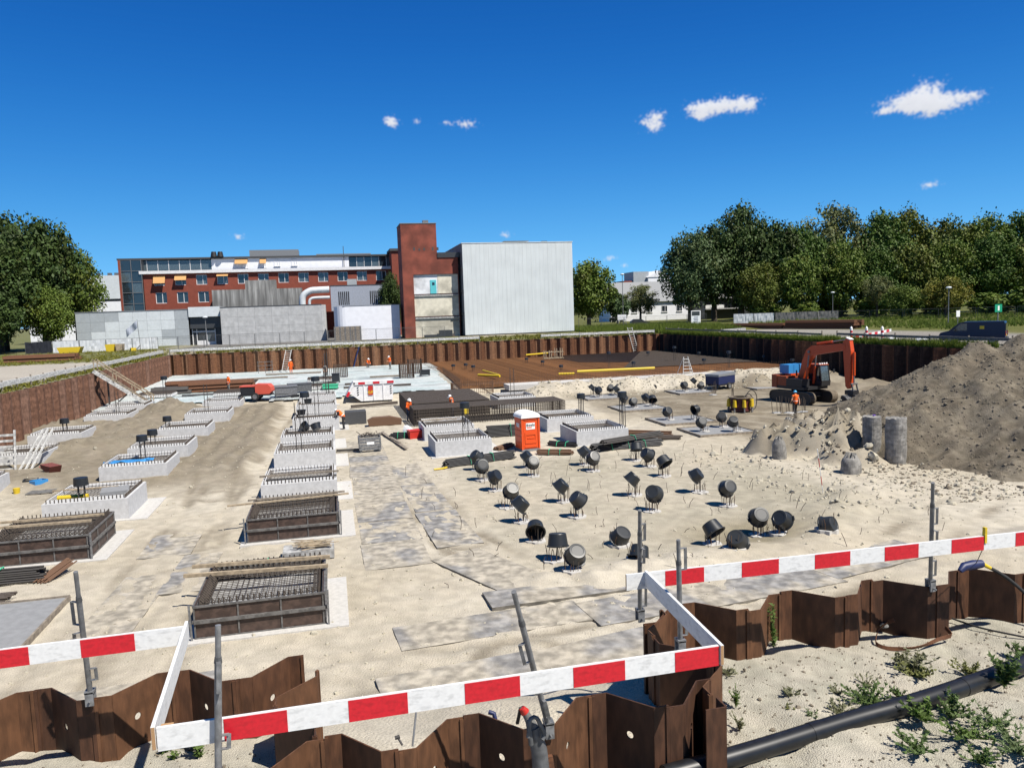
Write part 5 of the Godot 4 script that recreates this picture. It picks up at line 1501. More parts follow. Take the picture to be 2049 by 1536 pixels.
	pbox("wall", M.render_white, r2, 0.0, 7.5, 0.0, 13.5, -8.0, 0.0)
	var gf := MB.new(); gf.prism([Vector2(-0.4, 13.5), Vector2(3.75, 15.6), Vector2(7.9, 13.5)], Transform3D(Basis(), Vector3(0, 0.02, -8.0)), 8.2); part(gf, "gable_roof", M.render_white, r2)
	for i in 3: pbox("window", M.glass, r2, 3.2 + i * 1.3, 3.9 + i * 1.3, 11.8, 12.7, 0.0, 0.05)
	var r3 := thing("grey_tower_block", "small grey block tower above the slate roof", "building", Vector3(94.6, 0, -231)); pbox("wall", M.panel_mid, r3, 0.0, 5.2, 0.0, 15.4, -8.0, 0.0); pbox("brick_bay", M.brick_far, r3, -3.2, -0.01, 0.0, 12.6, -8.0, -0.5)
	var r4 := thing("balcony_flats", "flats with white balcony rails half hidden by the right trees", "building", Vector3(98.0, 0, -190))
	pbox("wall", M.dark_panel, r4, 0.0, 16.0, 0.0, 11.0, -8.0, 0.0)
	for i in 3:
		pbox("balcony_slab", M.conc, r4, -0.4, 12.0, 2.9 + i * 2.9, 3.15 + i * 2.9, 0.01, 1.4)
		pbox("balcony_rail", M.white_paint, r4, -0.4, 5.0, 3.2 + i * 2.9, 4.1 + i * 2.9, 1.3, 1.38)

# ---------------------------------------------------------------- trees
var crowns := []
var leafm := []

func crown_mesh(sd: int, lobes: int, per: int, leaf: float, squat: float, airy: float) -> ArrayMesh:
	# unit crown: about one wide, from y = 0 to y = 1, of many small leaf faces on clumps
	var r := RandomNumberGenerator.new(); r.seed = sd
	var mb := MB.new(); mb.tinted = true
	for l in lobes:
		var d := Vector3(r.randfn(), r.randfn(), r.randfn()).normalized()
		var rad := pow(r.randf(), 0.40)
		var hgt := 0.5 + d.y * 0.40 * rad
		var wide := 0.40 * sqrt(clampf(1.0 - pow(absf(hgt - squat) / maxf(squat, 1.0 - squat), 2.2), 0.05, 1.0)) / 0.40
		var c := Vector3(d.x * 0.40 * rad * wide, hgt, d.z * 0.40 * rad * wide)
		var lr := r.randf_range(0.065, 0.145) * (1.0 - airy * 0.35)
		var tone := r.randf_range(0.62, 1.5)
		var yel := r.randf_range(0.0, 1.0)
		for i in per:
			var q := Vector3(r.randfn(), r.randfn() * 0.75, r.randfn()).normalized()
			var o := c + q * lr * pow(r.randf(), 0.35)
			var nn := (q + Vector3(r.randfn(), r.randfn() + 0.6, r.randfn()) * 0.75).normalized()
			var s := leaf * r.randf_range(0.6, 1.35)
			var sx := nn.cross(Vector3(r.randfn(), r.randfn(), r.randfn())).normalized() * s
			var sy := nn.cross(sx).normalized() * s * r.randf_range(0.5, 0.9)
			var t := tone * r.randf_range(0.75, 1.25)
			mb.col = Color(lerpf(0.9, 1.25, yel) * t, t, lerpf(0.95, 0.7, yel) * t)
			var i0 := mb.vert(o - sx * 0.9, nn); mb.vert(o - sy + sx * 0.1, nn); mb.vert(o + sx, nn); mb.vert(o + sy + sx * 0.1, nn)
			mb.ix.append_array([i0, i0 + 2, i0 + 1, i0, i0 + 3, i0 + 2])
	return mb.mesh()

func trunk_mesh(sd: int, h: float, r0: float) -> MB:
	var r := RandomNumberGenerator.new(); r.seed = sd
	var mb := MB.new()
	mb.tube([Vector3.ZERO, Vector3(0.05, h * 0.3, 0.02), Vector3(-0.05, h * 0.6, 0.05), Vector3(0, h * 0.9, 0)], [r0 * 1.25, r0, r0 * 0.7, r0 * 0.25], 9)
	for i in 9:
		var y := h * r.randf_range(0.28, 0.75)
		var a := r.randf() * TAU
		var d := Vector3(cos(a), r.randf_range(0.5, 1.1), sin(a)).normalized() * h * r.randf_range(0.16, 0.30)
		mb.tube([Vector3(0, y, 0), Vector3(0, y, 0) + d * 0.5, Vector3(0, y, 0) + d + Vector3.UP * h * 0.03], [r0 * 0.42, r0 * 0.28, r0 * 0.08], 6)
	return mb

func tree(called: String, label: String, group: String, at: Vector3, h: float, w: float, low: float, ck: int, mk: int, turn := -1.0) -> void:
	var t := thing(called, label, "tree", at, 0.0, group)
	part(trunk_mesh(int(at.x * 7 + h), h * 0.92, 0.02 * h + 0.05), "trunk", M.bark, t)
	inst(crowns[ck], "crown", leafm[mk], t, Transform3D(Basis(Vector3.UP, rng.randf() * TAU) * Basis.from_scale(Vector3(w * 1.3, h - low, w * 1.3)), Vector3(0, low, 0)))

func leaf_mat(r: float, g: float, b: float) -> StandardMaterial3D:
	var m := vcol(mat(lin(r, g, b), 0.62, null, 1.0, 0.0, null, 0.0, 0.35))
	m.uv1_triplanar = false
	m.backlight_enabled = true
	m.backlight = lin(r * 0.9, g * 1.1, b * 0.5)
	return m

func make_trees() -> void:
	crowns = [crown_mesh(1, 190, 90, 0.016, 0.45, 0.0), crown_mesh(2, 210, 80, 0.0155, 0.38, 0.2), crown_mesh(3, 160, 100, 0.0175, 0.5, 0.0), crown_mesh(4, 150, 80, 0.014, 0.55, 0.6), crown_mesh(5, 90, 70, 0.034, 0.42, 0.0)]
	leafm = [leaf_mat(0.044, 0.074, 0.018), leaf_mat(0.105, 0.150, 0.026), leaf_mat(0.135, 0.150, 0.062), leaf_mat(0.17, 0.165, 0.028), leaf_mat(0.075, 0.115, 0.048), leaf_mat(0.12, 0.165, 0.025), leaf_mat(0.10, 0.125, 0.022), leaf_mat(0.062, 0.110, 0.018)]
	var L := "dark trees at the left edge"
	tree("broadleaf_tree", "tallest dark broadleaf tree cut by the left edge", L, Vector3(-55.0, 0.3, -150), 25.5, 14.0, 2.0, 0, 0)
	tree("broadleaf_tree", "dark broadleaf tree right of the tallest left tree", L, Vector3(-47.8, 0.3, -148), 25.5, 12.5, 2.0, 2, 0)
	tree("broadleaf_tree", "rounded lighter tree nearest the grey panelled building", L, Vector3(-43.6, 0.3, -151), 19.0, 9.0, 2.2, 1, 1)
	tree("broadleaf_tree", "dark tree behind the navy fence panel at the left edge", L, Vector3(-52.0, 0.3, -140), 20.0, 13.0, 1.2, 1, 0)
	tree("broadleaf_tree", "low tree at the left corner of the grey panelled building", L, Vector3(-45.2, 0.3, -141), 12.0, 7.0, 0.6, 1, 1)
	tree("broadleaf_tree", "low dark tree filling the left edge under the tallest one", L, Vector3(-50.5, 0.2, -131), 12.0, 9.0, 0.6, 2, 0)
	tree("narrow_tree", "narrow dark tree squeezed between brick wing and brick tower", "", Vector3(11.6, 0, -149), 13.0, 4.4, 0.5, 0, 0)
	tree("broadleaf_tree", "bushy round tree just right of the white building", "", Vector3(51.5, 0.3, -150), 15.5, 10.0, 0.6, 2, 1)
	tree("shrub_tree", "small bright shrub beside the round tree near the sign", "", Vector3(58.5, 0.3, -152), 8.0, 4.5, 0.3, 4, 4)
	tree("shrub_tree", "brownish small tree in front of the slate roof", "", Vector3(72.0, 0.3, -172), 10.0, 8.0, 1.4, 3, 2)
	var R := "trees of the wood on the right"
	var specs := [
		[79, -160, 22, 12, 1.5, 1, 4, "leftmost pale leaved tree of the right hand wood"],
		[86.5, -163, 25, 13, 2, 2, 0, "dark tree behind the leftmost pale leaved one"],
		[94, -164, 28.5, 14, 1.5, 0, 0, "tall dark pointed tree of the right hand wood"],
		[101.5, -162, 26, 13, 1, 2, 0, "broad dark tree right of the tall pointed one"],
		[107.5, -160, 23, 11, 1, 1, 1, "mid green tree left of the airy one"],
		[119, -165, 29.5, 16, 2, 3, 2, "airy grey green tree, the highest of the right hand wood"],
		[112.5, -170, 25, 13, 1, 2, 0, "dark tree deep behind the airy one"],
		[128.5, -160, 26, 13, 1, 0, 1, "round topped green tree right of the airy one"],
		[136.5, -162, 27.5, 14, 1, 1, 1, "second round topped green tree right of the airy one"],
		[145, -158, 25.5, 14, 1, 2, 1, "green tree on the skyline left above the van"],
		[153, -155, 25, 14, 1, 1, 1, "green tree on the skyline above the van"],
		[161, -152, 24.5, 14, 1, 0, 1, "green tree on the skyline right of the van"],
		[169, -150, 24, 14, 1, 2, 0, "dark tree at the right edge of the picture"],
		[91, -151, 14, 9, 0.3, 1, 1, "lower tree in front of the tall pointed one"],
		[99, -149, 16, 9, 0.3, 2, 1, "lower tree left of the paired lamp posts"],
		[108, -147, 18, 10.5, 0.3, 0, 1, "olive tree behind the paired lamp posts"],
		[116, -146, 16.5, 10.5, 0.3, 1, 1, "lower green tree below the airy one"],
		[124, -145, 18, 11, 0.3, 2, 1, "lower green tree right of the airy one"],
		[132, -143, 18, 11.5, 0.3, 1, 1, "lower green tree behind the van's lamp post"],
		[140, -140, 18, 11.5, 0.3, 0, 1, "lower green tree with pale trunk beside the van"],
		[148, -136, 18, 11.5, 0.3, 2, 1, "lower green tree behind the green sign"],
		[156, -132, 18, 12, 0.3, 1, 0, "lower dark tree at the right edge"]]
	for s in specs: tree("broadleaf_tree", s[7], R, Vector3(s[0], 0.2, s[1]), s[2], s[3], s[4], s[5], [1, 6, 7][int(s[0]) % 3] if s[6] == 1 else s[6])
	tree("young_tree", "brownish thin young tree behind the third lamp post", "", Vector3(110.0, 0.2, -138), 9.5, 6.5, 2.0, 3, 2)
	tree("shrub_tree", "yellow green willow like shrub left of the van's lamp post", "", Vector3(112.0, 0.2, -122), 8.5, 8.0, 0.2, 3, 3)
	tree("shrub_tree", "dark green shrub left of the yellow green one", "", Vector3(106.0, 0.2, -126), 7.0, 7.0, 0.2, 1, 1)
	for q in [[92.0, -150, 5.0, 6.0, "at the foot of the leftmost pale leaved tree"], [99.0, -146, 4.5, 6.0, "behind the white fence cloth"], [119.0, -132, 5.0, 8.0, "behind the second lamp post"], [126.0, -126, 5.0, 8.0, "behind the van's lamp post"], [131.0, -122, 6.0, 8.0, "beside the green sign"], [137.0, -120, 6.0, 8.0, "behind the blue van's rear"], [113.0, -143, 5.5, 7.0, "below the airy grey green tree"], [108.0, -152, 5.0, 8.0, "in the dark gap of the wood"]]:
		tree("undergrowth_bush", "low green bush " + q[4], "bushes along the wood", Vector3(q[0], 0.1, q[1]), q[2], q[3], 0.0, 4, 1)

# ---------------------------------------------------------------- machines
const SIDE := Basis(Vector3(0, 0, 1), Vector3(0, 1, 0), Vector3(-1, 0, 0))

func side_prism(mb: MB, poly: Array, x_mid: float, w: float) -> void:
	# poly given as (z, y), pushed w wide across x
	mb.prism(poly, Transform3D(SIDE, Vector3(x_mid + w / 2, 0, 0)), w)

func wheel(parent: Node, at: Vector3, r: float, w: float, rim := true) -> void:
	var o := Transform3D(Basis(Vector3(0, 1, 0), Vector3(1, 0, 0), Vector3(0, 0, -1)), at)
	var t := MB.new()
	t.lathe([Vector2(r * 0.62, -w / 2), Vector2(r * 0.93, -w / 2), Vector2(r, -w * 0.32), Vector2(r, w * 0.32), Vector2(r * 0.93, w / 2), Vector2(r * 0.62, w / 2)], 18, o)
	var wn := Node3D.new(); wn.name = "wheel"; parent.add_child(wn, true)
	part(t, "tyre", M.rubber, wn)
	if rim:
		var m := MB.new()
		m.lathe([Vector2(0.0, -w * 0.38), Vector2(r * 0.3, -w * 0.40), Vector2(r * 0.62, -w * 0.45)], 14, o)
		m.lathe([Vector2(r * 0.62, w * 0.45), Vector2(r * 0.3, w * 0.40), Vector2(0.0, w * 0.38)], 14, o)
		part(m, "rim", M.galv, wn)

func cyl(called: String, parent: Node, a: Vector3, b: Vector3, r: float, m1: Material, split := 0.6) -> void:
	var mb := MB.new(); mb.tube([a, a.lerp(b, split)], r, 10)
	var o := part(mb, called, m1, parent)
	var rd := MB.new(); rd.tube([a.lerp(b, split), b], r * 0.55, 8)
	part(rd, "piston_rod", M.galv, o)

func excavator() -> void:
	var t := thing("excavator", "orange tracked excavator with raised boom and a slotted bucket", "excavator", Vector3(37.4, P + 0.02, -55.6), deg_to_rad(12.0))
	for s in [-1, 1]:
		var tr := Node3D.new(); tr.name = "track"; t.add_child(tr, true)
		var poly := []
		var n := 12
		for i in n + 1: poly.append(Vector2(1.75 + 0.46 * sin(PI * i / n), 0.47 - 0.46 * cos(PI * i / n)))
		for i in n + 1: poly.append(Vector2(-1.75 - 0.46 * sin(PI * i / n), 0.47 + 0.46 * cos(PI * i / n)))
		var belt := MB.new(); side_prism(belt, poly, s * 1.2, 0.5); part(belt, "belt", M.steel_dark, tr)
		var shoes := MB.new()
		var per := 0.0
		for i in poly.size():
			var p: Vector2 = poly[i]; var q: Vector2 = poly[(i + 1) % poly.size()]
			var L := p.distance_to(q)
			var m := maxi(1, int(L / 0.16))
			for k in m:
				var c := p.lerp(q, (k + 0.5) / m)
				var d := (q - p).normalized()
				shoes.box(Vector3(s * 1.2, c.y, c.x), Vector3(0.62, 0.05, L / m * 0.86), Basis(Vector3.RIGHT, Vector3(0, d.x, -d.y) * -1.0, Vector3(0, d.y, d.x)))
		part(shoes, "track_shoes", M.track, tr)
		for i in 6:
			var r := MB.new(); r.tube([Vector3(s * 1.2 - 0.27, 0.2, -1.4 + i * 0.56), Vector3(s * 1.2 + 0.27, 0.2, -1.4 + i * 0.56)], 0.13, 10); part(r, "roller", M.steel_dark, tr)
	var c := MB.new(); c.boxr(-1.0, 1.0, 0.45, 0.85, -1.1, 1.1); part(c, "carbody", M.steel_dark, t)
	var ring := MB.new(); ring.lathe([Vector2(0.75, 0.85), Vector2(0.75, 1.08)], 20); part(ring, "slew_ring", M.black, t)
	var deck := MB.new(); deck.boxr(-1.3, 1.3, 1.08, 1.32, -1.6, 1.35); part(deck, "deck", M.steel_dark, t)
	# counterweight
	var cw := MB.new()
	cw.prism([Vector2(-1.32, 1.55), Vector2(-1.3, 2.15), Vector2(-0.7, 2.4), Vector2(0.7, 2.4), Vector2(1.3, 2.15), Vector2(1.32, 1.55)], Transform3D(Basis(Vector3.RIGHT, Vector3(0, 0, -1), Vector3.UP), Vector3(0, 1.12, 0)), 1.05)
	part(cw, "counterweight", M.exc_dirty, t)
	var eng := MB.new(); eng.boxr(-1.28, 1.28, 1.33, 2.1, -1.54, -0.55); part(eng, "engine_cover", M.exc_dirty, t)
	var dk := MB.new(); dk.boxr(-1.29, -0.45, 1.34, 1.95, -0.54, 1.1); part(dk, "side_locker", M.steel_dark, t)
	var ho := MB.new(); ho.boxr(-0.6, 0.2, 2.11, 2.25, -1.4, -0.7); part(ho, "hood", M.exc, t)
	var ex := MB.new(); ex.tube([Vector3(-0.3, 2.1, -0.4), Vector3(-0.3, 2.55, -0.4)], 0.06, 8); part(ex, "exhaust", M.steel_dark, t)
	# cab on the machine's left
	var cab := Node3D.new(); cab.name = "cab"; t.add_child(cab); cab.position.z = 0.35
	var cb := MB.new(); side_prism(cb, [Vector2(-0.45, 1.33), Vector2(1.25, 1.33), Vector2(1.3, 1.75), Vector2(-0.45, 1.75)], 0.82, 0.96); part(cb, "lower_shell", M.steel_dark, cab)
	var rf := MB.new(); rf.boxr(0.34, 1.30, 2.98, 3.06, -0.5, 1.1); part(rf, "roof", M.exc_dirty, cab)
	var fr := MB.new()
	for q in [[0.37, -0.42], [1.27, -0.42], [0.37, 1.22], [1.27, 1.22], [1.27, 0.3]]:
		fr.bar(Vector3(q[0], 1.75, q[1]), Vector3(q[0], 2.98, q[1] - (0.18 if q[1] > 1.0 else 0.0)), 0.07)
	part(fr, "pillars", M.black, cab)
	var gl := MB.new()
	gl.quad(Vector3(0.4, 1.76, 1.21), Vector3(1.24, 1.76, 1.21), Vector3(1.24, 2.96, 1.04), Vector3(0.4, 2.96, 1.04))
	part(gl, "windscreen", M.glass_pale, cab)
	var g2 := MB.new(); g2.boxr(1.262, 1.278, 1.76, 2.96, -0.38, 1.0); part(g2, "side_pane", M.glass, cab)
	var g3 := MB.new(); g3.boxr(0.362, 0.378, 1.76, 2.96, -0.38, 1.0); part(g3, "side_pane", M.glass, cab)
	var st := MB.new(); st.boxr(0.6, 1.05, 1.76, 2.35, -0.1, 0.3); part(st, "seat", M.black, cab)
	for i in 4:
		var l := MB.new(); l.box(Vector3(0.45 + i * 0.25, 3.12, 0.95), Vector3(0.13, 0.11, 0.09)); part(l, "work_light", M.chalk, cab)
	var mi := MB.new(); mi.bar(Vector3(1.3, 2.3, 1.2), Vector3(1.55, 2.55, 1.35), 0.03); mi.box(Vector3(1.58, 2.5, 1.36), Vector3(0.2, 0.3, 0.04)); part(mi, "mirror", M.black, cab)
	# boom, arm, rams
	var boom := MB.new()
	side_prism(boom, [Vector2(-0.35, 1.45), Vector2(0.15, 1.45), Vector2(0.85, 3.3), Vector2(1.35, 3.85), Vector2(4.45, 4.35), Vector2(4.5, 4.75), Vector2(4.2, 4.85), Vector2(1.2, 4.6), Vector2(0.65, 4.25), Vector2(0.2, 3.3)], -0.12, 0.42)
	var bm := part(boom, "boom", M.exc, t)
	var pn := MB.new(); pn.tube([Vector3(-0.40, 4.1, 0.95), Vector3(0.16, 4.1, 0.95)], 0.11, 10); part(pn, "pin", M.galv, bm)
	for s in [-0.52, 0.28]: cyl("boom_ram", t, Vector3(s, 1.5, 0.85), Vector3(s, 3.85, 1.1), 0.10, M.exc)
	var arm := MB.new()
	side_prism(arm, [Vector2(4.25, 4.95), Vector2(4.55, 5.25), Vector2(4.85, 5.15), Vector2(5.0, 4.3), Vector2(4.95, 1.55), Vector2(4.7, 1.4), Vector2(4.5, 1.6), Vector2(4.3, 4.0)], -0.12, 0.36)
	part(arm, "arm", M.exc, t)
	var ac := MB.new(); ac.box(Vector3(-0.12, 5.23, 4.72), Vector3(0.40, 0.06, 0.42), Basis(Vector3.RIGHT, 0.35)); part(ac, "arm_cap", M.chalk, t)
	cyl("arm_ram", t, Vector3(-0.12, 4.76, 1.6), Vector3(-0.12, 5.12, 4.35), 0.10, M.exc, 0.55)
	cyl("bucket_ram", t, Vector3(-0.12, 4.2, 5.15), Vector3(-0.12, 1.85, 5.15), 0.10, M.exc, 0.75)
	var ln := MB.new(); ln.bar(Vector3(-0.36, 1.8, 5.15), Vector3(-0.36, 1.25, 5.3), 0.07, 0.1); ln.bar(Vector3(0.12, 1.8, 5.15), Vector3(0.12, 1.25, 5.3), 0.07, 0.1); ln.tube([Vector3(-0.45, 1.8, 5.15), Vector3(0.21, 1.8, 5.15)], 0.07, 8); part(ln, "linkage", M.steel_grey, t)
	var hitch := MB.new(); hitch.boxr(-0.42, 0.18, 0.98, 1.3, 4.55, 5.35); part(hitch, "quick_hitch", M.steel_dark, t)
	# slotted bucket, open towards the machine
	var bk := Node3D.new(); bk.name = "bucket"; t.add_child(bk)
	var arc := []
	for i in 10: arc.append(Vector2(4.75 + 0.62 * sin(PI * 0.95 * i / 9.0), 0.40 + 0.55 * cos(PI * 0.95 * i / 9.0)))
	for s in [-0.98, 0.74]:
		var sd := MB.new(); side_prism(sd, arc + [Vector2(4.45, 0.12)], s, 0.04); part(sd, "side_plate", M.steel_dark, bk)
	for i in 17:
		var x := -0.92 + i * 0.1
		var sl := MB.new()
		for k in 9: sl.bar(Vector3(x, arc[k].y, arc[k].x), Vector3(x, arc[k + 1].y, arc[k + 1].x), 0.028, 0.05, Vector3.RIGHT)
		part(sl, "slat", M.galv, bk)
	for y in [3, 6, 9]:
		var cr := MB.new(); cr.bar(Vector3(-0.97, arc[y].y, arc[y].x), Vector3(0.73, arc[y].y, arc[y].x), 0.05); part(cr, "cross_bar", M.steel_grey, bk)
	# blue water tank strapped on the engine cover
	var tk := thing("water_tank", "bright blue plastic tank strapped on the excavator's rear", "tank", t.transform * Vector3(0.15, 2.27, -1.35), t.rotation.y)
	var b := MB.new()
	for k in 3: b.boxr(-0.85 + k * 0.58, -0.30 + k * 0.58 - 0.01, 0.0, 0.72, -0.5, 0.5)
	b.boxr(-0.84, 0.87, 0.04, 0.68, -0.47, 0.47)
	part(b, "body", M.blue, tk)
	var sp := MB.new(); sp.boxr(0.3, 0.36, 0.0, 0.735, -0.52, 0.52); part(sp, "strap", M.deep_blue, tk)

func make_machines() -> void:
	excavator()
	# pile breaker: red ring with yellow hydraulic rams
	var at := Vector3(30.03, -3.9, -52.64)
	var t := thing("pile_breaker", "dark red ring shaped pile breaker with yellow rams on the sand", "machine", at)
	var ring := MB.new()
	for i in 8:
		var a := TAU * i / 8; var b := TAU * (i + 1) / 8
		ring.quad(Vector3(cos(b) * 0.75, 0.15, sin(b) * 0.75), Vector3(cos(a) * 0.75, 0.15, sin(a) * 0.75), Vector3(cos(a) * 0.75, 1.05, sin(a) * 0.75), Vector3(cos(b) * 0.75, 1.05, sin(b) * 0.75))
	ring.lathe([Vector2(0.6, 0.1), Vector2(0.85, 0.1), Vector2(0.85, 0.2), Vector2(0.6, 0.2)], 8)
	part(ring, "ring", mat(lin(0.11, 0.022, 0.020), 0.6, T.blotch, 1.0), t)
	var tp := MB.new(); tp.lathe([Vector2(0.55, 1.06), Vector2(0.92, 1.06), Vector2(0.92, 1.14), Vector2(0.55, 1.14)], 8); part(tp, "top_flange", M.track, t)
	for i in 8:
		var a := TAU * i / 8 + 0.2
		var d := Vector3(cos(a), 0, sin(a))
		var r := MB.new(); r.tube([d * 0.9 + Vector3.UP * 0.42, d * 0.9 + Vector3.UP * 0.95], [0.16, 0.12], 8); part(r, "yellow_ram", M.yellow, t)
		var f := MB.new(); f.tube([d * 0.95, d * 0.92 + Vector3.UP * 0.42], 0.06, 6); part(f, "foot", M.galv, t)
	var ho := MB.new(); ho.tube(curve([Vector3(0.4, 1.1, 0), Vector3(0.9, 1.6, 0), Vector3(1.3, 1.2, 0.1), Vector3(1.25, 0.3, 0.1), Vector3(0.9, 0.1, 0.2)], 18), 0.03, 6); ho.tube(curve([Vector3(0.2, 1.1, 0.2), Vector3(0.6, 1.35, 0.2), Vector3(0.8, 1.0, 0.5)], 8), 0.035, 6)
	part(ho, "hydraulic_hose", M.rubber, t)
	# small box trailer
	var q := thing("trailer", "small dark blue trailer with a grey cover in front of the sand bank", "trailer", Vector3(36.38, -3.9, -67.66), deg_to_rad(-63.0))
	var bx := MB.new(); bx.boxr(-0.75, 0.75, 0.55, 1.3, -1.5, 1.2); part(bx, "box", M.deep_blue, q)
	var cv := MB.new(); side_prism(cv, [Vector2(-1.55, 1.31), Vector2(1.25, 1.31), Vector2(1.2, 1.5), Vector2(-1.5, 1.62)], 0.0, 1.56); part(cv, "cover", M.roof_grey, q)
	var tb := MB.new(); tb.bar(Vector3(0.5, 0.45, 1.2), Vector3(0, 0.42, 2.3), 0.07); tb.bar(Vector3(-0.5, 0.45, 1.2), Vector3(0, 0.42, 2.3), 0.07); part(tb, "drawbar", M.galv_dark, q)
	var lg := MB.new(); lg.bar(Vector3(0, 0.0, 2.1), Vector3(0, 0.6, 2.1), 0.06); part(lg, "jockey_leg", M.galv, q)
	for s in [-0.83, 0.83]: wheel(q, Vector3(s, 0.33, -0.4), 0.33, 0.18)
	var ax := MB.new(); ax.boxr(-0.75, 0.75, 0.4, 0.54, -1.4, 1.2); part(ax, "chassis", M.black, q)
	# red mobile compressor
	var k := thing("compressor", "rounded red mobile compressor on wheels at the edge of the sheeting", "compressor", Vector3(-7.11, -3.2, -76.28), deg_to_rad(80.0))
	var bd := MB.new(); side_prism(bd, [Vector2(0.0, 0.55), Vector2(1.3, 0.55), Vector2(1.5, 0.8), Vector2(1.45, 1.2), Vector2(1.2, 1.45), Vector2(0.0, 1.5)], 0, 1.3); part(bd, "tank", M.salmon, k)
	var en := MB.new(); en.boxr(-0.55, 0.55, 0.55, 1.25, -1.4, -0.02); part(en, "engine", M.steel_dark, k)
	var ef := MB.new(); ef.boxr(-0.6, 0.6, 1.26, 1.36, -1.45, -0.03); part(ef, "engine_frame", M.salmon, k)
	var bs := MB.new(); bs.boxr(-0.62, 0.62, 0.4, 0.54, -1.6, 1.4); part(bs, "chassis", M.black, k)
	for s in [-0.8, 0.8]: wheel(k, Vector3(s, 0.36, 0.0), 0.36, 0.2)
	var dr := MB.new(); dr.bar(Vector3(0, 0.45, 1.4), Vector3(0, 0.4, 2.9), 0.09); part(dr, "drawbar", M.galv_dark, k)
	# skip wagon container with striped rim
	var s := thing("white_container", "white trapezoid container with red striped rim and red plate", "container", Vector3(3.55, P + 0.25, -73.4), 0.0)
	var cb := MB.new(); cb.prism([Vector2(-1.1, 0), Vector2(1.85, 0), Vector2(1.95, 1.55), Vector2(-1.85, 1.55), Vector2(-2.1, 0.75)], Transform3D(Basis(), Vector3(0, 0, -1.7)), 1.7); part(cb, "body", M.white_paint, s)
	var rm := MB.new(); rm.boxr(-1.75, 2.0, 1.56, 1.85, -1.78, 0.08); part(rm, "rim", M.white_paint, s)
	var lid := MB.new(); lid.box(Vector3(-2.05, 1.15, -0.85), Vector3(0.22, 1.5, 1.86), Basis(Vector3(0, 0, 1), -0.52)); part(lid, "sloped_lid", M.white_paint, s)
	for x in [-1.3, 0.05, 1.38]:
		var rd := MB.new(); rd.boxr(x, x + 0.62, 1.6, 1.81, 0.082, 0.095); part(rd, "red_band", M.board_red, s)
	var rl := MB.new(); rl.box(Vector3(-2.28, 0.72, 0.0), Vector3(0.24, 0.5, 0.19), Basis(Vector3(0, 0, 1), -0.52)); part(rl, "red_band", M.board_red, s)
	for x in [-0.85, 0.05, 0.95]:
		var rib := MB.new(); rib.boxr(x, x + 0.09, 0.02, 1.54, 0.001, 0.06); part(rib, "rib", M.white_paint, s)
	for x in [-1.45, 1.62]:
		for i in 4:
			var ch := MB.new(); ch.box(Vector3(x + 0.08, 0.62 + i * 0.22, 0.012), Vector3(0.17, 0.10, 0.02), Basis(Vector3(0, 0, 1), 0.6)); part(ch, "hazard_stripe", M.roof_dark if x > 0 else M.navy, s)
	var pl := MB.new(); pl.boxr(-0.42, 0.02, 0.55, 1.42, 0.064, 0.075)
	var plate_ := part(pl, "red_plate", M.red, s)
	text("GP", 0.30, M.yellow, plate_, Vector3(-0.20, 0.82, 0.078), Basis())

func text(word: String, high: float, m: Material, parent: Node, at: Vector3, b: Basis, called := "lettering", bold := true) -> void:
	var tm := TextMesh.new()
	tm.text = word
	var f := SystemFont.new(); f.font_names = PackedStringArray(["Droid Sans"])
	if bold: f.font_weight = 700
	tm.font = f
	tm.font_size = 32
	tm.pixel_size = high / 24.0
	tm.depth = 0.012
	inst(tm, called, m, parent, Transform3D(b, at))

# ---------------------------------------------------------------- people
const CLOTH := {"o": Color(0.85, 0.14, 0.015), "k": Color(0.02, 0.02, 0.024), "n": Color(0.03, 0.04, 0.075), "s": Color(0.42, 0.24, 0.16), "g": Color(0.17, 0.17, 0.16), "b": Color(0.012, 0.011, 0.010)}

func sd_cone(p: Vector3, b: Array) -> float:
	var a: Vector3 = b[0]; var d: Vector3 = b[1] - a
	var h := clampf((p - a).dot(d) / maxf(d.length_squared(), 1e-6), 0, 1)
	return p.distance_to(a + d * h) - lerpf(b[2], b[3], h)

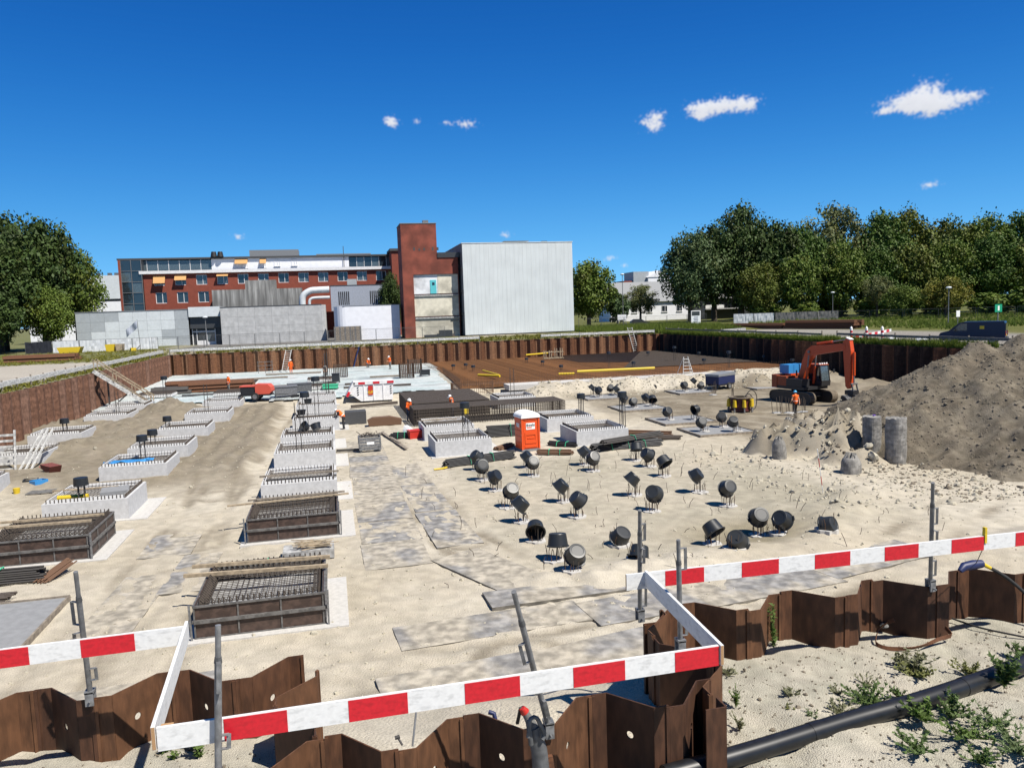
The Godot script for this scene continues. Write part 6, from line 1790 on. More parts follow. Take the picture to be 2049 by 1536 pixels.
# surface nets over a smooth union of tapered capsules; bones are [from, to, radius, radius, colour]
func skin_mesh(mb: MB, bones: Array, cell: float, k: float) -> void:
	var lo := Vector3(9, 9, 9); var hi := -lo
	for b in bones:
		var r: float = maxf(b[2], b[3]) + cell * 2.0
		lo = lo.min(b[0].min(b[1]) - Vector3.ONE * r); hi = hi.max(b[0].max(b[1]) + Vector3.ONE * r)
	var n := Vector3i(((hi - lo) / cell).ceil()) + Vector3i.ONE
	var f := PackedFloat32Array(); f.resize(n.x * n.y * n.z); f.fill(9.0)
	for b in bones:
		var r: float = maxf(b[2], b[3]) + cell * 3.0 + k
		var i0 := Vector3i(((b[0].min(b[1]) - Vector3.ONE * r - lo) / cell).floor()).clamp(Vector3i.ZERO, n - Vector3i.ONE)
		var i1 := Vector3i(((b[0].max(b[1]) + Vector3.ONE * r - lo) / cell).ceil()).clamp(Vector3i.ZERO, n - Vector3i.ONE)
		for z in range(i0.z, i1.z + 1):
			for y in range(i0.y, i1.y + 1):
				for x in range(i0.x, i1.x + 1):
					var d := sd_cone(lo + Vector3(x, y, z) * cell, b)
					var q := (z * n.y + y) * n.x + x
					var o := f[q]
					var h := maxf(k - absf(o - d), 0.0) / k
					f[q] = minf(o, d) - h * h * k * 0.25
	var id := PackedInt32Array(); id.resize(f.size()); id.fill(-1)
	var step: Array[int] = [1, n.x, n.x * n.y]
	for z in n.z - 1:
		for y in n.y - 1:
			for x in n.x - 1:
				var q := (z * n.y + y) * n.x + x
				var s := Vector3.ZERO; var m := 0
				for e in 12:
					var ax := e / 4; var u := (ax + 1) % 3; var w := (ax + 2) % 3
					var o := Vector3i.ZERO
					o[u] = e & 1; o[w] = (e >> 1) & 1
					var a := q + o.x * step[0] + o.y * step[1] + o.z * step[2]
					var va := f[a]; var vb := f[a + step[ax]]
					if (va < 0.0) != (vb < 0.0):
						var p := Vector3(x + o.x, y + o.y, z + o.z)
						p[ax] += va / (va - vb)
						s += p; m += 1
				if m:
					var p := lo + s / m * cell
					var best := 9.0
					for b in bones:
						var d := sd_cone(p, b)
						if d < best: best = d; mb.col = CLOTH[b[4]]
					var g := Vector3(f[q + 1] - f[q], f[q + step[1]] - f[q], f[q + step[2]] - f[q]).normalized()
					id[q] = mb.vert(p, g)
	for z in range(1, n.z - 1):
		for y in range(1, n.y - 1):
			for x in range(1, n.x - 1):
				var q := (z * n.y + y) * n.x + x
				for ax in 3:
					var va := f[q]; var vb := f[q + step[ax]]
					if (va < 0.0) != (vb < 0.0):
						var su: int = step[(ax + 1) % 3]; var sw: int = step[(ax + 2) % 3]
						var a := id[q]; var b := id[q - su]; var c := id[q - su - sw]; var d := id[q - sw]
						if a < 0 or b < 0 or c < 0 or d < 0: continue
						if va < 0.0: mb.ix.append_array([a, c, b, a, d, c])
						else: mb.ix.append_array([a, b, c, a, c, d])

func hand(mb: MB, wrist: Vector3, dir: Vector3, palm_n: Vector3) -> Array:
	# returns palm bone; fingers are added to the mesh as bent tapered tubes
	dir = dir.normalized()
	var side := dir.cross(palm_n).normalized()
	mb.col = CLOTH.s
	var tip := wrist + dir * 0.09
	for i in 4:
		var o := tip + side * (i - 1.5) * 0.02
		var L: float = [0.062, 0.075, 0.070, 0.052][i]
		mb.tube([o - dir * 0.02, o + dir * L * 0.5 + palm_n * 0.008, o + dir * L * 0.8 + palm_n * 0.034], [0.010, 0.009, 0.007], 5)
	mb.tube([wrist + dir * 0.03 - side * 0.035, wrist + dir * 0.065 - side * 0.062, wrist + dir * 0.09 - side * 0.055 + palm_n * 0.02], [0.012, 0.010, 0.008], 5)
	return [wrist, tip, 0.032, 0.036, "s"]

func head_on(mb: MB, c: Vector3, face: Vector3) -> void:
	# skull, jaw, nose and ears as one shaped ball
	face = face.normalized()
	var up := (Vector3.UP - face * face.y).normalized()
	var rt := up.cross(face)
	mb.col = CLOTH.s
	var R := 12; var K := 16
	var first := mb.v.size()
	for i in R + 1:
		for j in K:
			var th := PI * i / R; var ph := TAU * j / K
			var d := Vector3(sin(th) * sin(ph), cos(th), sin(th) * cos(ph))
			var s := Vector3(0.076, 0.115, 0.096)
			var p := d * s
			if d.y < -0.2: p.z += 0.012 * maxf(d.z, 0.0); p.x *= 1.0 + d.y * 0.22
			if d.z > 0.86 and absf(d.y + 0.08) < 0.30: p.z += 0.024 * (1.0 - absf(d.x) * 2.2)
			if absf(d.x) > 0.93 and absf(d.y) < 0.3: p.x *= 1.16
			mb.vert(c + rt * p.x + up * p.y + face * p.z, (rt * d.x + up * d.y + face * d.z).normalized())
	for i in R:
		for j in K:
			var a := first + i * K + j; var b := first + i * K + (j + 1) % K
			mb.ix.append_array([a, b, a + K, b, b + K, a + K])

func person(label: String, at: Vector3, yaw: float, pose: String, top: String, legs: String, sleeve: String, helmet: Color, vest := true) -> void:
	var t := thing("person", label, "person", at, yaw, "site workers")
	var hip := Vector3(0, 0.93, 0); var chest := Vector3(0, 1.32, 0.0); var head := Vector3(0, 1.66, 0.03); var face := Vector3(0, -0.15, 1)
	var kn := [Vector3(-0.11, 0.50, 0.03), Vector3(0.11, 0.50, 0.03)]; var an := [Vector3(-0.12, 0.09, 0), Vector3(0.12, 0.09, 0)]
	var el := [Vector3(-0.27, 1.12, -0.02), Vector3(0.27, 1.12, -0.02)]; var wr := [Vector3(-0.27, 0.88, 0.10), Vector3(0.27, 0.88, 0.10)]
	if pose == "bend":
		chest = Vector3(0, 1.22, 0.26); head = Vector3(0, 1.40, 0.50); face = Vector3(0, -0.75, 0.7)
		el = [Vector3(-0.25, 1.02, 0.42), Vector3(0.25, 1.02, 0.42)]; wr = [Vector3(-0.12, 0.98, 0.66), Vector3(0.12, 0.98, 0.66)]
	elif pose == "work":
		chest = Vector3(0, 1.31, 0.06); head = Vector3(0, 1.62, 0.15); face = Vector3(0, -0.5, 1)
		el = [Vector3(-0.26, 1.10, 0.08), Vector3(0.26, 1.10, 0.10)]; wr = [Vector3(-0.14, 1.08, 0.34), Vector3(0.16, 1.10, 0.36)]
	elif pose == "stride":
		kn = [Vector3(-0.11, 0.52, 0.16), Vector3(0.11, 0.50, -0.02)]; an = [Vector3(-0.12, 0.09, 0.18), Vector3(0.12, 0.12, -0.24)]
		wr = [Vector3(-0.26, 0.92, -0.10), Vector3(0.26, 0.92, 0.20)]
	elif pose == "crouch":
		hip = Vector3(0, 0.50, -0.05); chest = Vector3(0, 0.86, 0.12); head = Vector3(0, 1.15, 0.26); face = Vector3(0, -0.5, 1)
		kn = [Vector3(-0.16, 0.50, 0.36), Vector3(0.16, 0.50, 0.36)]; an = [Vector3(-0.14, 0.09, 0.05), Vector3(0.14, 0.09, 0.05)]
		el = [Vector3(-0.25, 0.68, 0.30), Vector3(0.25, 0.68, 0.30)]; wr = [Vector3(-0.12, 0.55, 0.52), Vector3(0.12, 0.55, 0.52)]
	var mb := MB.new(); mb.tinted = true
	var up := (chest - hip).normalized()
	var bones := [[hip + up * 0.02, hip + up * 0.16, 0.135, 0.13, top], [hip + up * 0.14, chest, 0.13, 0.155, top], [chest, chest + up * 0.14, 0.145, 0.10, top], [chest + up * 0.16, head - Vector3(0, 0.06, 0.02), 0.052, 0.052, "s"]]
	for s in 2:
		var sg := -1.0 if s == 0 else 1.0
		var hp := hip + Vector3(0.095 * sg, -0.02, 0)
		bones.append([hp, kn[s], 0.095, 0.068, legs]); bones.append([kn[s], an[s], 0.066, 0.048, legs])
		bones.append([an[s] + Vector3(0, -0.035, -0.03), an[s] + Vector3(0.01 * sg, -0.045, 0.15), 0.048, 0.042, "b"])
		var sh := chest + up * 0.10 + Vector3(0.175 * sg, 0, 0)
		bones.append([chest + up * 0.09, sh, 0.09, 0.075, top])
		bones.append([sh, el[s], 0.062, 0.05, sleeve]); bones.append([el[s], wr[s], 0.048, 0.036, sleeve])
		bones.append(hand(mb, wr[s], wr[s] - el[s], Vector3(-0.4 * sg, -0.6, 0.5).normalized()))
	skin_mesh(mb, bones, 0.034, 0.05)
	head_on(mb, head, face)
	var skinm := vcol(mat(Color.WHITE, 0.8)); skinm.uv1_triplanar = false
	part(mb, "body", skinm, t)
	if vest:
		var v := MB.new(); v.tinted = true
		skin_mesh(v, [[hip + up * 0.04, hip + up * 0.16, 0.152, 0.148, "o"], [hip + up * 0.14, chest + up * 0.08, 0.148, 0.17, "o"]], 0.04, 0.05)
		part(v, "vest", skinm, t)
		var st := MB.new()
		var o := hip.lerp(chest, 0.35)
		st.lathe([Vector2(0.163, -0.025), Vector2(0.166, 0.025)], 14, Transform3D(Basis(Vector3.RIGHT, up, Vector3.RIGHT.cross(up)), o))
		part(st, "reflective_band", M.chalk, t)
	var hm := MB.new()
	var fu := (Vector3.UP - face.normalized() * face.normalized().y).normalized()
	var hb := Basis(fu.cross(face.normalized()), fu, face.normalized())
	hm.lathe([Vector2(0.150, 0.030), Vector2(0.120, 0.045), Vector2(0.116, 0.085), Vector2(0.088, 0.135), Vector2(0.045, 0.158), Vector2(0.0, 0.163)], 16, Transform3D(hb, head))
	hm.lathe([Vector2(0.0, 0.150), Vector2(0.08, 0.125), Vector2(0.108, 0.08), Vector2(0.112, 0.04), Vector2(0.150, 0.026)], 16, Transform3D(hb, head))
	hm.box(head + hb * Vector3(0, 0.035, 0.15), Vector3(0.16, 0.012, 0.09), hb)
	part(hm, "helmet", mat(helmet, 0.4), t)

func make_people() -> void:
	var white := lin(0.75, 0.75, 0.73)
	person("worker in orange vest and black trousers bending over a white form", Vector3(0.56, -3.9, -57.27), deg_to_rad(-105), "bend", "k", "k", "k", white)
	person("worker in orange vest and white helmet at the left side of the black cage", Vector3(5.53, -3.9, -59.53), deg_to_rad(35), "work", "o", "n", "o", white)
	person("worker in orange vest standing behind the long black cage", Vector3(9.0, P + 0.06, -59.75), deg_to_rad(-80), "work", "g", "n", "s", white)
	person("worker all in orange standing right of the far left ladder", Vector3(-5.37, -2.78, -105), deg_to_rad(10), "stand", "o", "o", "o", white, false)
	person("worker in orange jacket with raised hands by the far wall", Vector3(7.53, -2.85, -104.06), deg_to_rad(-60), "work", "o", "g", "o", white)
	person("crouching orange worker at the foot of the far wall", Vector3(4.7, -2.78, -108.42), deg_to_rad(40), "crouch", "o", "g", "o", white)
	person("worker in orange beside the stacked rusty sheet piles", Vector3(-10.69, -3.08, -84.8), deg_to_rad(-60), "stand", "o", "g", "o", white)
	person("worker in pale clothes crouching behind the rusty bar stack", Vector3(-0.93, -2.9, -98.92), deg_to_rad(0), "crouch", "g", "g", "s", white, false)
	person("worker in orange jacket in the far right corner of the pit", Vector3(50.57, -2.6, -112.55), deg_to_rad(-150), "stand", "o", "k", "o", white)
	person("worker in black clothes and white helmet in the far right corner", Vector3(52.19, -2.6, -110.75), deg_to_rad(-40), "stand", "k", "k", "k", white, false)
	person("worker in orange vest and blue helmet seen from behind near the excavator", Vector3(32.32, -3.9, -48.97), deg_to_rad(170), "stride", "o", "k", "s", lin(0.06, 0.35, 0.62))

# ---------------------------------------------------------------- loose things in the pit
func bundle(called: String, label: String, cat: String, a: Vector3, b: Vector3, n: int, r: float, m: Material, spread := 0.22, straps := 2, group := "steel bundles") -> void:
	# n bars in a loose heap from a to b with green straps
	var mid := (a + b) * 0.5
	var t := thing(called, label, cat, mid, 0.0, group)
	var d := (b - a).normalized()
	var side := d.cross(Vector3.UP).normalized()
	var per := int(spread * 2.0 / (r * 2.05))
	var k := 0
	var lay := 0
	while k < n:
		var m2 := maxi(1, per - lay)
		for i in m2:
			if k >= n: break
			var o := side * ((i - (m2 - 1) / 2.0) * r * 2.05) + Vector3.UP * (r + lay * r * 1.75)
			var e0 := rng.randf_range(-0.15, 0.15); var e1 := rng.randf_range(-0.15, 0.15)
			var mb := MB.new(); mb.tube([a - mid + o + d * e0, b - mid + o + d * e1 + side * rng.randf_range(-r, r)], r, 6); part(mb, "bar", m, t)
			k += 1
		lay += 1
	for s in straps:
		var st := MB.new()
		var c: Vector3 = (a - mid).lerp(b - mid, (s + 1.0) / (straps + 1.0))
		var hh := r * 2.0 + (lay - 1) * r * 1.75 + 0.012
		st.bar(c - side * (spread + 0.02) + Vector3.UP * 0.01, c - side * spread * 0.6 + Vector3.UP * hh, 0.07, 0.012, d)
		st.bar(c - side * spread * 0.6 + Vector3.UP * hh, c + side * spread * 0.6 + Vector3.UP * hh, 0.07, 0.012, Vector3.UP)
		st.bar(c + side * spread * 0.6 + Vector3.UP * hh, c + side * (spread + 0.02) + Vector3.UP * 0.01, 0.07, 0.012, d)
		part(st, "green_strap", M.green_strap, t)

func ladder(label: String, foot: Vector3, top: Vector3, w: float, n: int, m: Material, across := Vector3.RIGHT) -> void:
	var t := thing("ladder", label, "ladder", foot)
	var d := top - foot
	for s in [-0.5, 0.5]:
		var mb := MB.new(); mb.bar(across * s * w, d + across * s * w, 0.05, 0.09); part(mb, "stile", m, t)
	for i in n:
		var mb := MB.new(); var o := d * (i + 0.6) / n
		mb.bar(o - across * w * 0.5, o + across * w * 0.5, 0.045, 0.05); part(mb, "rung", m, t)

func make_pit_things() -> void:
	# portable toilet
	var t := thing("portable_toilet", "orange portable toilet with white domed roof and a sign", "toilet", Vector3(11.0, P, -43.75), deg_to_rad(8.0))
	var b := MB.new()
	b.boxr(-0.55, 0.55, 0.12, 2.0, -0.58, 0.50); part(b, "cabin", M.potty, t)
	var base := MB.new(); base.boxr(-0.57, 0.57, 0.0, 0.118, -0.6, 0.58); part(base, "base", M.roof_grey, t)
	for s in [-0.53, 0.53]:
		var c := MB.new(); c.boxr(s - 0.05, s + 0.05, 0.12, 2.0, 0.502, 0.57); part(c, "corner_post", M.potty, t)
	var dr := MB.new(); dr.boxr(-0.45, 0.45, 0.16, 1.94, 0.503, 0.53)
	var door := part(dr, "door", M.potty, t)
	for q in [[-0.36, 0.36, 0.95, 1.12, 0.05], [-0.36, 0.36, 0.45, 0.62, 0.05], [-0.22, 0.22, 0.74, 0.80, 0.045], [-0.38, 0.38, 1.84, 1.90, 0.06], [-0.36, -0.28, 0.62, 0.95, 0.045], [0.28, 0.36, 0.62, 0.95, 0.045], [-0.38, 0.38, 0.22, 0.34, 0.045]]:
		var r := MB.new(); r.boxr(q[0], q[1], q[2], q[3], 0.531, 0.531 + q[4] * 0.6); part(r, "door_rib", M.potty, door)
	for y in [0.35, 0.7, 1.05, 1.4, 1.75]:
		var r := MB.new(); r.boxr(-0.575, -0.551, y, y + 0.16, -0.5, 0.42); part(r, "side_rib", M.potty, t)
	var sg := MB.new(); sg.boxr(-0.28, 0.28, 1.28, 1.66, 0.534, 0.548)
	var sign_ := part(sg, "sign_panel", M.chalk, door)
	text("Boels", 0.155, M.black, sign_, Vector3(0, 1.53, 0.552), Basis())
	var ul := MB.new(); ul.boxr(-0.24, 0.08, 1.36, 1.42, 0.549, 0.554); part(ul, "sign_line", M.potty, sign_)
	var vent := MB.new(); vent.boxr(-0.575, -0.552, 1.40, 1.62, -0.25, 0.2); part(vent, "side_sign", M.chalk, t)
	var rf := MB.new()
	var arc := []
	for i in 13: arc.append(Vector2(-0.60 * cos(PI * i / 12), 0.02 + 0.30 * sin(PI * i / 12)))
	rf.prism([Vector2(-0.6, -0.06)] + arc + [Vector2(0.6, -0.06)], Transform3D(Basis(), Vector3(0, 2.02, -0.62)), 1.24)
	part(rf, "roof", M.chalk, t)
	var tb := MB.new(); tb.boxr(-0.3, 0.3, 0.13, 0.9, -0.61, -0.585); part(tb, "tank_panel", M.roof_grey, t)
	# cropped concrete piles beside the heap
	var piles := [[Vector3(27.23, -3.9, -34.44), 0.46, 2.2, "left of the two tall cropped concrete piles by the sand heap"], [Vector3(27.17, -3.9, -32.61), 0.49, 2.35, "right of the two tall cropped concrete piles by the sand heap"], [Vector3(22.62, -3.9, -35.71), 0.37, 1.15, "short concrete pile stump with pointed broken top"], [Vector3(28.08, -3.9, -43.2), 0.36, 0.9, "small broken concrete pile behind the pointed stump"], [Vector3(32.41, -3.9, -45.1), 0.40, 0.8, "broken concrete pile stump below the excavator tracks"], [Vector3(23.74, -3.9, -31.47), 0.46, 0.9, "leaning broken concrete stump in front of the tall piles"]]
	for i in piles.size():
		var q: Array = piles[i]
		var p := thing("concrete_pile", q[3], "concrete pile", q[0] - Vector3.UP * 0.1, 0.0, "cropped concrete piles")
		var mb := MB.new()
		var f := FastNoiseLite.new(); f.seed = i * 9 + 1; f.frequency = 1.1
		var K := 28; var R := 14
		var pt := func(a: int, y: int) -> Vector3:
			var th := TAU * (a % K) / K
			var hh: float = q[2] * y / R
			var rr: float = q[1] * (1.0 + f.get_noise_3d(cos(th) * 1.2, hh * 1.1, sin(th) * 1.2) * 0.10)
			if i > 1: rr *= 1.0 - 0.5 * pow(float(y) / R, 5.0)
			if y == R: hh += f.get_noise_2d(cos(th) * 3.0, sin(th) * 3.0) * (0.10 if i < 2 else 0.35)
			return Vector3(cos(th) * rr, hh, sin(th) * rr)
		for y in R:
			for a in K: mb.quad(pt.call(a + 1, y), pt.call(a, y), pt.call(a, y + 1), pt.call(a + 1, y + 1))
		var c := Vector3(0, q[2] + (0.03 if i < 2 else 0.16), 0)
		for a in K: mb.tri(pt.call(a + 1, R), pt.call(a, R), c)
		var pile := part(mb, "shaft", M.conc_pile, p)
		if i == 0:
			var mk := MB.new(); mk.box(Vector3(0.05, q[2] + 0.06, 0.1), Vector3(0.2, 0.02, 0.06), Basis(Vector3.UP, 0.5)); mk.box(Vector3(0.12, q[2] + 0.062, 0.0), Vector3(0.05, 0.02, 0.2), Basis(Vector3.UP, 0.2)); part(mk, "purple_mark", mat(lin(0.12, 0.04, 0.40), 0.8), p)
		p.rotation.z = 0.0 if i < 2 else rng.randf_range(-0.08, 0.08)
	# red and white ranging rod
	var rod := thing("ranging_rod", "thin leaning red and white survey rod in the sand", "rod", Vector3(20.03, -3.9, -28.33))
	var dd: Vector3 = Vector3(19.51, -1.87, -28) - rod.position
	for i in 5:
		var mb := MB.new(); mb.tube([dd * (i / 5.0), dd * ((i + 1) / 5.0)], 0.018, 6); part(mb, "segment", M.board_red if i % 2 else M.chalk, rod)
	# steel stacks
	bundle("rebar_bundle", "upper rebar bundle with green straps at the left edge", "rebar", Vector3(-13.2, P + 0.05, -27.5), Vector3(-9.6, P + 0.05, -27.35), 34, 0.035, M.rebar_dark, 0.30, 2)
	bundle("rebar_bundle", "lower flat rebar bundle at the left edge beside the slab", "rebar", Vector3(-13.0, P + 0.1, -25.6), Vector3(-9.9, P + 0.1, -25.5), 20, 0.03, M.rebar, 0.34, 1)
	bundle("rebar_bundle", "rusty fan of bar ends at the end of the upper left bundle", "rebar", Vector3(-9.5, P + 0.04, -27.0), Vector3(-9.0, P + 0.3, -28.1), 18, 0.022, M.rebar_rust, 0.26, 0)
	bundle("rebar_bundle", "dark rebar with green strap between the first two steel forms", "rebar", Vector3(-3.6, P + 0.05, -26.3), Vector3(-1.3, P + 0.05, -26.2), 26, 0.032, M.rebar_dark, 0.34, 1)
	bundle("rebar_bundle", "black bundled bars lying in front of the toilet's left form", "rebar", Vector3(5.6, P + 0.03, -40.4), Vector3(9.6, P + 0.03, -41.6), 34, 0.033, M.steel_dark, 0.28, 2)
	bundle("rebar_bundle", "short rusty channel bars at the foot of the toilet", "rebar", Vector3(11.2, P + 0.03, -42.0), Vector3(12.9, P + 0.03, -41.2), 13, 0.0462, M.rebar_rust, 0.30, 2)
	bundle("rebar_bundle", "large green strapped steel bundle in front of the right white form", "rebar", Vector3(14.4, P + 0.03, -41.8), Vector3(18.6, P + 0.03, -42.0), 44, 0.0396, M.steel_dark, 0.45, 3)
	bundle("rebar_bundle", "dark steel bundle slanting across the large strapped one", "rebar", Vector3(14.8, P + 0.45, -41.2), Vector3(19.0, P + 0.5, -42.6), 23, 0.033, M.rebar_dark, 0.30, 1)
	bundle("rebar_bundle", "rusty timber coloured bars right of the right white form", "rebar", Vector3(18.2, P + 0.03, -45.9), Vector3(20.4, P + 0.03, -44.3), 20, 0.0462, M.rebar_rust, 0.34, 0)
	bundle("rebar_bundle", "brown bars crossing beside the black tub near the steel heap", "rebar", Vector3(18.3, P + 0.03, -44.4), Vector3(20.6, P + 0.03, -43.2), 17, 0.0396, M.rebar, 0.30, 0)
	bundle("rebar_bundle", "green strapped steel coil between toilet and right white form", "rebar", Vector3(12.6, P + 0.03, -44.6), Vector3(13.9, P + 0.03, -43.4), 23, 0.033, M.steel_dark, 0.28, 2)
	bundle("rebar_bundle", "round dark bundle behind the toilet's left side", "rebar", Vector3(9.6, P + 0.03, -49.2), Vector3(12.8, P + 0.03, -49.0), 30, 0.0462, M.steel_dark, 0.36, 1)
	bundle("rebar_bundle", "rusty bar ends right of the nearer left form", "rebar", Vector3(9.2, P + 0.03, -44.0), Vector3(10.3, P + 0.03, -45.2), 17, 0.0396, M.rebar_rust, 0.30, 0)
	bundle("rebar_bundle", "small green strapped bundle left of the forms by the toilet", "rebar", Vector3(3.6, P + 0.03, -51.6), Vector3(4.9, P + 0.03, -51.2), 23, 0.0396, M.steel_dark, 0.30, 2)
	beam("long rusty bent plank on the sand beside the steel plates", Vector3(3.1, P + 0.12, -53.8), Vector3(4.1, P + 0.1, -46.6), 0.22, 0.04, M.timber_grey, "plank", "plank")
	beam("shorter rusty plank crossing the long bent one", Vector3(3.5, P + 0.16, -51.0), Vector3(3.9, P + 0.16, -48.6), 0.18, 0.04, M.timber_grey, "plank", "plank")
	beam("upright brown plank left of the grey crate", Vector3(1.6, P + 0.1, -53.6), Vector3(1.5, P + 0.1, -50.2), 0.25, 0.04, M.timber_grey, "plank", "plank")
	beam("brown plank with green strap behind the grey crate", Vector3(3.2, P + 0.1, -54.2), Vector3(2.1, P + 0.1, -50.2), 0.16, 0.05, M.timber_grey, "plank", "plank")
	beam("dark steel bar lying left of the grey crate", Vector3(-0.05, P + 0.12, -47.6), Vector3(1.4, P + 0.12, -47.3), 0.14, 0.12, M.rebar_dark, "steel_bar", "bar")
	beam("dark pipe lying across behind the white container front", Vector3(1.4, P + 0.2, -70.0), Vector3(5.6, P + 0.25, -70.6), 0.26, 0.24, M.rebar, "steel_pipe", "pipe")
	var hex := MB.new(); hex.prism([Vector2(-1.2, 0), Vector2(1.2, 0), Vector2(1.25, 0.4), Vector2(0.4, 0.62), Vector2(-0.9, 0.6), Vector2(-1.3, 0.4)], Transform3D(Basis(), Vector3.ZERO), 0.8)
	solo(hex, "steel_trough", M.rebar_rust, "dark rusty steel trough on the sand in front of the container", "trough", Transform3D(Basis(), Vector3(3.6, P + 0.02, -58.6)))
	var gb := MB.new(); gb.boxr(-0.8, 0.8, 0, 0.95, -0.7, 0.7)
	solo(gb, "steel_bin", M.roof_dark, "dark bin with green straps behind the bent worker", "bin", Transform3D(Basis(), Vector3(1.5, P + 0.02, -60.3)))
	# tubs and small gear left about
	var spare := [[Vector3(-1.87, -2.95, -52.02), 0.5, "black tub tipped on the third white form of the centre row, left"], [Vector3(-1.22, -2.95, -51.24), 2.2, "black tub tipped on the third white form of the centre row, right"], [Vector3(-2.48, -2.95, -59.54), 0.0, "black tub with rubble on the fourth white form"], [Vector3(-2.2, -2.9, -66.87), 0.0, "small black tub on the fifth white form of the centre row"], [Vector3(30.6, -3.9, -69.67), 0.4, "black tub lying by itself behind the grey slabs"]]
	for q in spare:
		var tb2 := thing("mortar_tub", q[2], "tub", q[0] + Vector3.UP * 0.05, q[1], "loose black tubs")
		var sh := MB.new(); sh.lathe([Vector2(0.0, 0.0), Vector2(0.27, 0.0), Vector2(0.33, 0.36), Vector2(0.31, 0.36), Vector2(0.25, 0.03), Vector2(0.0, 0.03)], 20); part(sh, "shell", M.tub, tb2)
		var rm := MB.new(); rm.lathe([Vector2(0.32, 0.34), Vector2(0.36, 0.34), Vector2(0.36, 0.37), Vector2(0.31, 0.37)], 20); part(rm, "rim", M.tub, tb2)
		if q[1] > 0.2: tb2.rotation.z = 0.9 if q[1] < 1.0 else -0.5
	var hose := MB.new(); hose.tube(curve([Vector3(4.89, -3.9, -39.86), Vector3(5.49, -3.9, -40.02), Vector3(5.99, -3.9, -40.66), Vector3(6.88, -3.9, -41.01)], 16), 0.05, 6)
	solo(hose, "yellow_hose", M.yellow, "yellow hose on the sand left of the nearest tubs", "hose", Transform3D(Basis(), Vector3.UP * 0.05))
	var bag := rock_mesh(0.42, 77, 1.1); solo(bag, "white_bag", M.cloth, "white sack beside the small strapped bundle", "sack", Transform3D(Basis(), Vector3(4.71, -3.9, -51.66) + Vector3.UP * 0.3))
	var rb := MB.new(); rb.boxr(-0.5, 0.5, 0.0, 0.5, -0.35, 0.35); rb.boxr(-0.53, 0.53, 0.502, 0.56, -0.38, 0.38); solo(rb, "red_chest", M.red, "red tool chest beside the white sack", "chest", Transform3D(Basis(Vector3.UP, 0.2), Vector3(5.15, -3.9, -51.01)))
	var lt := thing("laser_tripod", "yellow laser level on a tripod behind the nearer left form", "tripod", Vector3(8.07, -3, -47.75))
	for i in 3:
		var lg := MB.new(); lg.rod(Vector3(cos(i * 2.1) * 0.4, 0, sin(i * 2.1) * 0.4), Vector3(0, 0.95, 0), 0.02); part(lg, "leg", M.steel_dark, lt)
	var lh := MB.new(); lh.boxr(-0.12, 0.12, 0.95, 1.25, -0.1, 0.1); part(lh, "laser_head", M.yellow, lt)
	# boards thrown on the farther left form
	for i in 7:
		var lb := MB.new(); lb.bar(Vector3(-0.6, 0, 0), Vector3(0.6, 0.02, 0), 0.14, 0.03); solo(lb, "loose_board", M.timber if i % 2 else M.timber_grey, "short loose board on the farther left form, %s from the left" % ["first", "second", "third", "fourth", "fifth", "sixth", "seventh"][i], "board", Transform3D(Basis(Vector3.UP, rng.randf_range(-0.8, 0.8)), Vector3(5.9 + i * 0.3, P + 1.07 + i * 0.012, -50.6 - rng.randf() * 1.2)), "boards on the farther form")
	# starter bars and white lumps round the worker by the excavator
	for q in [[Vector3(31.91, -3.9, -50.69), "thin starter bars left of the worker by the excavator"], [Vector3(32.68, -3.9, -50.28), "thin starter bars just left of that worker"], [Vector3(33.85, -3.9, -50.28), "thin starter bars right of the worker by the excavator"], [Vector3(33.46, -3.9, -63.45), "thin starter bars in the sand below the blue trailer"], [Vector3(34.05, -3.9, -60.85), "thin tall bars behind the pile breaker"]]:
		var k := thing("starter_bars", q[1], "starter bars", q[0])
		for i in 5:
			var mb := MB.new(); var o := Vector3(rng.randf_range(-0.3, 0.3), 0, rng.randf_range(-0.3, 0.3)); mb.tube([o, o + Vector3(rng.randf_range(-0.1, 0.1), rng.randf_range(0.6, 1.3), 0)], 0.02, 5); part(mb, "bar", M.rebar, k)
		var cp2 := rock_mesh(0.4, int(q[0].x * 7), 0.2); part(cp2, "concrete_top", M.conc, k)
	# grey slatted crate with scrap
	var cr := thing("scrap_crate", "grey slatted crate filled with metal scrap beside the plates", "crate", Vector3(1.95, P + 0.02, -47.4))
	for y in 4:
		for s in [-0.62, 0.62]:
			var mb := MB.new(); mb.boxr(-0.66, 0.66, 0.12 + y * 0.2, 0.28 + y * 0.2, s - 0.02, s + 0.02); part(mb, "slat", M.galv, cr)
			var m2 := MB.new(); m2.boxr(s * 1.03 - 0.02, s * 1.03 + 0.02, 0.12 + y * 0.2, 0.28 + y * 0.2, -0.59, 0.59); part(m2, "slat", M.galv, cr)
	for x in [-0.55, 0.55]:
		var mb := MB.new(); mb.boxr(x - 0.06, x + 0.06, 0, 0.11, -0.62, 0.62); part(mb, "runner", M.galv_dark, cr)
	var tg := MB.new(); tg.boxr(-0.2, 0.24, 0.46, 0.62, 0.642, 0.65); part(tg, "white_tag", M.chalk, cr)
	var sc := MB.new()
	for i in 40:
		var p := Vector3(rng.randf_range(-0.55, 0.55), 0.85 + rng.randf() * 0.15, rng.randf_range(-0.5, 0.5)); sc.bar(p, p + Vector3(rng.randf_range(-0.3, 0.3), rng.randf_range(-0.05, 0.2), rng.randf_range(-0.3, 0.3)), 0.03)
	part(sc, "scrap", M.rebar, cr).set_meta("kind", "stuff")
	# wood offcuts on the nearest gap
	var wp := thing("offcut_pile", "heap of thin wooden offcuts between the first two steel forms", "wood", Vector3(-1.0, P + 0.02, -26.9))
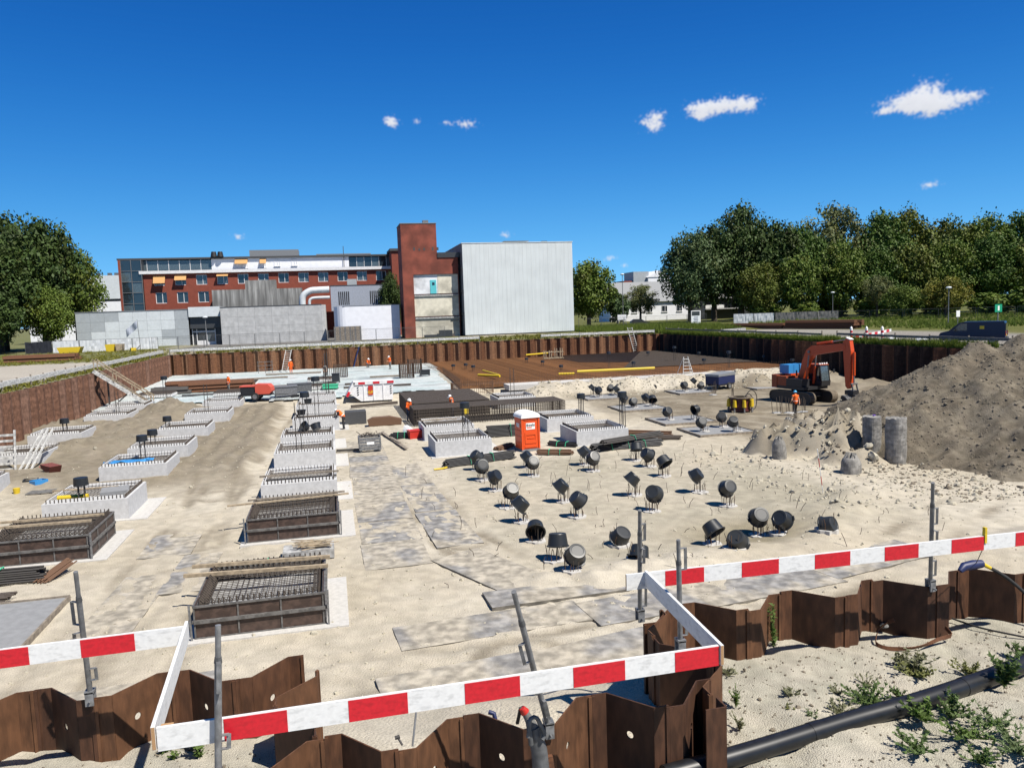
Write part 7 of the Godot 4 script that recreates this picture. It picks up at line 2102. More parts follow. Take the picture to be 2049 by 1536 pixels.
	var plt := MB.new(); plt.boxr(-1.0, 0.7, 0.0, 0.32, -0.5, 0.45); part(plt, "grey_block", M.conc, wp)
	for i in 26:
		var mb := MB.new(); var a := rng.randf_range(-0.6, 0.6)
		var p := Vector3(rng.randf_range(-0.4, 0.4), 0.36 + rng.randf() * 0.14, rng.randf_range(-0.3, 0.3)); var d := Vector3(cos(a), 0, sin(a)) * rng.randf_range(0.25, 0.55)
		mb.bar(p - d, p + d, 0.04, 0.02); part(mb, "stick", M.timber, wp)
	# tools and tubs near the left forms
	var ww := Vector3(-14.6, P, -41.0)
	var wb := thing("wheelbarrow", "rust red wheelbarrow tipped behind the black tubs on the left", "wheelbarrow", Vector3(-15.13, -3.9, -45.85), 0.7)
	var pan := MB.new(); side_prism(pan, [Vector2(-0.55, 0.55), Vector2(0.25, 0.35), Vector2(0.5, 0.75), Vector2(-0.75, 0.78)], 0.0, 0.62); part(pan, "pan", mat(lin(0.22, 0.06, 0.045), 0.7, T.blotch, 2.0), wb)
	for s in [-0.24, 0.24]:
		var h := MB.new(); h.tube([Vector3(s, 0.25, 0.6), Vector3(s, 0.45, -0.2), Vector3(s, 0.62, -1.0)], 0.02, 6); part(h, "handle", M.red, wb)
	wheel(wb, Vector3(0, 0.2, 0.65), 0.2, 0.08)
	var tl := [[Vector3(-15.55, -3.9, -43.98), M.tub, "black tool tub left of the blue crate"], [Vector3(-15.58, -3.9, -45.5), M.tub_b, "black tool tub behind the blue crate"], [Vector3(-15.03, -3.9, -43.53), M.blue, "blue tool crate in front of the black tubs"]]
	for q in tl:
		var mb := MB.new(); mb.boxr(-0.32, 0.32, 0, 0.03, -0.25, 0.25); mb.boxr(-0.34, -0.30, 0.03, 0.42, -0.25, 0.25); mb.boxr(0.30, 0.34, 0.03, 0.42, -0.25, 0.25); mb.boxr(-0.30, 0.30, 0.03, 0.42, 0.22, 0.26); mb.boxr(-0.30, 0.30, 0.03, 0.42, -0.26, -0.22)
		solo(mb, "tool_tub", q[1], q[2], "tub", Transform3D(Basis(Vector3.UP, rng.randf()), q[0]))
	var pal := MB.new()
	for i in 6: pal.boxr(-0.6, 0.6, 0.08, 0.11, -0.5 + i * 0.18, -0.38 + i * 0.18)
	for x in [-0.5, 0.0, 0.5]: pal.boxr(x - 0.05, x + 0.05, 0.0, 0.078, -0.5, 0.5)
	solo(pal, "pallet", M.rail_grey, "grey pallet beneath the tool tubs on the left", "pallet", Transform3D(Basis(), Vector3(-14.43, -3.9, -42.13)))
	var bc := MB.new(); bc.lathe([Vector2(0.0, 0), Vector2(0.13, 0.0), Vector2(0.16, 0.34), Vector2(0.0, 0.34)], 14)
	solo(bc, "paint_bucket", M.yellow, "grey and yellow bucket at the far left of the tool pile", "bucket", Transform3D(Basis(), Vector3(-15.57, -3.9, -42.13)))
	var cv := MB.new(); cv.boxr(-0.55, 0.55, 0.0, 0.22, -0.6, 0.6)
	solo(cv, "concrete_block", M.conc_slab, "grey block resting on the nearest white form of the left row", "block", Transform3D(Basis(Vector3.UP, 0.2), Vector3(-9.6, P + 0.83, -36.4)))
	var tp := MB.new(); tp.tube([Vector3(-0.6, 0, 0), Vector3(0.6, 0, 0.05)], 0.11, 10)
	solo(tp, "cardboard_tube", M.yellow, "yellow and blue tube lying on the nearest white form of the left row", "tube", Transform3D(Basis(), Vector3(-11.1, P + 0.95, -35.8)))
	var tarp := MB.new()
	for i in 8:
		for j in 4:
			var f := func(a: int, c: int) -> Vector3: return Vector3(-1.2 + a * 0.3, 0.02 + absf(nz.get_noise_2d(a * 1.7, c * 2.1)) * 0.25, -0.5 + c * 0.25)
			tarp.quad(f.call(i, j + 1), f.call(i + 1, j + 1), f.call(i + 1, j), f.call(i, j))
	solo(tarp, "blue_tarpaulin", M.blue, "crumpled blue tarpaulin on the second form left of the track", "tarpaulin", Transform3D(Basis(), Vector3(-10.9, P + 0.86, -44.4)))
	# aluminium formwork frame leaning at the left edge
	var fr := thing("form_frame", "aluminium formwork frames leaning on the left edge form", "frame", Vector3(-18.9, P, -48.0))
	for i in 7:
		var mb := MB.new(); mb.bar(Vector3(-1.6, 0.3 + i * 0.32, -0.25 + i * -0.03), Vector3(1.2, 0.3 + i * 0.32, -0.25 + i * -0.03), 0.08, 0.12); part(mb, "rail", M.rail_white, fr)
	for x in [-1.5, 1.2]:
		var mb := MB.new(); mb.bar(Vector3(x, 0, 0), Vector3(x, 2.5, -0.4), 0.09); part(mb, "upright", M.rail_white, fr)
	for i in 3:
		var mb := MB.new(); mb.bar(Vector3(1.35 + i * 0.3, 0.0, 0.4), Vector3(2.3 + i * 0.25, 2.3, -1.5), 0.09); part(mb, "leaning_prop", M.rail_white, fr)
	# wooden stair down the left wall
	var st := thing("wooden_stair", "pale wooden stair with handrails down the left sheet pile wall", "stair", Vector3(-19.7, -3.6, -78.0))
	for s in [0.0, 1.1]:
		var mb := MB.new(); mb.bar(Vector3(3.2, 0.15, s), Vector3(-1.6, 3.8, s), 0.07, 0.34); part(mb, "stringer", M.rail_white if s > 0.5 else M.timber_grey, st)
		var hr := MB.new(); hr.bar(Vector3(3.2, 1.15, s), Vector3(-1.6, 4.85, s), 0.07, 0.11); part(hr, "handrail", M.timber, st)
		for i in 4:
			var po := MB.new(); var u := i / 3.0; po.bar(Vector3(lerpf(3.1, -1.5, u), lerpf(0.2, 3.8, u), s), Vector3(lerpf(3.1, -1.5, u), lerpf(1.2, 4.85, u), s), 0.07); part(po, "rail_post", M.timber, st)
	for i in 13:
		var mb := MB.new(); var u := (i + 0.5) / 13.0; mb.boxr(lerpf(3.1, -1.6, u) - 0.14, lerpf(3.1, -1.6, u) + 0.14, lerpf(0.2, 3.85, u) - 0.02, lerpf(0.2, 3.85, u) + 0.03, 0.04, 1.06); part(mb, "tread", M.timber, st)
	var cr2 := MB.new(); cr2.bar(Vector3(-0.6, 0, 0.5), Vector3(-0.6, 2.7, 0.5), 0.12); cr2.bar(Vector3(-0.6, 0.1, 0.5), Vector3(1.0, 1.5, 0.5), 0.1)
	part(cr2, "support", M.rebar_dark, st)
	# ladders
	ladder("aluminium ladder leaning on the far wall left of the orange worker", Vector3(-6.31, -2.75, -107.2), Vector3(-5.82, 0.02, -111), 0.75, 10, M.rail_white)
	ladder("aluminium ladder leaning on the far wall near its right corner", Vector3(46.02, -2.6, -111.91), Vector3(44.82, 1.17, -111.4), 0.75, 11, M.rail_white)
	var sl := thing("step_ladder", "pale step ladder standing on the white strip before the rust mat", "ladder", Vector3(36.06, -2.84, -74.21))
	for s in [-0.5, 0.5]:
		var mb := MB.new(); mb.bar(Vector3(s * 1.1, 0, 0.5), Vector3(s * 0.45, 1.75, 0), 0.06); part(mb, "front_leg", M.rail_white, sl)
		var m2 := MB.new(); m2.bar(Vector3(s * 1.5, 0, -0.5), Vector3(s * 0.45, 1.75, -0.05), 0.05); part(m2, "rear_leg", M.rail_white, sl)
	for i in 5:
		var mb := MB.new(); var u := (i + 0.5) / 5.2; mb.boxr(-0.55 + u * 0.3, 0.55 - u * 0.3, u * 1.75 - 0.03, u * 1.75 + 0.03, 0.5 - u * 0.5 - 0.06, 0.5 - u * 0.5 + 0.06); part(mb, "step", M.rail_white, sl)
	# stacks of rusty sheet piles on the sheeting
	for q in [["long stack of rusty sheet piles beside the orange worker", Vector3(-12.2, -3.05, -86.5), 7.4, 3], ["shorter stack of rusty sheet piles behind the long one", Vector3(-15.0, -2.95, -92.5), 6.5, 2], ["dark beams bundled at the left of the rusty stacks", Vector3(-16.5, -3.05, -86.0), 3.6, 2]]:
		var k := thing("sheet_pile_stack", q[0], "steel stack", q[1], 0.0, "steel stacks on the sheeting")
		for i in q[3]:
			for j in 2:
				var mb := MB.new(); mb.prism([Vector2(-0.35, 0), Vector2(0.35, 0), Vector2(0.35, 0.06), Vector2(0.2, 0.34), Vector2(-0.2, 0.34), Vector2(-0.35, 0.06)], Transform3D(Basis(Vector3(0, 0, -1), Vector3.UP, Vector3.RIGHT), Vector3(-q[2] / 2 + rng.randf_range(-0.2, 0.2), i * 0.355, -j * 0.75)), q[2]); part(mb, "sheet_pile", M.beam_rust if q[2] > 4.0 else M.rebar_dark, k)
	for q in [["brown rust heap of column cages in the middle of the sheeting", Vector3(0.9, -2.95, -96.0), 1.6], ["dark rust column cage left of the rust mat, nearer one", Vector3(8.4, -3.02, -90.5), 1.7], ["dark rust column cage left of the rust mat, farther one", Vector3(9.9, -2.95, -95.5), 1.8]]:
		var k := thing("column_cage", q[0], "rebar cage", q[1], 0.0, "rusty column cages")
		var v := MB.new(); var hz := MB.new()
		for i in 9:
			for s in [-1, 1]:
				v.rod(Vector3(-0.8 + i * 0.2, 0, s * 0.7), Vector3(-0.8 + i * 0.2, q[2], s * 0.7), 0.035, 5)
				v.rod(Vector3(s * 0.8, 0, -0.7 + i * 0.175), Vector3(s * 0.8, q[2], -0.7 + i * 0.175), 0.035, 5)
		for y in 6:
			for s in [-1, 1]:
				hz.bar(Vector3(-0.85, 0.2 + y * q[2] / 6.5, s * 0.74), Vector3(0.85, 0.2 + y * q[2] / 6.5, s * 0.74), 0.05); hz.bar(Vector3(s * 0.85, 0.2 + y * q[2] / 6.5, -0.74), Vector3(s * 0.85, 0.2 + y * q[2] / 6.5, 0.74), 0.05)
		part(v, "upright_bars", M.rebar_rust, k).set_meta("kind", "stuff"); part(hz, "links", M.rebar, k).set_meta("kind", "stuff")
	# round cage at the corner of the mat
	var rc := thing("round_cage", "round brown rebar basket at the left front of the rust mat", "rebar cage", Vector3(13.2, P + 0.3, -74.0))
	var vb := MB.new()
	for i in 60:
		var a := TAU * i / 60; vb.rod(Vector3(cos(a) * 2.1, 0, sin(a) * 1.1), Vector3(cos(a) * 2.1, 1.15, sin(a) * 1.1), 0.022)
	for y in [0.2, 0.6, 1.05]:
		for i in 30: vb.rod(Vector3(cos(TAU * i / 30) * 2.1, y, sin(TAU * i / 30) * 1.1), Vector3(cos(TAU * (i + 1) / 30) * 2.1, y, sin(TAU * (i + 1) / 30) * 1.1), 0.02)
	part(vb, "bars", M.rebar_rust, rc).set_meta("kind", "stuff")
	# yellow pipes
	var yp := [["yellow pipe on trestles along the front of the rust mat", Vector3(24.06, -2, -74.1), Vector3(32.11, -2, -73.26), 0.13], ["short yellow pipe left of the long yellow one", Vector3(22.62, -2.3, -75.81), Vector3(24.2, -2.3, -75.37), 0.12], ["yellow pipe on top of the round rebar basket", Vector3(14.97, -2.3, -79.95), Vector3(16.71, -2.3, -77.26), 0.13], ["yellow bent pipe end on the round rebar basket", Vector3(16.11, -2.1, -83.23), Vector3(16.64, -2.2, -77.37), 0.09], ["yellow pipe in front of the left part of the far wall", Vector3(-23.18, -2.6, -120.96), Vector3(-20.81, -2.6, -128.52), 0.13], ["yellow pipe right of the one at the far left wall", Vector3(-18.65, -2.6, -121.93), Vector3(-16.48, -2.6, -122.56), 0.12], ["yellow pipe on a timber trestle by the far wall", Vector3(27.6, -2.2, -113.41), Vector3(32.28, -2.2, -115.45), 0.13], ["second yellow pipe on the timber trestle by the far wall", Vector3(27.82, -2.2, -109.97), Vector3(33.11, -2.2, -112.81), 0.12]]
	for q in yp:
		var mb := MB.new(); var mid: Vector3 = (q[1] + q[2]) * 0.5; mb.tube([q[1] - mid, q[2] - mid], q[3], 10); solo(mb, "yellow_pipe", M.yellow, q[0], "pipe", Transform3D(Basis(), mid), "yellow pipes")
	var tr := thing("timber_trestle", "pale timber trestle carrying yellow pipes by the far wall", "trestle", Vector3(30.3, -2.6, -104.05))
	for x in [-1.2, -0.4, 0.4, 1.2]:
		for z in [-0.5, 0.5]:
			var mb := MB.new(); mb.bar(Vector3(x, 0, z), Vector3(x, 1.5 if x > 0 else 1.2, z), 0.1); part(mb, "leg", M.timber, tr)
	for y in [0.15, 1.0]:
		for z in [-0.5, 0.5]:
			var mb := MB.new(); mb.bar(Vector3(-1.4, y, z * 1.16), Vector3(1.4, y, z * 1.16), 0.08); part(mb, "rail", M.timber, tr)
	# short capped bars standing in the mat and the sheeting
	var caps := [[907,734], [932,731], [947,735], [1123,737], [1086,730], [1054,724], [1219,718], [1268,732], [1350,712], [1297,708], [1399,708], [1409,725], [1459,730], [1530,718], [1460,712], [1586,726]]
	for i in caps.size(): pass
	var cp := [Vector3(14.34, -2.6, -92.98), Vector3(15.99, -2.6, -93.57), Vector3(16.22, -2.6, -89.73), Vector3(25.05, -2.6, -82.97), Vector3(25.39, -2.6, -91.93), Vector3(25.07, -2.6, -98.7), Vector3(31.26, -2.6, -84.26), Vector3(33.55, -2.6, -82.43), Vector3(41.64, -2.6, -88.84), Vector3(42.61, -2.6, -99.36), Vector3(47.32, -2.6, -93.48), Vector3(41.79, -2.6, -81.32), Vector3(41.55, -2.6, -75.15), Vector3(49.76, -2.6, -81.64), Vector3(49.3, -2.6, -89.03), Vector3(48.81, -2.6, -74.51)]
	var cn := ["leftmost of all", "second from the left", "third from the left", "below the yellow trestle", "left of the yellow trestle", "nearest the white building's left edge", "tall one in the middle", "just left of the step ladder's rail", "tall one left of the step ladder", "near the right ladder foot", "right of the black clad worker", "right of the step ladder", "tall one right of the step ladder", "farther right on the dark bars", "on the dark bars near the right wall", "rightmost by the excavator"]
	for i in cp.size():
		var k := thing("capped_bars", "capped bars on the rust mat, " + cn[i], "starter bars", cp[i], 0.0, "capped bars on the mat")
		var hh := 1.7 if i in [6, 8, 12] else 0.55
		for s in [-0.1, 0.1]:
			var mb := MB.new(); mb.rod(Vector3(s, 0, 0), Vector3(s, hh, 0), 0.03, 5); part(mb, "bar", M.rebar_dark, k)
		var c := MB.new(); c.lathe([Vector2(0.26, hh - 0.12), Vector2(0.22, hh + 0.14), Vector2(0.0, hh + 0.15)], 10); part(c, "cap", M.tub, k)
	# odds and ends on the sheeting
	for q in [["grey equipment rack among the green straps behind the compressor", Vector3(-3.36, -3.1, -80.51), Vector3(2.4, 0.9, 1.2), M.steel_grey], ["grey cage pallet right of the compressor", Vector3(-4.57, -3.15, -77.63), Vector3(2.2, 1.0, 1.4), M.galv], ["black box with two handles in the middle of the sheeting", Vector3(10.62, -2.95, -91.24), Vector3(1.2, 0.7, 0.8), M.tub], ["black drum left of the white container", Vector3(-3.64, -3.9, -76.8), Vector3(0.7, 0.9, 0.7), M.black], ["dark tub standing on the sheeting by the tall bars", Vector3(0.28, -3, -89.31), Vector3(0.9, 1.0, 0.9), M.tub_b], ["green black hose heap beside the tall bars", Vector3(-0.34, -3.1, -81.98), Vector3(1.6, 0.5, 1.0), M.green_strap]]:
		var k := thing("site_box", q[0], "equipment", q[1], rng.randf_range(-0.2, 0.2))
		var s: Vector3 = q[2]
		var mb := MB.new(); mb.boxr(-s.x * 0.46, s.x * 0.46, 0.08, s.y * 0.9, -s.z * 0.46, s.z * 0.46); part(mb, "body", q[3], k)
		var l := MB.new(); l.boxr(-s.x / 2, s.x / 2, s.y * 0.905, s.y, -s.z / 2, s.z / 2); part(l, "lid", q[3], k)
		for x in [-1, 1]:
			var f := MB.new(); f.boxr(x * s.x * 0.44 - 0.06, x * s.x * 0.44 + 0.06, 0.0, 0.078, -s.z * 0.46, s.z * 0.46); part(f, "skid", M.galv_dark, k)
	for q in [["long dark board lying on the pale sheeting, front one", Vector3(4.5, -3.13, -82.0), 7.0], ["long brown board lying on the pale sheeting behind the container", Vector3(3.2, -3.08, -86.0), 4.0], ["grey steel beam on the sheeting left of the container", Vector3(-5.5, -3.06, -88.0), 6.0], ["brown steel beam on the sheeting near the far ladder", Vector3(-5.0, -2.86, -104.0), 7.0], ["dark steel beam on the sheeting behind the rusty stacks", Vector3(-10.0, -2.92, -99.0), 9.0], ["grey board on the sheeting by the column cages", Vector3(6.0, -3.00, -93.0), 3.5], ["grey beam at the left edge of the sheeting", Vector3(-12.5, -3.12, -83.0), 5.0]]:
		var mb := MB.new(); mb.boxr(-q[2] / 2, q[2] / 2, 0, 0.16, -0.2, 0.2); solo(mb, "loose_board", [M.rebar, M.timber_grey, M.steel_grey][rng.randi() % 3], q[0], "board", Transform3D(Basis(Vector3.UP, rng.randf_range(-0.08, 0.08)), q[1]))
	# scaffolding frame by the far ladder
	var sf := thing("scaffold_frame", "rusty open guard frame standing by the far wall left of the ladder", "frame", Vector3(-8.78, -2.78, -107.54))
	for x in [-0.9, 0.0, 0.9]:
		var mb := MB.new(); mb.bar(Vector3(x, 0, 0), Vector3(x, 1.6, 0), 0.06); part(mb, "upright", M.rail_grey, sf)
	for y in [0.5, 1.0, 1.5]:
		var mb := MB.new(); mb.bar(Vector3(-1.0, y, 0.06), Vector3(1.0, y, 0.06), 0.06); part(mb, "rail", M.rail_grey, sf)
	var bh := MB.new(); bh.tube([Vector3(2.86, -3, -111.2), Vector3(3.3, -1.48, -111.5), Vector3(3.81, -0.02, -111.8)], 0.10, 8)
	solo(bh, "blue_hose", M.deep_blue, "dark blue hose hanging down the far wall", "hose")
	# thin loose wires and twigs sticking out of the sand
	var wires := MB.new()
	for i in 150:
		var x := rng.randf_range(3.0, 22.0); var z := rng.randf_range(-40.0, -21.0)
		var p := Vector3(x, pit_h(x, z) - 0.03, z); var q := p + Vector3(rng.randf_range(-0.15, 0.15), rng.randf_range(0.15, 0.6), rng.randf_range(-0.15, 0.15))
		wires.tube([p, p.lerp(q, 0.6), q + Vector3(rng.randf_range(-0.1, 0.1), -0.02, 0)], 0.011, 4, false)
	solo(wires, "loose_wires", M.rebar, "thin bent wires sticking out of the sand between the tubs", "wires").set_meta("kind", "stuff")
	# clods of sand
	clods("clods of sand strewn over the pit floor", 6000, func() -> Vector3:
		var z := -16.0 - pow(rng.randf(), 1.6) * 55.0
		var x := rng.randf_range(-20.0, 30.0)
		return Vector3(x, pit_h(x, z), z), 0.035, M.clod)
	clods("lumps of darker soil on the heap and its foot", 4500, func() -> Vector3:
		var x := rng.randf_range(24.0, 42.0); var z := rng.randf_range(-42.0, -25.0)
		return Vector3(x, maxf(heap_h(x, z), pit_h(x, z)), z), 0.055, M.clod_dark)
	clods("broken lumps of sand on the cut bank and round the ridge", 3000, func() -> Vector3:
		var x := rng.randf_range(17.0, 48.0); var z := rng.randf_range(-73.0, -67.0)
		if rng.randf() < 0.35: x = rng.randf_range(18.0, 28.0); z = rng.randf_range(-39.5, -25.0)
		return Vector3(x, pit_h(x, z), z), 0.075, M.clod)
	clods("small pebbles and crumbs on the near sand bank", 7000, func() -> Vector3:
		var x := rng.randf_range(-6.0, 13.0); var z := rng.randf_range(-9.4, -5.0)
		return Vector3(x, ground_h(x, z), z), 0.013, M.clod_dark)
	clods("rubble of dark stones beside the excavator bucket", 120, func() -> Vector3:
		var x := 38.0 + rng.randfn() * 0.8; var z := -49.6 + rng.randfn() * 0.5
		return Vector3(x, pit_h(x, z) + rng.randf() * 0.12, z), 0.16, M.asphalt)

func clods(label: String, n: int, where: Callable, size: float, m: Material) -> void:
	var mm := MultiMesh.new()
	mm.transform_format = MultiMesh.TRANSFORM_3D
	mm.mesh = rock_mesh(1.0, n, 0.62).mesh()
	mm.instance_count = n
	for i in n:
		var p: Vector3 = where.call()
		var s := size * exp(rng.randfn() * 0.5) * 0.7
		mm.set_instance_transform(i, Transform3D(Basis(Vector3(rng.randfn(), rng.randfn(), rng.randfn()).normalized(), rng.randf() * 3.0) * Basis.from_scale(Vector3.ONE * s), p))
	var o := MultiMeshInstance3D.new()
	o.multimesh = mm; o.material_override = m; o.name = numbered("loose_clods")
	add_child(o)
	tag(o, label, "clods")
	o.set_meta("kind", "stuff")

# ---------------------------------------------------------------- things beyond the pit
func fence_panel(called: String, label: String, a: Vector3, b: Vector3, h: float, cloth, group := "site fence panels") -> void:
	var t := thing(called, label, "fence", a, atan2(-(b - a).z, (b - a).x), group)
	var L := a.distance_to(b)
	for x in [0.0, L]:
		var mb := MB.new(); mb.tube([Vector3(x, 0, 0), Vector3(x, h, 0)], 0.03, 6); part(mb, "tube_post", M.galv_dark, t)
	for y in [0.2, h]:
		var mb := MB.new(); mb.tube([Vector3(0, y, 0), Vector3(L, y, 0)], 0.025, 6); part(mb, "tube_rail", M.galv_dark, t)
	if cloth:
		var mb := MB.new()
		var K := 14
		for i in K:
			for j in 4:
				var f := func(u: int, v: int) -> Vector3: return Vector3(0.04 + (L - 0.08) * u / K, 0.12 + (h - 0.16) * v / 4.0 + nz.get_noise_2d(u * 2.0, a.x) * 0.05, 0.04 + 0.10 * nz.get_noise_2d(u * 1.8 + a.x * 3.0, v * 0.9))
				mb.quad(f.call(i, j), f.call(i + 1, j), f.call(i + 1, j + 1), f.call(i, j + 1))
		part(mb, "cloth", cloth, t)
	else:
		var mb := MB.new()
		for i in int(L / 0.16): mb.rod(Vector3(0.1 + i * 0.16, 0.2, 0), Vector3(0.1 + i * 0.16, h, 0), 0.006, 3)
		for j in 5: mb.rod(Vector3(0, 0.4 + j * h / 6.0, 0), Vector3(L, 0.4 + j * h / 6.0, 0), 0.006, 3)
		part(mb, "wire_mesh", M.galv_dark, t).set_meta("kind", "stuff")

func lamp_post(label: String, at: Vector3, h: float) -> void:
	var t := thing("street_lamp", label, "lamp post", at, 0.0, "street lamps")
	var mb := MB.new(); mb.tube([Vector3.ZERO, Vector3(0, h, 0)], [0.09, 0.06], 8); part(mb, "pole", M.galv, t)
	var l := MB.new(); l.lathe([Vector2(0.05, h - 0.02), Vector2(0.34, h + 0.02), Vector2(0.42, h + 0.16), Vector2(0.30, h + 0.30), Vector2(0.0, h + 0.34)], 14); part(l, "lamp_head", M.panel_light, t)

func car(called: String, label: String, at: Vector3, turn: float, m: Material, van := false) -> void:
	var t := thing(called, label, "van" if van else "car", at, turn)
	# z forward, length about 5 m
	var pr := [Vector2(-2.5, 0.35), Vector2(2.45, 0.35), Vector2(2.55, 0.75), Vector2(2.4, 1.05), Vector2(1.75, 1.2), Vector2(0.95, 1.9), Vector2(0.6, 1.98), Vector2(-2.4, 1.98), Vector2(-2.52, 1.7)] if van else [Vector2(-2.1, 0.32), Vector2(2.1, 0.32), Vector2(2.15, 0.65), Vector2(1.9, 0.82), Vector2(0.95, 0.92), Vector2(0.2, 1.42), Vector2(-1.3, 1.44), Vector2(-2.05, 0.95)]
	var w := 1.9 if van else 1.7
	var b := MB.new(); side_prism(b, pr, 0.0, w); part(b, "body", m, t)
	var r := 0.34
	for z in ([-1.55, 1.6] if van else [-1.25, 1.3]):
		for s in [-1, 1]: wheel(t, Vector3(s * (w / 2 - 0.05), r, z), r, 0.22)
	if van:
		for s in [-1, 1]:
			var g := MB.new(); side_prism(g, [Vector2(0.35, 1.22), Vector2(1.45, 1.22), Vector2(0.85, 1.82), Vector2(0.35, 1.84)], s * (w / 2 + 0.004), 0.012); part(g, "side_window", M.glass_pale, t)
			var m2 := MB.new(); m2.box(Vector3(s * (w / 2 + 0.12), 1.3, 1.2), Vector3(0.2, 0.26, 0.1)); part(m2, "mirror", M.black, t)
		var ws := MB.new(); ws.quad(Vector3(-0.85, 1.22, 1.76), Vector3(0.85, 1.22, 1.76), Vector3(0.8, 1.86, 1.02), Vector3(-0.8, 1.86, 1.02)); part(ws, "windscreen", M.glass, t)
		var rw := MB.new(); rw.boxr(-0.8, 0.8, 1.2, 1.85, -2.54, -2.51); part(rw, "rear_window", M.glass, t)
		var np := MB.new(); np.boxr(-0.27, 0.27, 0.72, 0.86, -2.53, -2.50); part(np, "number_plate", M.yellow, t)
		for s in [-0.82, 0.82]:
			var tlm := MB.new(); tlm.boxr(s - 0.08, s + 0.08, 0.75, 1.15, -2.55, -2.515); part(tlm, "tail_light", M.red, t)
		for s in [-1, 1]:
			var lg := MB.new(); lg.boxr(s * (w / 2 + 0.003) - 0.006, s * (w / 2 + 0.003) + 0.006, 1.35, 1.62, -0.95, -0.62); part(lg, "yellow_logo", M.yellow, t)
		var bp := MB.new(); bp.boxr(-0.95, 0.95, 0.36, 0.6, -2.62, -2.51); part(bp, "bumper", M.black, t)
	else:
		for s in [-1, 1]:
			var g := MB.new(); side_prism(g, [Vector2(-1.2, 0.95), Vector2(0.8, 0.95), Vector2(0.15, 1.34), Vector2(-1.15, 1.34)], s * (w / 2 + 0.002), 0.012); part(g, "side_window", M.glass, t)

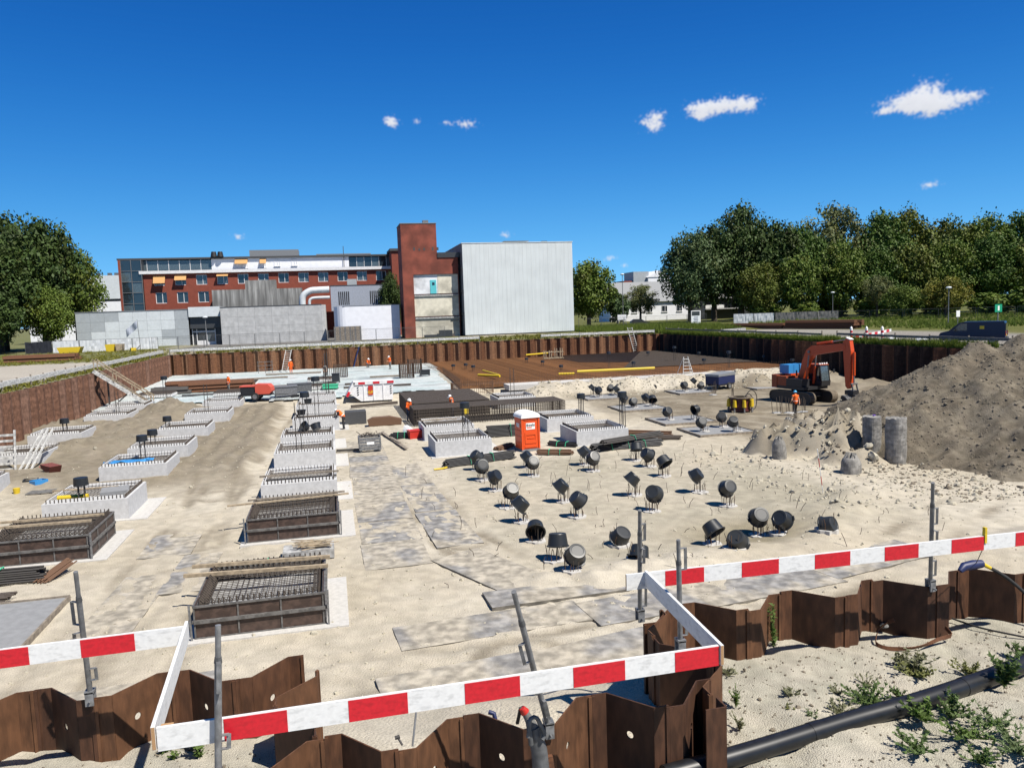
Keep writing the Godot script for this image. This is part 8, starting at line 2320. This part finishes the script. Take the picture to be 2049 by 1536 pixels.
func make_far_things() -> void:
	car("parked_van", "dark blue panel van with yellow logo behind the sand heap", Vector3(55.16, 0, -56.88), atan2(-0.63, -0.77), M.van_blue, true)
	car("parked_car", "dark car behind the fence right of the white building", Vector3(66.0, 0.2, -158), 1.4, M.steel_dark)
	car("parked_car", "pale car under the dark trees behind the fence cloth", Vector3(100.0, 0.2, -158), 1.5, M.panel_light)
	car("parked_car", "silver car under the trees right of the pale car", Vector3(111.0, 0.2, -152), 1.5, M.galv)
	lamp_post("street lamp with round head left of the blue van", Vector3(92.63, 0, -100.24), 5.4)
	lamp_post("street lamp before the dark trees, left of a pair", Vector3(98.5, 0.1, -146), 5.6)
	lamp_post("street lamp before the dark trees, right of a pair", Vector3(102.5, 0.1, -142), 5.6)
	lamp_post("street lamp by the entrance of the low grey building", Vector3(-19.8, 0.3, -134), 4.6)
	lamp_post("street lamp standing beside the bushy tree", Vector3(57.4, 0.2, -146), 10.5)
	# rusty sheet pile stacks outside the pit
	for q in [["long low stack of rusty sheet piles on the right bank", Vector3(69.2, 0.05, -116.0), 12.0, 2, -1.23], ["second stack of rusty sheet piles right of the long one", Vector3(73.4, 0.05, -104.2), 12.0, 3, -1.23], ["rusty beams lying on the grass at the left edge", Vector3(-35.0, 0.15, -106.5), 8.0, 2, 0.0]]:
		var k := thing("steel_pile_stack", q[0], "steel stack", q[1], q[4], "rusty steel stacks on the banks")
		for i in q[3]:
			for j in 3:
				var mb := MB.new(); mb.prism([Vector2(-0.38, 0), Vector2(0.38, 0), Vector2(0.38, 0.06), Vector2(0.22, 0.40), Vector2(-0.22, 0.40), Vector2(-0.38, 0.06)], Transform3D(Basis(Vector3(0, 0, -1), Vector3.UP, Vector3.RIGHT), Vector3(-q[2] / 2 + rng.randf_range(-0.4, 0.4), i * 0.42, 0.8 - j * 0.8)), q[2]); part(mb, "sheet_pile", M.beam_rust, k)
	# fences
	var names := ["navy covered fence panel at the left end under the trees", "white covered fence panel right of the navy one", "second white covered fence panel behind the yellow skip", "white covered fence panel behind the flag", "white covered fence panel right of the flag"]
	for i in 5: fence_panel("fence_panel", names[i], Vector3(-44.5 + i * 3.7, 0.2, -128.5), Vector3(-40.9 + i * 3.7, 0.2, -128.5), 2.0, M.navy if i == 0 else M.cloth)
	for i in 12: fence_panel("fence_panel", "bare wire fence panel along the far road, %s from the left" % ["first", "second", "third", "fourth", "fifth", "sixth", "seventh", "eighth", "ninth", "tenth", "eleventh", "twelfth"][i], Vector3(-25.5 + i * 3.6, 0.3, -121.5), Vector3(-22.0 + i * 3.6, 0.3, -121.5), 2.0, null, "bare fence panels")
	for i in 6: fence_panel("fence_panel", "bare wire fence panel in the grass right of the white building, %s one" % ["first", "second", "third", "fourth", "fifth", "sixth"][i], Vector3(43.0 + i * 5.0, 0.3, -131.0 - i * 1.6), Vector3(47.8 + i * 5.0, 0.3, -132.5 - i * 1.6), 2.2, null, "bare fence panels")
	for i in 2: fence_panel("fence_panel", "white covered fence panel before the dark trees, %s one" % ["left", "right"][i], Vector3(78.5 + i * 3.6, 0.1, -140.0 + i * 1.6), Vector3(82.0 + i * 3.6, 0.1, -138.4 + i * 1.6), 2.1, M.cloth)
	for i in 3: fence_panel("fence_panel", "grey covered fence panel right of the white ones, %s one" % ["left", "middle", "right"][i], Vector3(85.7 + i * 3.6, 0.1, -136.6 + i * 1.6), Vector3(89.2 + i * 3.6, 0.1, -135.0 + i * 1.6), 2.1, M.rail_grey)
	for i in 8: fence_panel("fence_panel", "dark mesh fence panel along the right wood, %s one" % ["first", "second", "third", "fourth", "fifth", "sixth", "seventh", "eighth"][i], Vector3(96.5 + i * 3.6, 0.1, -131.8 + i * 4.6), Vector3(99.9 + i * 3.6, 0.1, -127.4 + i * 4.6), 2.0, null, "bare fence panels")
	# flag
	var f := thing("flag_pole", "small pole with a limp grey flag in front of the fence cloth", "flag", Vector3(-27.3, 0.2, -122.6))
	var p := MB.new(); p.tube([Vector3.ZERO, Vector3(-0.2, 4.8, 0)], [0.05, 0.03], 6); part(p, "pole", M.galv, f)
	var fl := MB.new()
	for i in 8:
		for j in 4:
			var g := func(u: int, v: int) -> Vector3: return Vector3(-0.2 - u * 0.2, 4.7 - v * 0.28 - u * 0.17, sin(u * 1.1 + v * 0.5) * 0.12)
			fl.quad(g.call(i, j + 1), g.call(i, j), g.call(i + 1, j), g.call(i + 1, j + 1))
	part(fl, "cloth", M.plant, f)
	# skips and small plant at the left
	for q in [["open yellow skip in front of the white covered fence", Vector3(-37.2, 0.2, -124.5), 3.2, 1.1, M.yellow], ["small yellow hopper left of the flag pole", Vector3(-31.6, 0.2, -124.0), 1.3, 1.3, M.yellow], ["grey and yellow box beside the small hopper", Vector3(-30.4, 0.2, -124.0), 0.9, 1.3, M.timber]]:
		var k := thing("yellow_skip", q[0], "skip", q[1], 0.0)
		var w: float = q[2] / 2; var h: float = q[3]
		var b := MB.new(); b.prism([Vector2(-w * 0.7, 0), Vector2(w * 0.7, 0), Vector2(w, h), Vector2(w - 0.08, h), Vector2(w * 0.66, 0.1), Vector2(-w * 0.66, 0.1), Vector2(-w + 0.08, h), Vector2(-w, h)], Transform3D(Basis(), Vector3(0, 0, -0.8)), 1.6); part(b, "body", q[4], k)
		for z in [-0.86, 0.80]:
			var s := MB.new(); s.prism([Vector2(-w * 0.7, 0), Vector2(w * 0.7, 0), Vector2(w, h), Vector2(-w, h)], Transform3D(Basis(), Vector3(0, 0, z)), 0.055); part(s, "end_plate", q[4], k)
	var mx := thing("plate_compactor", "small yellow and black compactor right of the flag", "machine", Vector3(-28.2, 0.2, -122.0), 0.5)
	var a := MB.new(); a.boxr(-0.5, 0.5, 0, 0.12, -0.35, 0.35); part(a, "base_plate", M.black, mx)
	var b2 := MB.new(); b2.boxr(-0.35, 0.35, 0.13, 0.7, -0.28, 0.28); part(b2, "engine", M.yellow, mx)
	var hnd := MB.new(); hnd.tube([Vector3(0.3, 0.3, 0.2), Vector3(1.0, 1.0, 0.2), Vector3(1.0, 1.0, -0.2), Vector3(0.3, 0.3, -0.2)], 0.03, 6); part(hnd, "handle", M.black, mx)
	# sign kiosk
	var ks := thing("sign_cabin", "small white sign cabin with dark windows in the long grass", "cabin", Vector3(68.5, 0.3, -136.5), 0.25)
	pbox("panel", M.panel_light, ks, -1.0, 1.0, 0.3, 1.9, -0.05, 0.05)
	for i in 4: pbox("print_line", M.deep_blue, ks, -0.6 + (i % 2) * 0.12, 0.55, 0.75 + i * 0.27, 0.86 + i * 0.27, 0.052, 0.06)
	for x in [-1.05, 1.05]: pbox("post", M.white_paint, ks, x - 0.06, x + 0.06, 0.0, 2.9, -0.06, 0.06)
	pbox("side_panel", M.white_paint, ks, 1.12, 1.2, 0.2, 2.9, -1.4, 0.06)
	pbox("head_rail", M.white_paint, ks, -1.1, 1.1, 2.75, 2.9, -0.05, 0.05); pbox("window", M.glass, ks, -0.95, 0.95, 1.95, 2.7, -0.03, 0.03)
	var s2 := thing("white_sign", "white board sign on legs in front of the bushy tree", "sign", Vector3(54.8, 0.3, -140.0))
	pbox("board", M.white_paint, s2, -0.9, 0.9, 1.6, 2.6, -0.03, 0.03); for x in [-0.8, 0.8]: pbox("leg", M.galv, s2, x - 0.05, x + 0.05, 0.0, 1.59, -0.05, 0.05)
	var s3 := thing("green_sign", "small green sign with a white figure above the blue van", "sign", Vector3(84.31, 0, -82.99)); pbox("pole", M.galv, s3, -0.05, 0.05, 0.0, 2.6, -0.05, 0.05); pbox("board", mat(lin(0.01, 0.30, 0.16), 0.5), s3, -0.55, 0.55, 2.0, 3.0, 0.052, 0.09); pbox("white_figure", M.chalk, s3, -0.12, 0.14, 2.2, 2.8, 0.092, 0.1)
	var s4 := thing("white_post_sign", "tilted white notice left of the green sign", "sign", Vector3(86.82, 0, -92.22)); pbox("pole", M.galv, s4, -0.04, 0.04, 0.0, 1.4, -0.04, 0.04); pbox("board", M.chalk, s4, -0.3, 0.3, 1.3, 2.2, 0.042, 0.07)
	# red white beacons and barrier at the right edge of the pit
	for i in 3:
		var k := thing("beacon", "red and white striped beacon post above the right wall, %s of three" % ["left", "middle", "right"][i], "beacon", Vector3(52.9 + i * 0.75, 0.0, -70.2 + i * 1.4), 0.0, "striped beacons")
		for j in 5:
			var mb := MB.new(); mb.tube([Vector3(0, 0.1 + j * 0.24, 0), Vector3(0, 0.34 + j * 0.24, 0)], 0.13, 8); part(mb, "band", M.board_red if j % 2 else M.chalk, k)
		var t2 := MB.new(); t2.lathe([Vector2(0.13, 1.30), Vector2(0.08, 1.42), Vector2(0.0, 1.5)], 8); part(t2, "tip", M.chalk, k)
		var bs := MB.new(); bs.boxr(-0.3, 0.3, 0.0, 0.1, -0.3, 0.3); part(bs, "base", M.black, k)
	band_board("distant red and white board above the right wall beside the beacons", Vector3(50.4, 0.55, -66.5), Vector3(58.8, 0.85, -71.5), bands(0.4, 0.8, 9.77), 0.28, 0.05)
	for q in [[Vector3(56.5, 0.05, -69.0), "crumpled white sheets right of the distant board"], [Vector3(57.0, 0.05, -65.0), "crumpled white sheets left of the blue van"], [Vector3(52.2, 0.05, -57.5), "white plastic bag at the foot of the rail by the van"]]:
		var mb := rock_mesh(0.75, int(q[0].x * 3), 0.28); solo(mb, "white_sheet", M.cloth, q[1], "sheet", Transform3D(Basis(), q[0]))
	# dirt road sheet pieces right of the pit
	var bd := thing("concrete_barrier", "grey concrete kerb blocks near the far right corner", "barrier", Vector3(56.5, 0.02, -104.0), 0.5)
	for i in 4: pbox("kerb_block", M.conc, bd, i * 1.52, i * 1.52 + 1.48, 0.0, 0.5, -0.2, 0.2)

# ---------------------------------------------------------------- weeds and grass
func leafy(called: String, label: String, at: Vector3, h: float, spread: float, stems: int, leaf: float, m: Material, upright := 0.6) -> void:
	var t := thing(called, label, "plant", at, 0.0, "weeds on the sand bank")
	var st := MB.new(); var lv := MB.new()
	lv.tinted = true
	for i in stems:
		var a := rng.randf() * TAU
		var out := Vector3(cos(a), 0, sin(a)) * spread * rng.randf_range(0.3, 1.0)
		var tip := out + Vector3.UP * h * rng.randf_range(0.5, 1.0)
		var mid := out * (1.0 - upright) * 0.8 + Vector3.UP * tip.y * 0.55
		st.tube([Vector3(0, -0.04, 0), mid, tip], [0.006, 0.005, 0.002], 4, false)
		var n := int(8 + 90.0 * h * rng.randf_range(0.5, 1.0) * 0.5)
		for k in n:
			var u := (k + 0.5) / n
			var p := Vector3.ZERO.lerp(mid, minf(u * 2.0, 1.0)).lerp(tip, maxf(0.0, u * 2.0 - 1.0))
			var d := Vector3(rng.randfn(), rng.randf_range(0.0, 0.9), rng.randfn()).normalized()
			var s := d.cross(Vector3(rng.randfn(), 1.5, rng.randfn())).normalized() * leaf * 0.22
			var L := leaf * rng.randf_range(0.6, 1.2) * (1.1 - u * 0.5)
			var tone := rng.randf_range(0.75, 1.3)
			lv.col = Color(tone, tone, tone)
			lv.tri(p - s, p + s, p + d * L); lv.tri(p + s, p - s, p + d * L)
	part(st, "stem", m, t); part(lv, "leaves", m, t)

func tuft_field(label: String, n: int, where: Callable, blades: int, h: float, m: Material) -> void:
	var mb := MB.new(); mb.tinted = true
	for i in blades:
		var a := rng.randf() * TAU; var r := rng.randf() * 0.16
		var p := Vector3(cos(a) * r, -0.02, sin(a) * r); var tip := p + Vector3(rng.randfn() * 0.14, rng.randf_range(0.5, 1.0), rng.randfn() * 0.14)
		var s := Vector3(cos(a + 1.3), 0, sin(a + 1.3)) * 0.022
		var tone := rng.randf_range(0.7, 1.3); mb.col = Color(tone * 1.05, tone, tone * 0.8)
		mb.tri(p - s, p + s, tip)
	var mm := MultiMesh.new(); mm.transform_format = MultiMesh.TRANSFORM_3D; mm.mesh = mb.mesh(); mm.instance_count = n
	for i in n:
		var p: Vector3 = where.call()
		mm.set_instance_transform(i, Transform3D(Basis(Vector3.UP, rng.randf() * TAU) * Basis.from_scale(Vector3(1.3, h * rng.randf_range(0.5, 1.3), 1.3)), p))
	var o := MultiMeshInstance3D.new(); o.multimesh = mm; o.material_override = m; o.name = numbered("long_grass")
	add_child(o); tag(o, label, "grass"); o.set_meta("kind", "stuff")

func make_weeds() -> void:
	var weedm := [leaf_mat(0.12, 0.18, 0.06), leaf_mat(0.16, 0.23, 0.08), leaf_mat(0.30, 0.30, 0.19), leaf_mat(0.26, 0.27, 0.10), leaf_mat(0.21, 0.27, 0.13), leaf_mat(0.19, 0.27, 0.08)]
	var w := [
		[Vector3(-1.76, -0.74, -9.16), 0.42, 0.16, 7, 0.10, 5, "tallest green weed below the front left board"], [Vector3(-2.18, -0.74, -9.39), 0.22, 0.14, 6, 0.09, 5, "small green weed at the foot of the board corner"], [Vector3(-2.06, -0.74, -9.2), 0.12, 0.10, 5, 0.07, 5, "tiny green sprout right of the board corner weed"],
		[Vector3(6.08, -0.72, -9.75), 0.62, 0.10, 4, 0.09, 5, "tall slim green weed growing against the right piles"],
		[Vector3(7.42, -0.74, -8.65), 0.22, 0.42, 22, 0.10, 2, "wide grey green tuft below the rusty strap"], [Vector3(7.36, -0.74, -8.44), 0.15, 0.30, 14, 0.09, 3, "low tuft in front of the wide grey green one"], [Vector3(8.09, -0.74, -8.24), 0.14, 0.30, 14, 0.08, 3, "flat green tuft right of the wide one"],
		[Vector3(6.31, -0.74, -8), 0.20, 0.40, 20, 0.09, 1, "flat green spreading weed in the middle of the bank"], [Vector3(6.74, -0.74, -7.96), 0.16, 0.13, 10, 0.07, 1, "round green cushion right of the spreading weed"], [Vector3(5.82, -0.74, -7.9), 0.14, 0.22, 10, 0.07, 2, "thin grey weed left of the spreading one"],
		[Vector3(5.5, -0.74, -8.42), 0.10, 0.12, 8, 0.09, 2, "small dark rosette on the sand"], [Vector3(4.72, -0.74, -8.43), 0.26, 0.14, 7, 0.06, 5, "feathery green weed left on the bank"], [Vector3(5.31, -0.74, -8.15), 0.06, 0.12, 7, 0.06, 3, "flat yellow green patch near the rosette"], [Vector3(5.43, -0.74, -7.84), 0.10, 0.16, 8, 0.06, 4, "little weed above the black pipe"], [Vector3(4.48, -0.74, -7.92), 0.20, 0.16, 8, 0.05, 2, "dry grey weed near the pipe's left end"], [Vector3(5.02, -0.74, -9.25), 0.10, 0.22, 8, 0.07, 2, "green sprig under the right pile foot"], [Vector3(4.07, -0.74, -8.02), 0.22, 0.18, 8, 0.05, 2, "dry weed beside the corner piles"],
		[Vector3(8.11, -0.66, -7.75), 0.42, 0.20, 12, 0.12, 1, "tall leafy weed growing over the black pipe"], [Vector3(6.66, -0.72, -7.43), 0.22, 0.30, 13, 0.10, 5, "leafy weed at the lower side of the pipe"], [Vector3(7, -0.72, -7.44), 0.20, 0.36, 15, 0.09, 1, "dense green weed right of the pipe's leafy one"], [Vector3(6.88, -0.74, -7.06), 0.20, 0.42, 16, 0.09, 5, "broad green weed below the dense one"], [Vector3(7.34, -0.74, -7.14), 0.16, 0.42, 13, 0.08, 4, "pale green weed near the right edge"], [Vector3(6.15, -0.74, -6.96), 0.16, 0.35, 16, 0.08, 1, "low weed in the lower right corner, left one"], [Vector3(7.16, -0.74, -6.66), 0.20, 0.40, 18, 0.09, 4, "low weed in the lower right corner, right one"], [Vector3(6.62, -0.74, -6.62), 0.14, 0.30, 14, 0.08, 1, "small weed at the bottom edge below the broad one"], [Vector3(6.57, -0.74, -8.37), 0.12, 0.20, 8, 0.06, 2, "grey twiggy weed above the spreading one"], [Vector3(9.14, -0.74, -8.51), 0.16, 0.20, 10, 0.08, 1, "green weed at the right edge above the pipe"], [Vector3(6.06, -0.74, -8.28), 0.12, 0.16, 8, 0.06, 2, "thin twiggy weed left of the spreading one"]]
	for q in w: leafy("weed", q[6], q[0], q[1], q[2], q[3], q[4], weedm[q[5]], 0.6 if q[2] < q[1] else 0.15)
	tuft_field("bright long grass along the top of the shaded right wall", 2600, func() -> Vector3:
		var z := rng.randf_range(-111.0, -50.0)
		return Vector3(PX1 + 0.15 + absf(rng.randfn()) * 0.6, 0.0, z), 16, 0.75, leafm[5])
	tuft_field("sparse weeds on the dirt strip above the far wall", 1500, func() -> Vector3:
		var x := rng.randf_range(PX0, 50.0)
		var z := PZ - 0.4 - rng.randf() * 6.0
		return Vector3(x, ground_h(x, z), z), 14, 0.5 , leafm[3])
	tuft_field("long green grass on the bank right of the white building", 3800, func() -> Vector3:
		var x := rng.randf_range(42.0, 65.0); var z := rng.randf_range(-142.0, -113.0)
		return Vector3(x, ground_h(x, z), z), 16, 1.1, leafm[5])
	tuft_field("grass before the right hand wood", 2600, func() -> Vector3:
		var x := rng.randf_range(78.0, 130.0); var z := rng.randf_range(-135.0, -85.0)
		return Vector3(x, ground_h(x, z), z), 16, 0.7, leafm[5])
	tuft_field("rough grass and weeds on the left bank", 1800, func() -> Vector3:
		var x := rng.randf_range(-55.0, PX0 - 0.3); var z := rng.randf_range(-122.0, -98.0)
		if rng.randf() < 0.3: x = PX0 - 0.2 - rng.randf() * 1.5; z = rng.randf_range(-110.0, -45.0)
		return Vector3(x, ground_h(x, z), z), 12, 0.4, leafm[3])
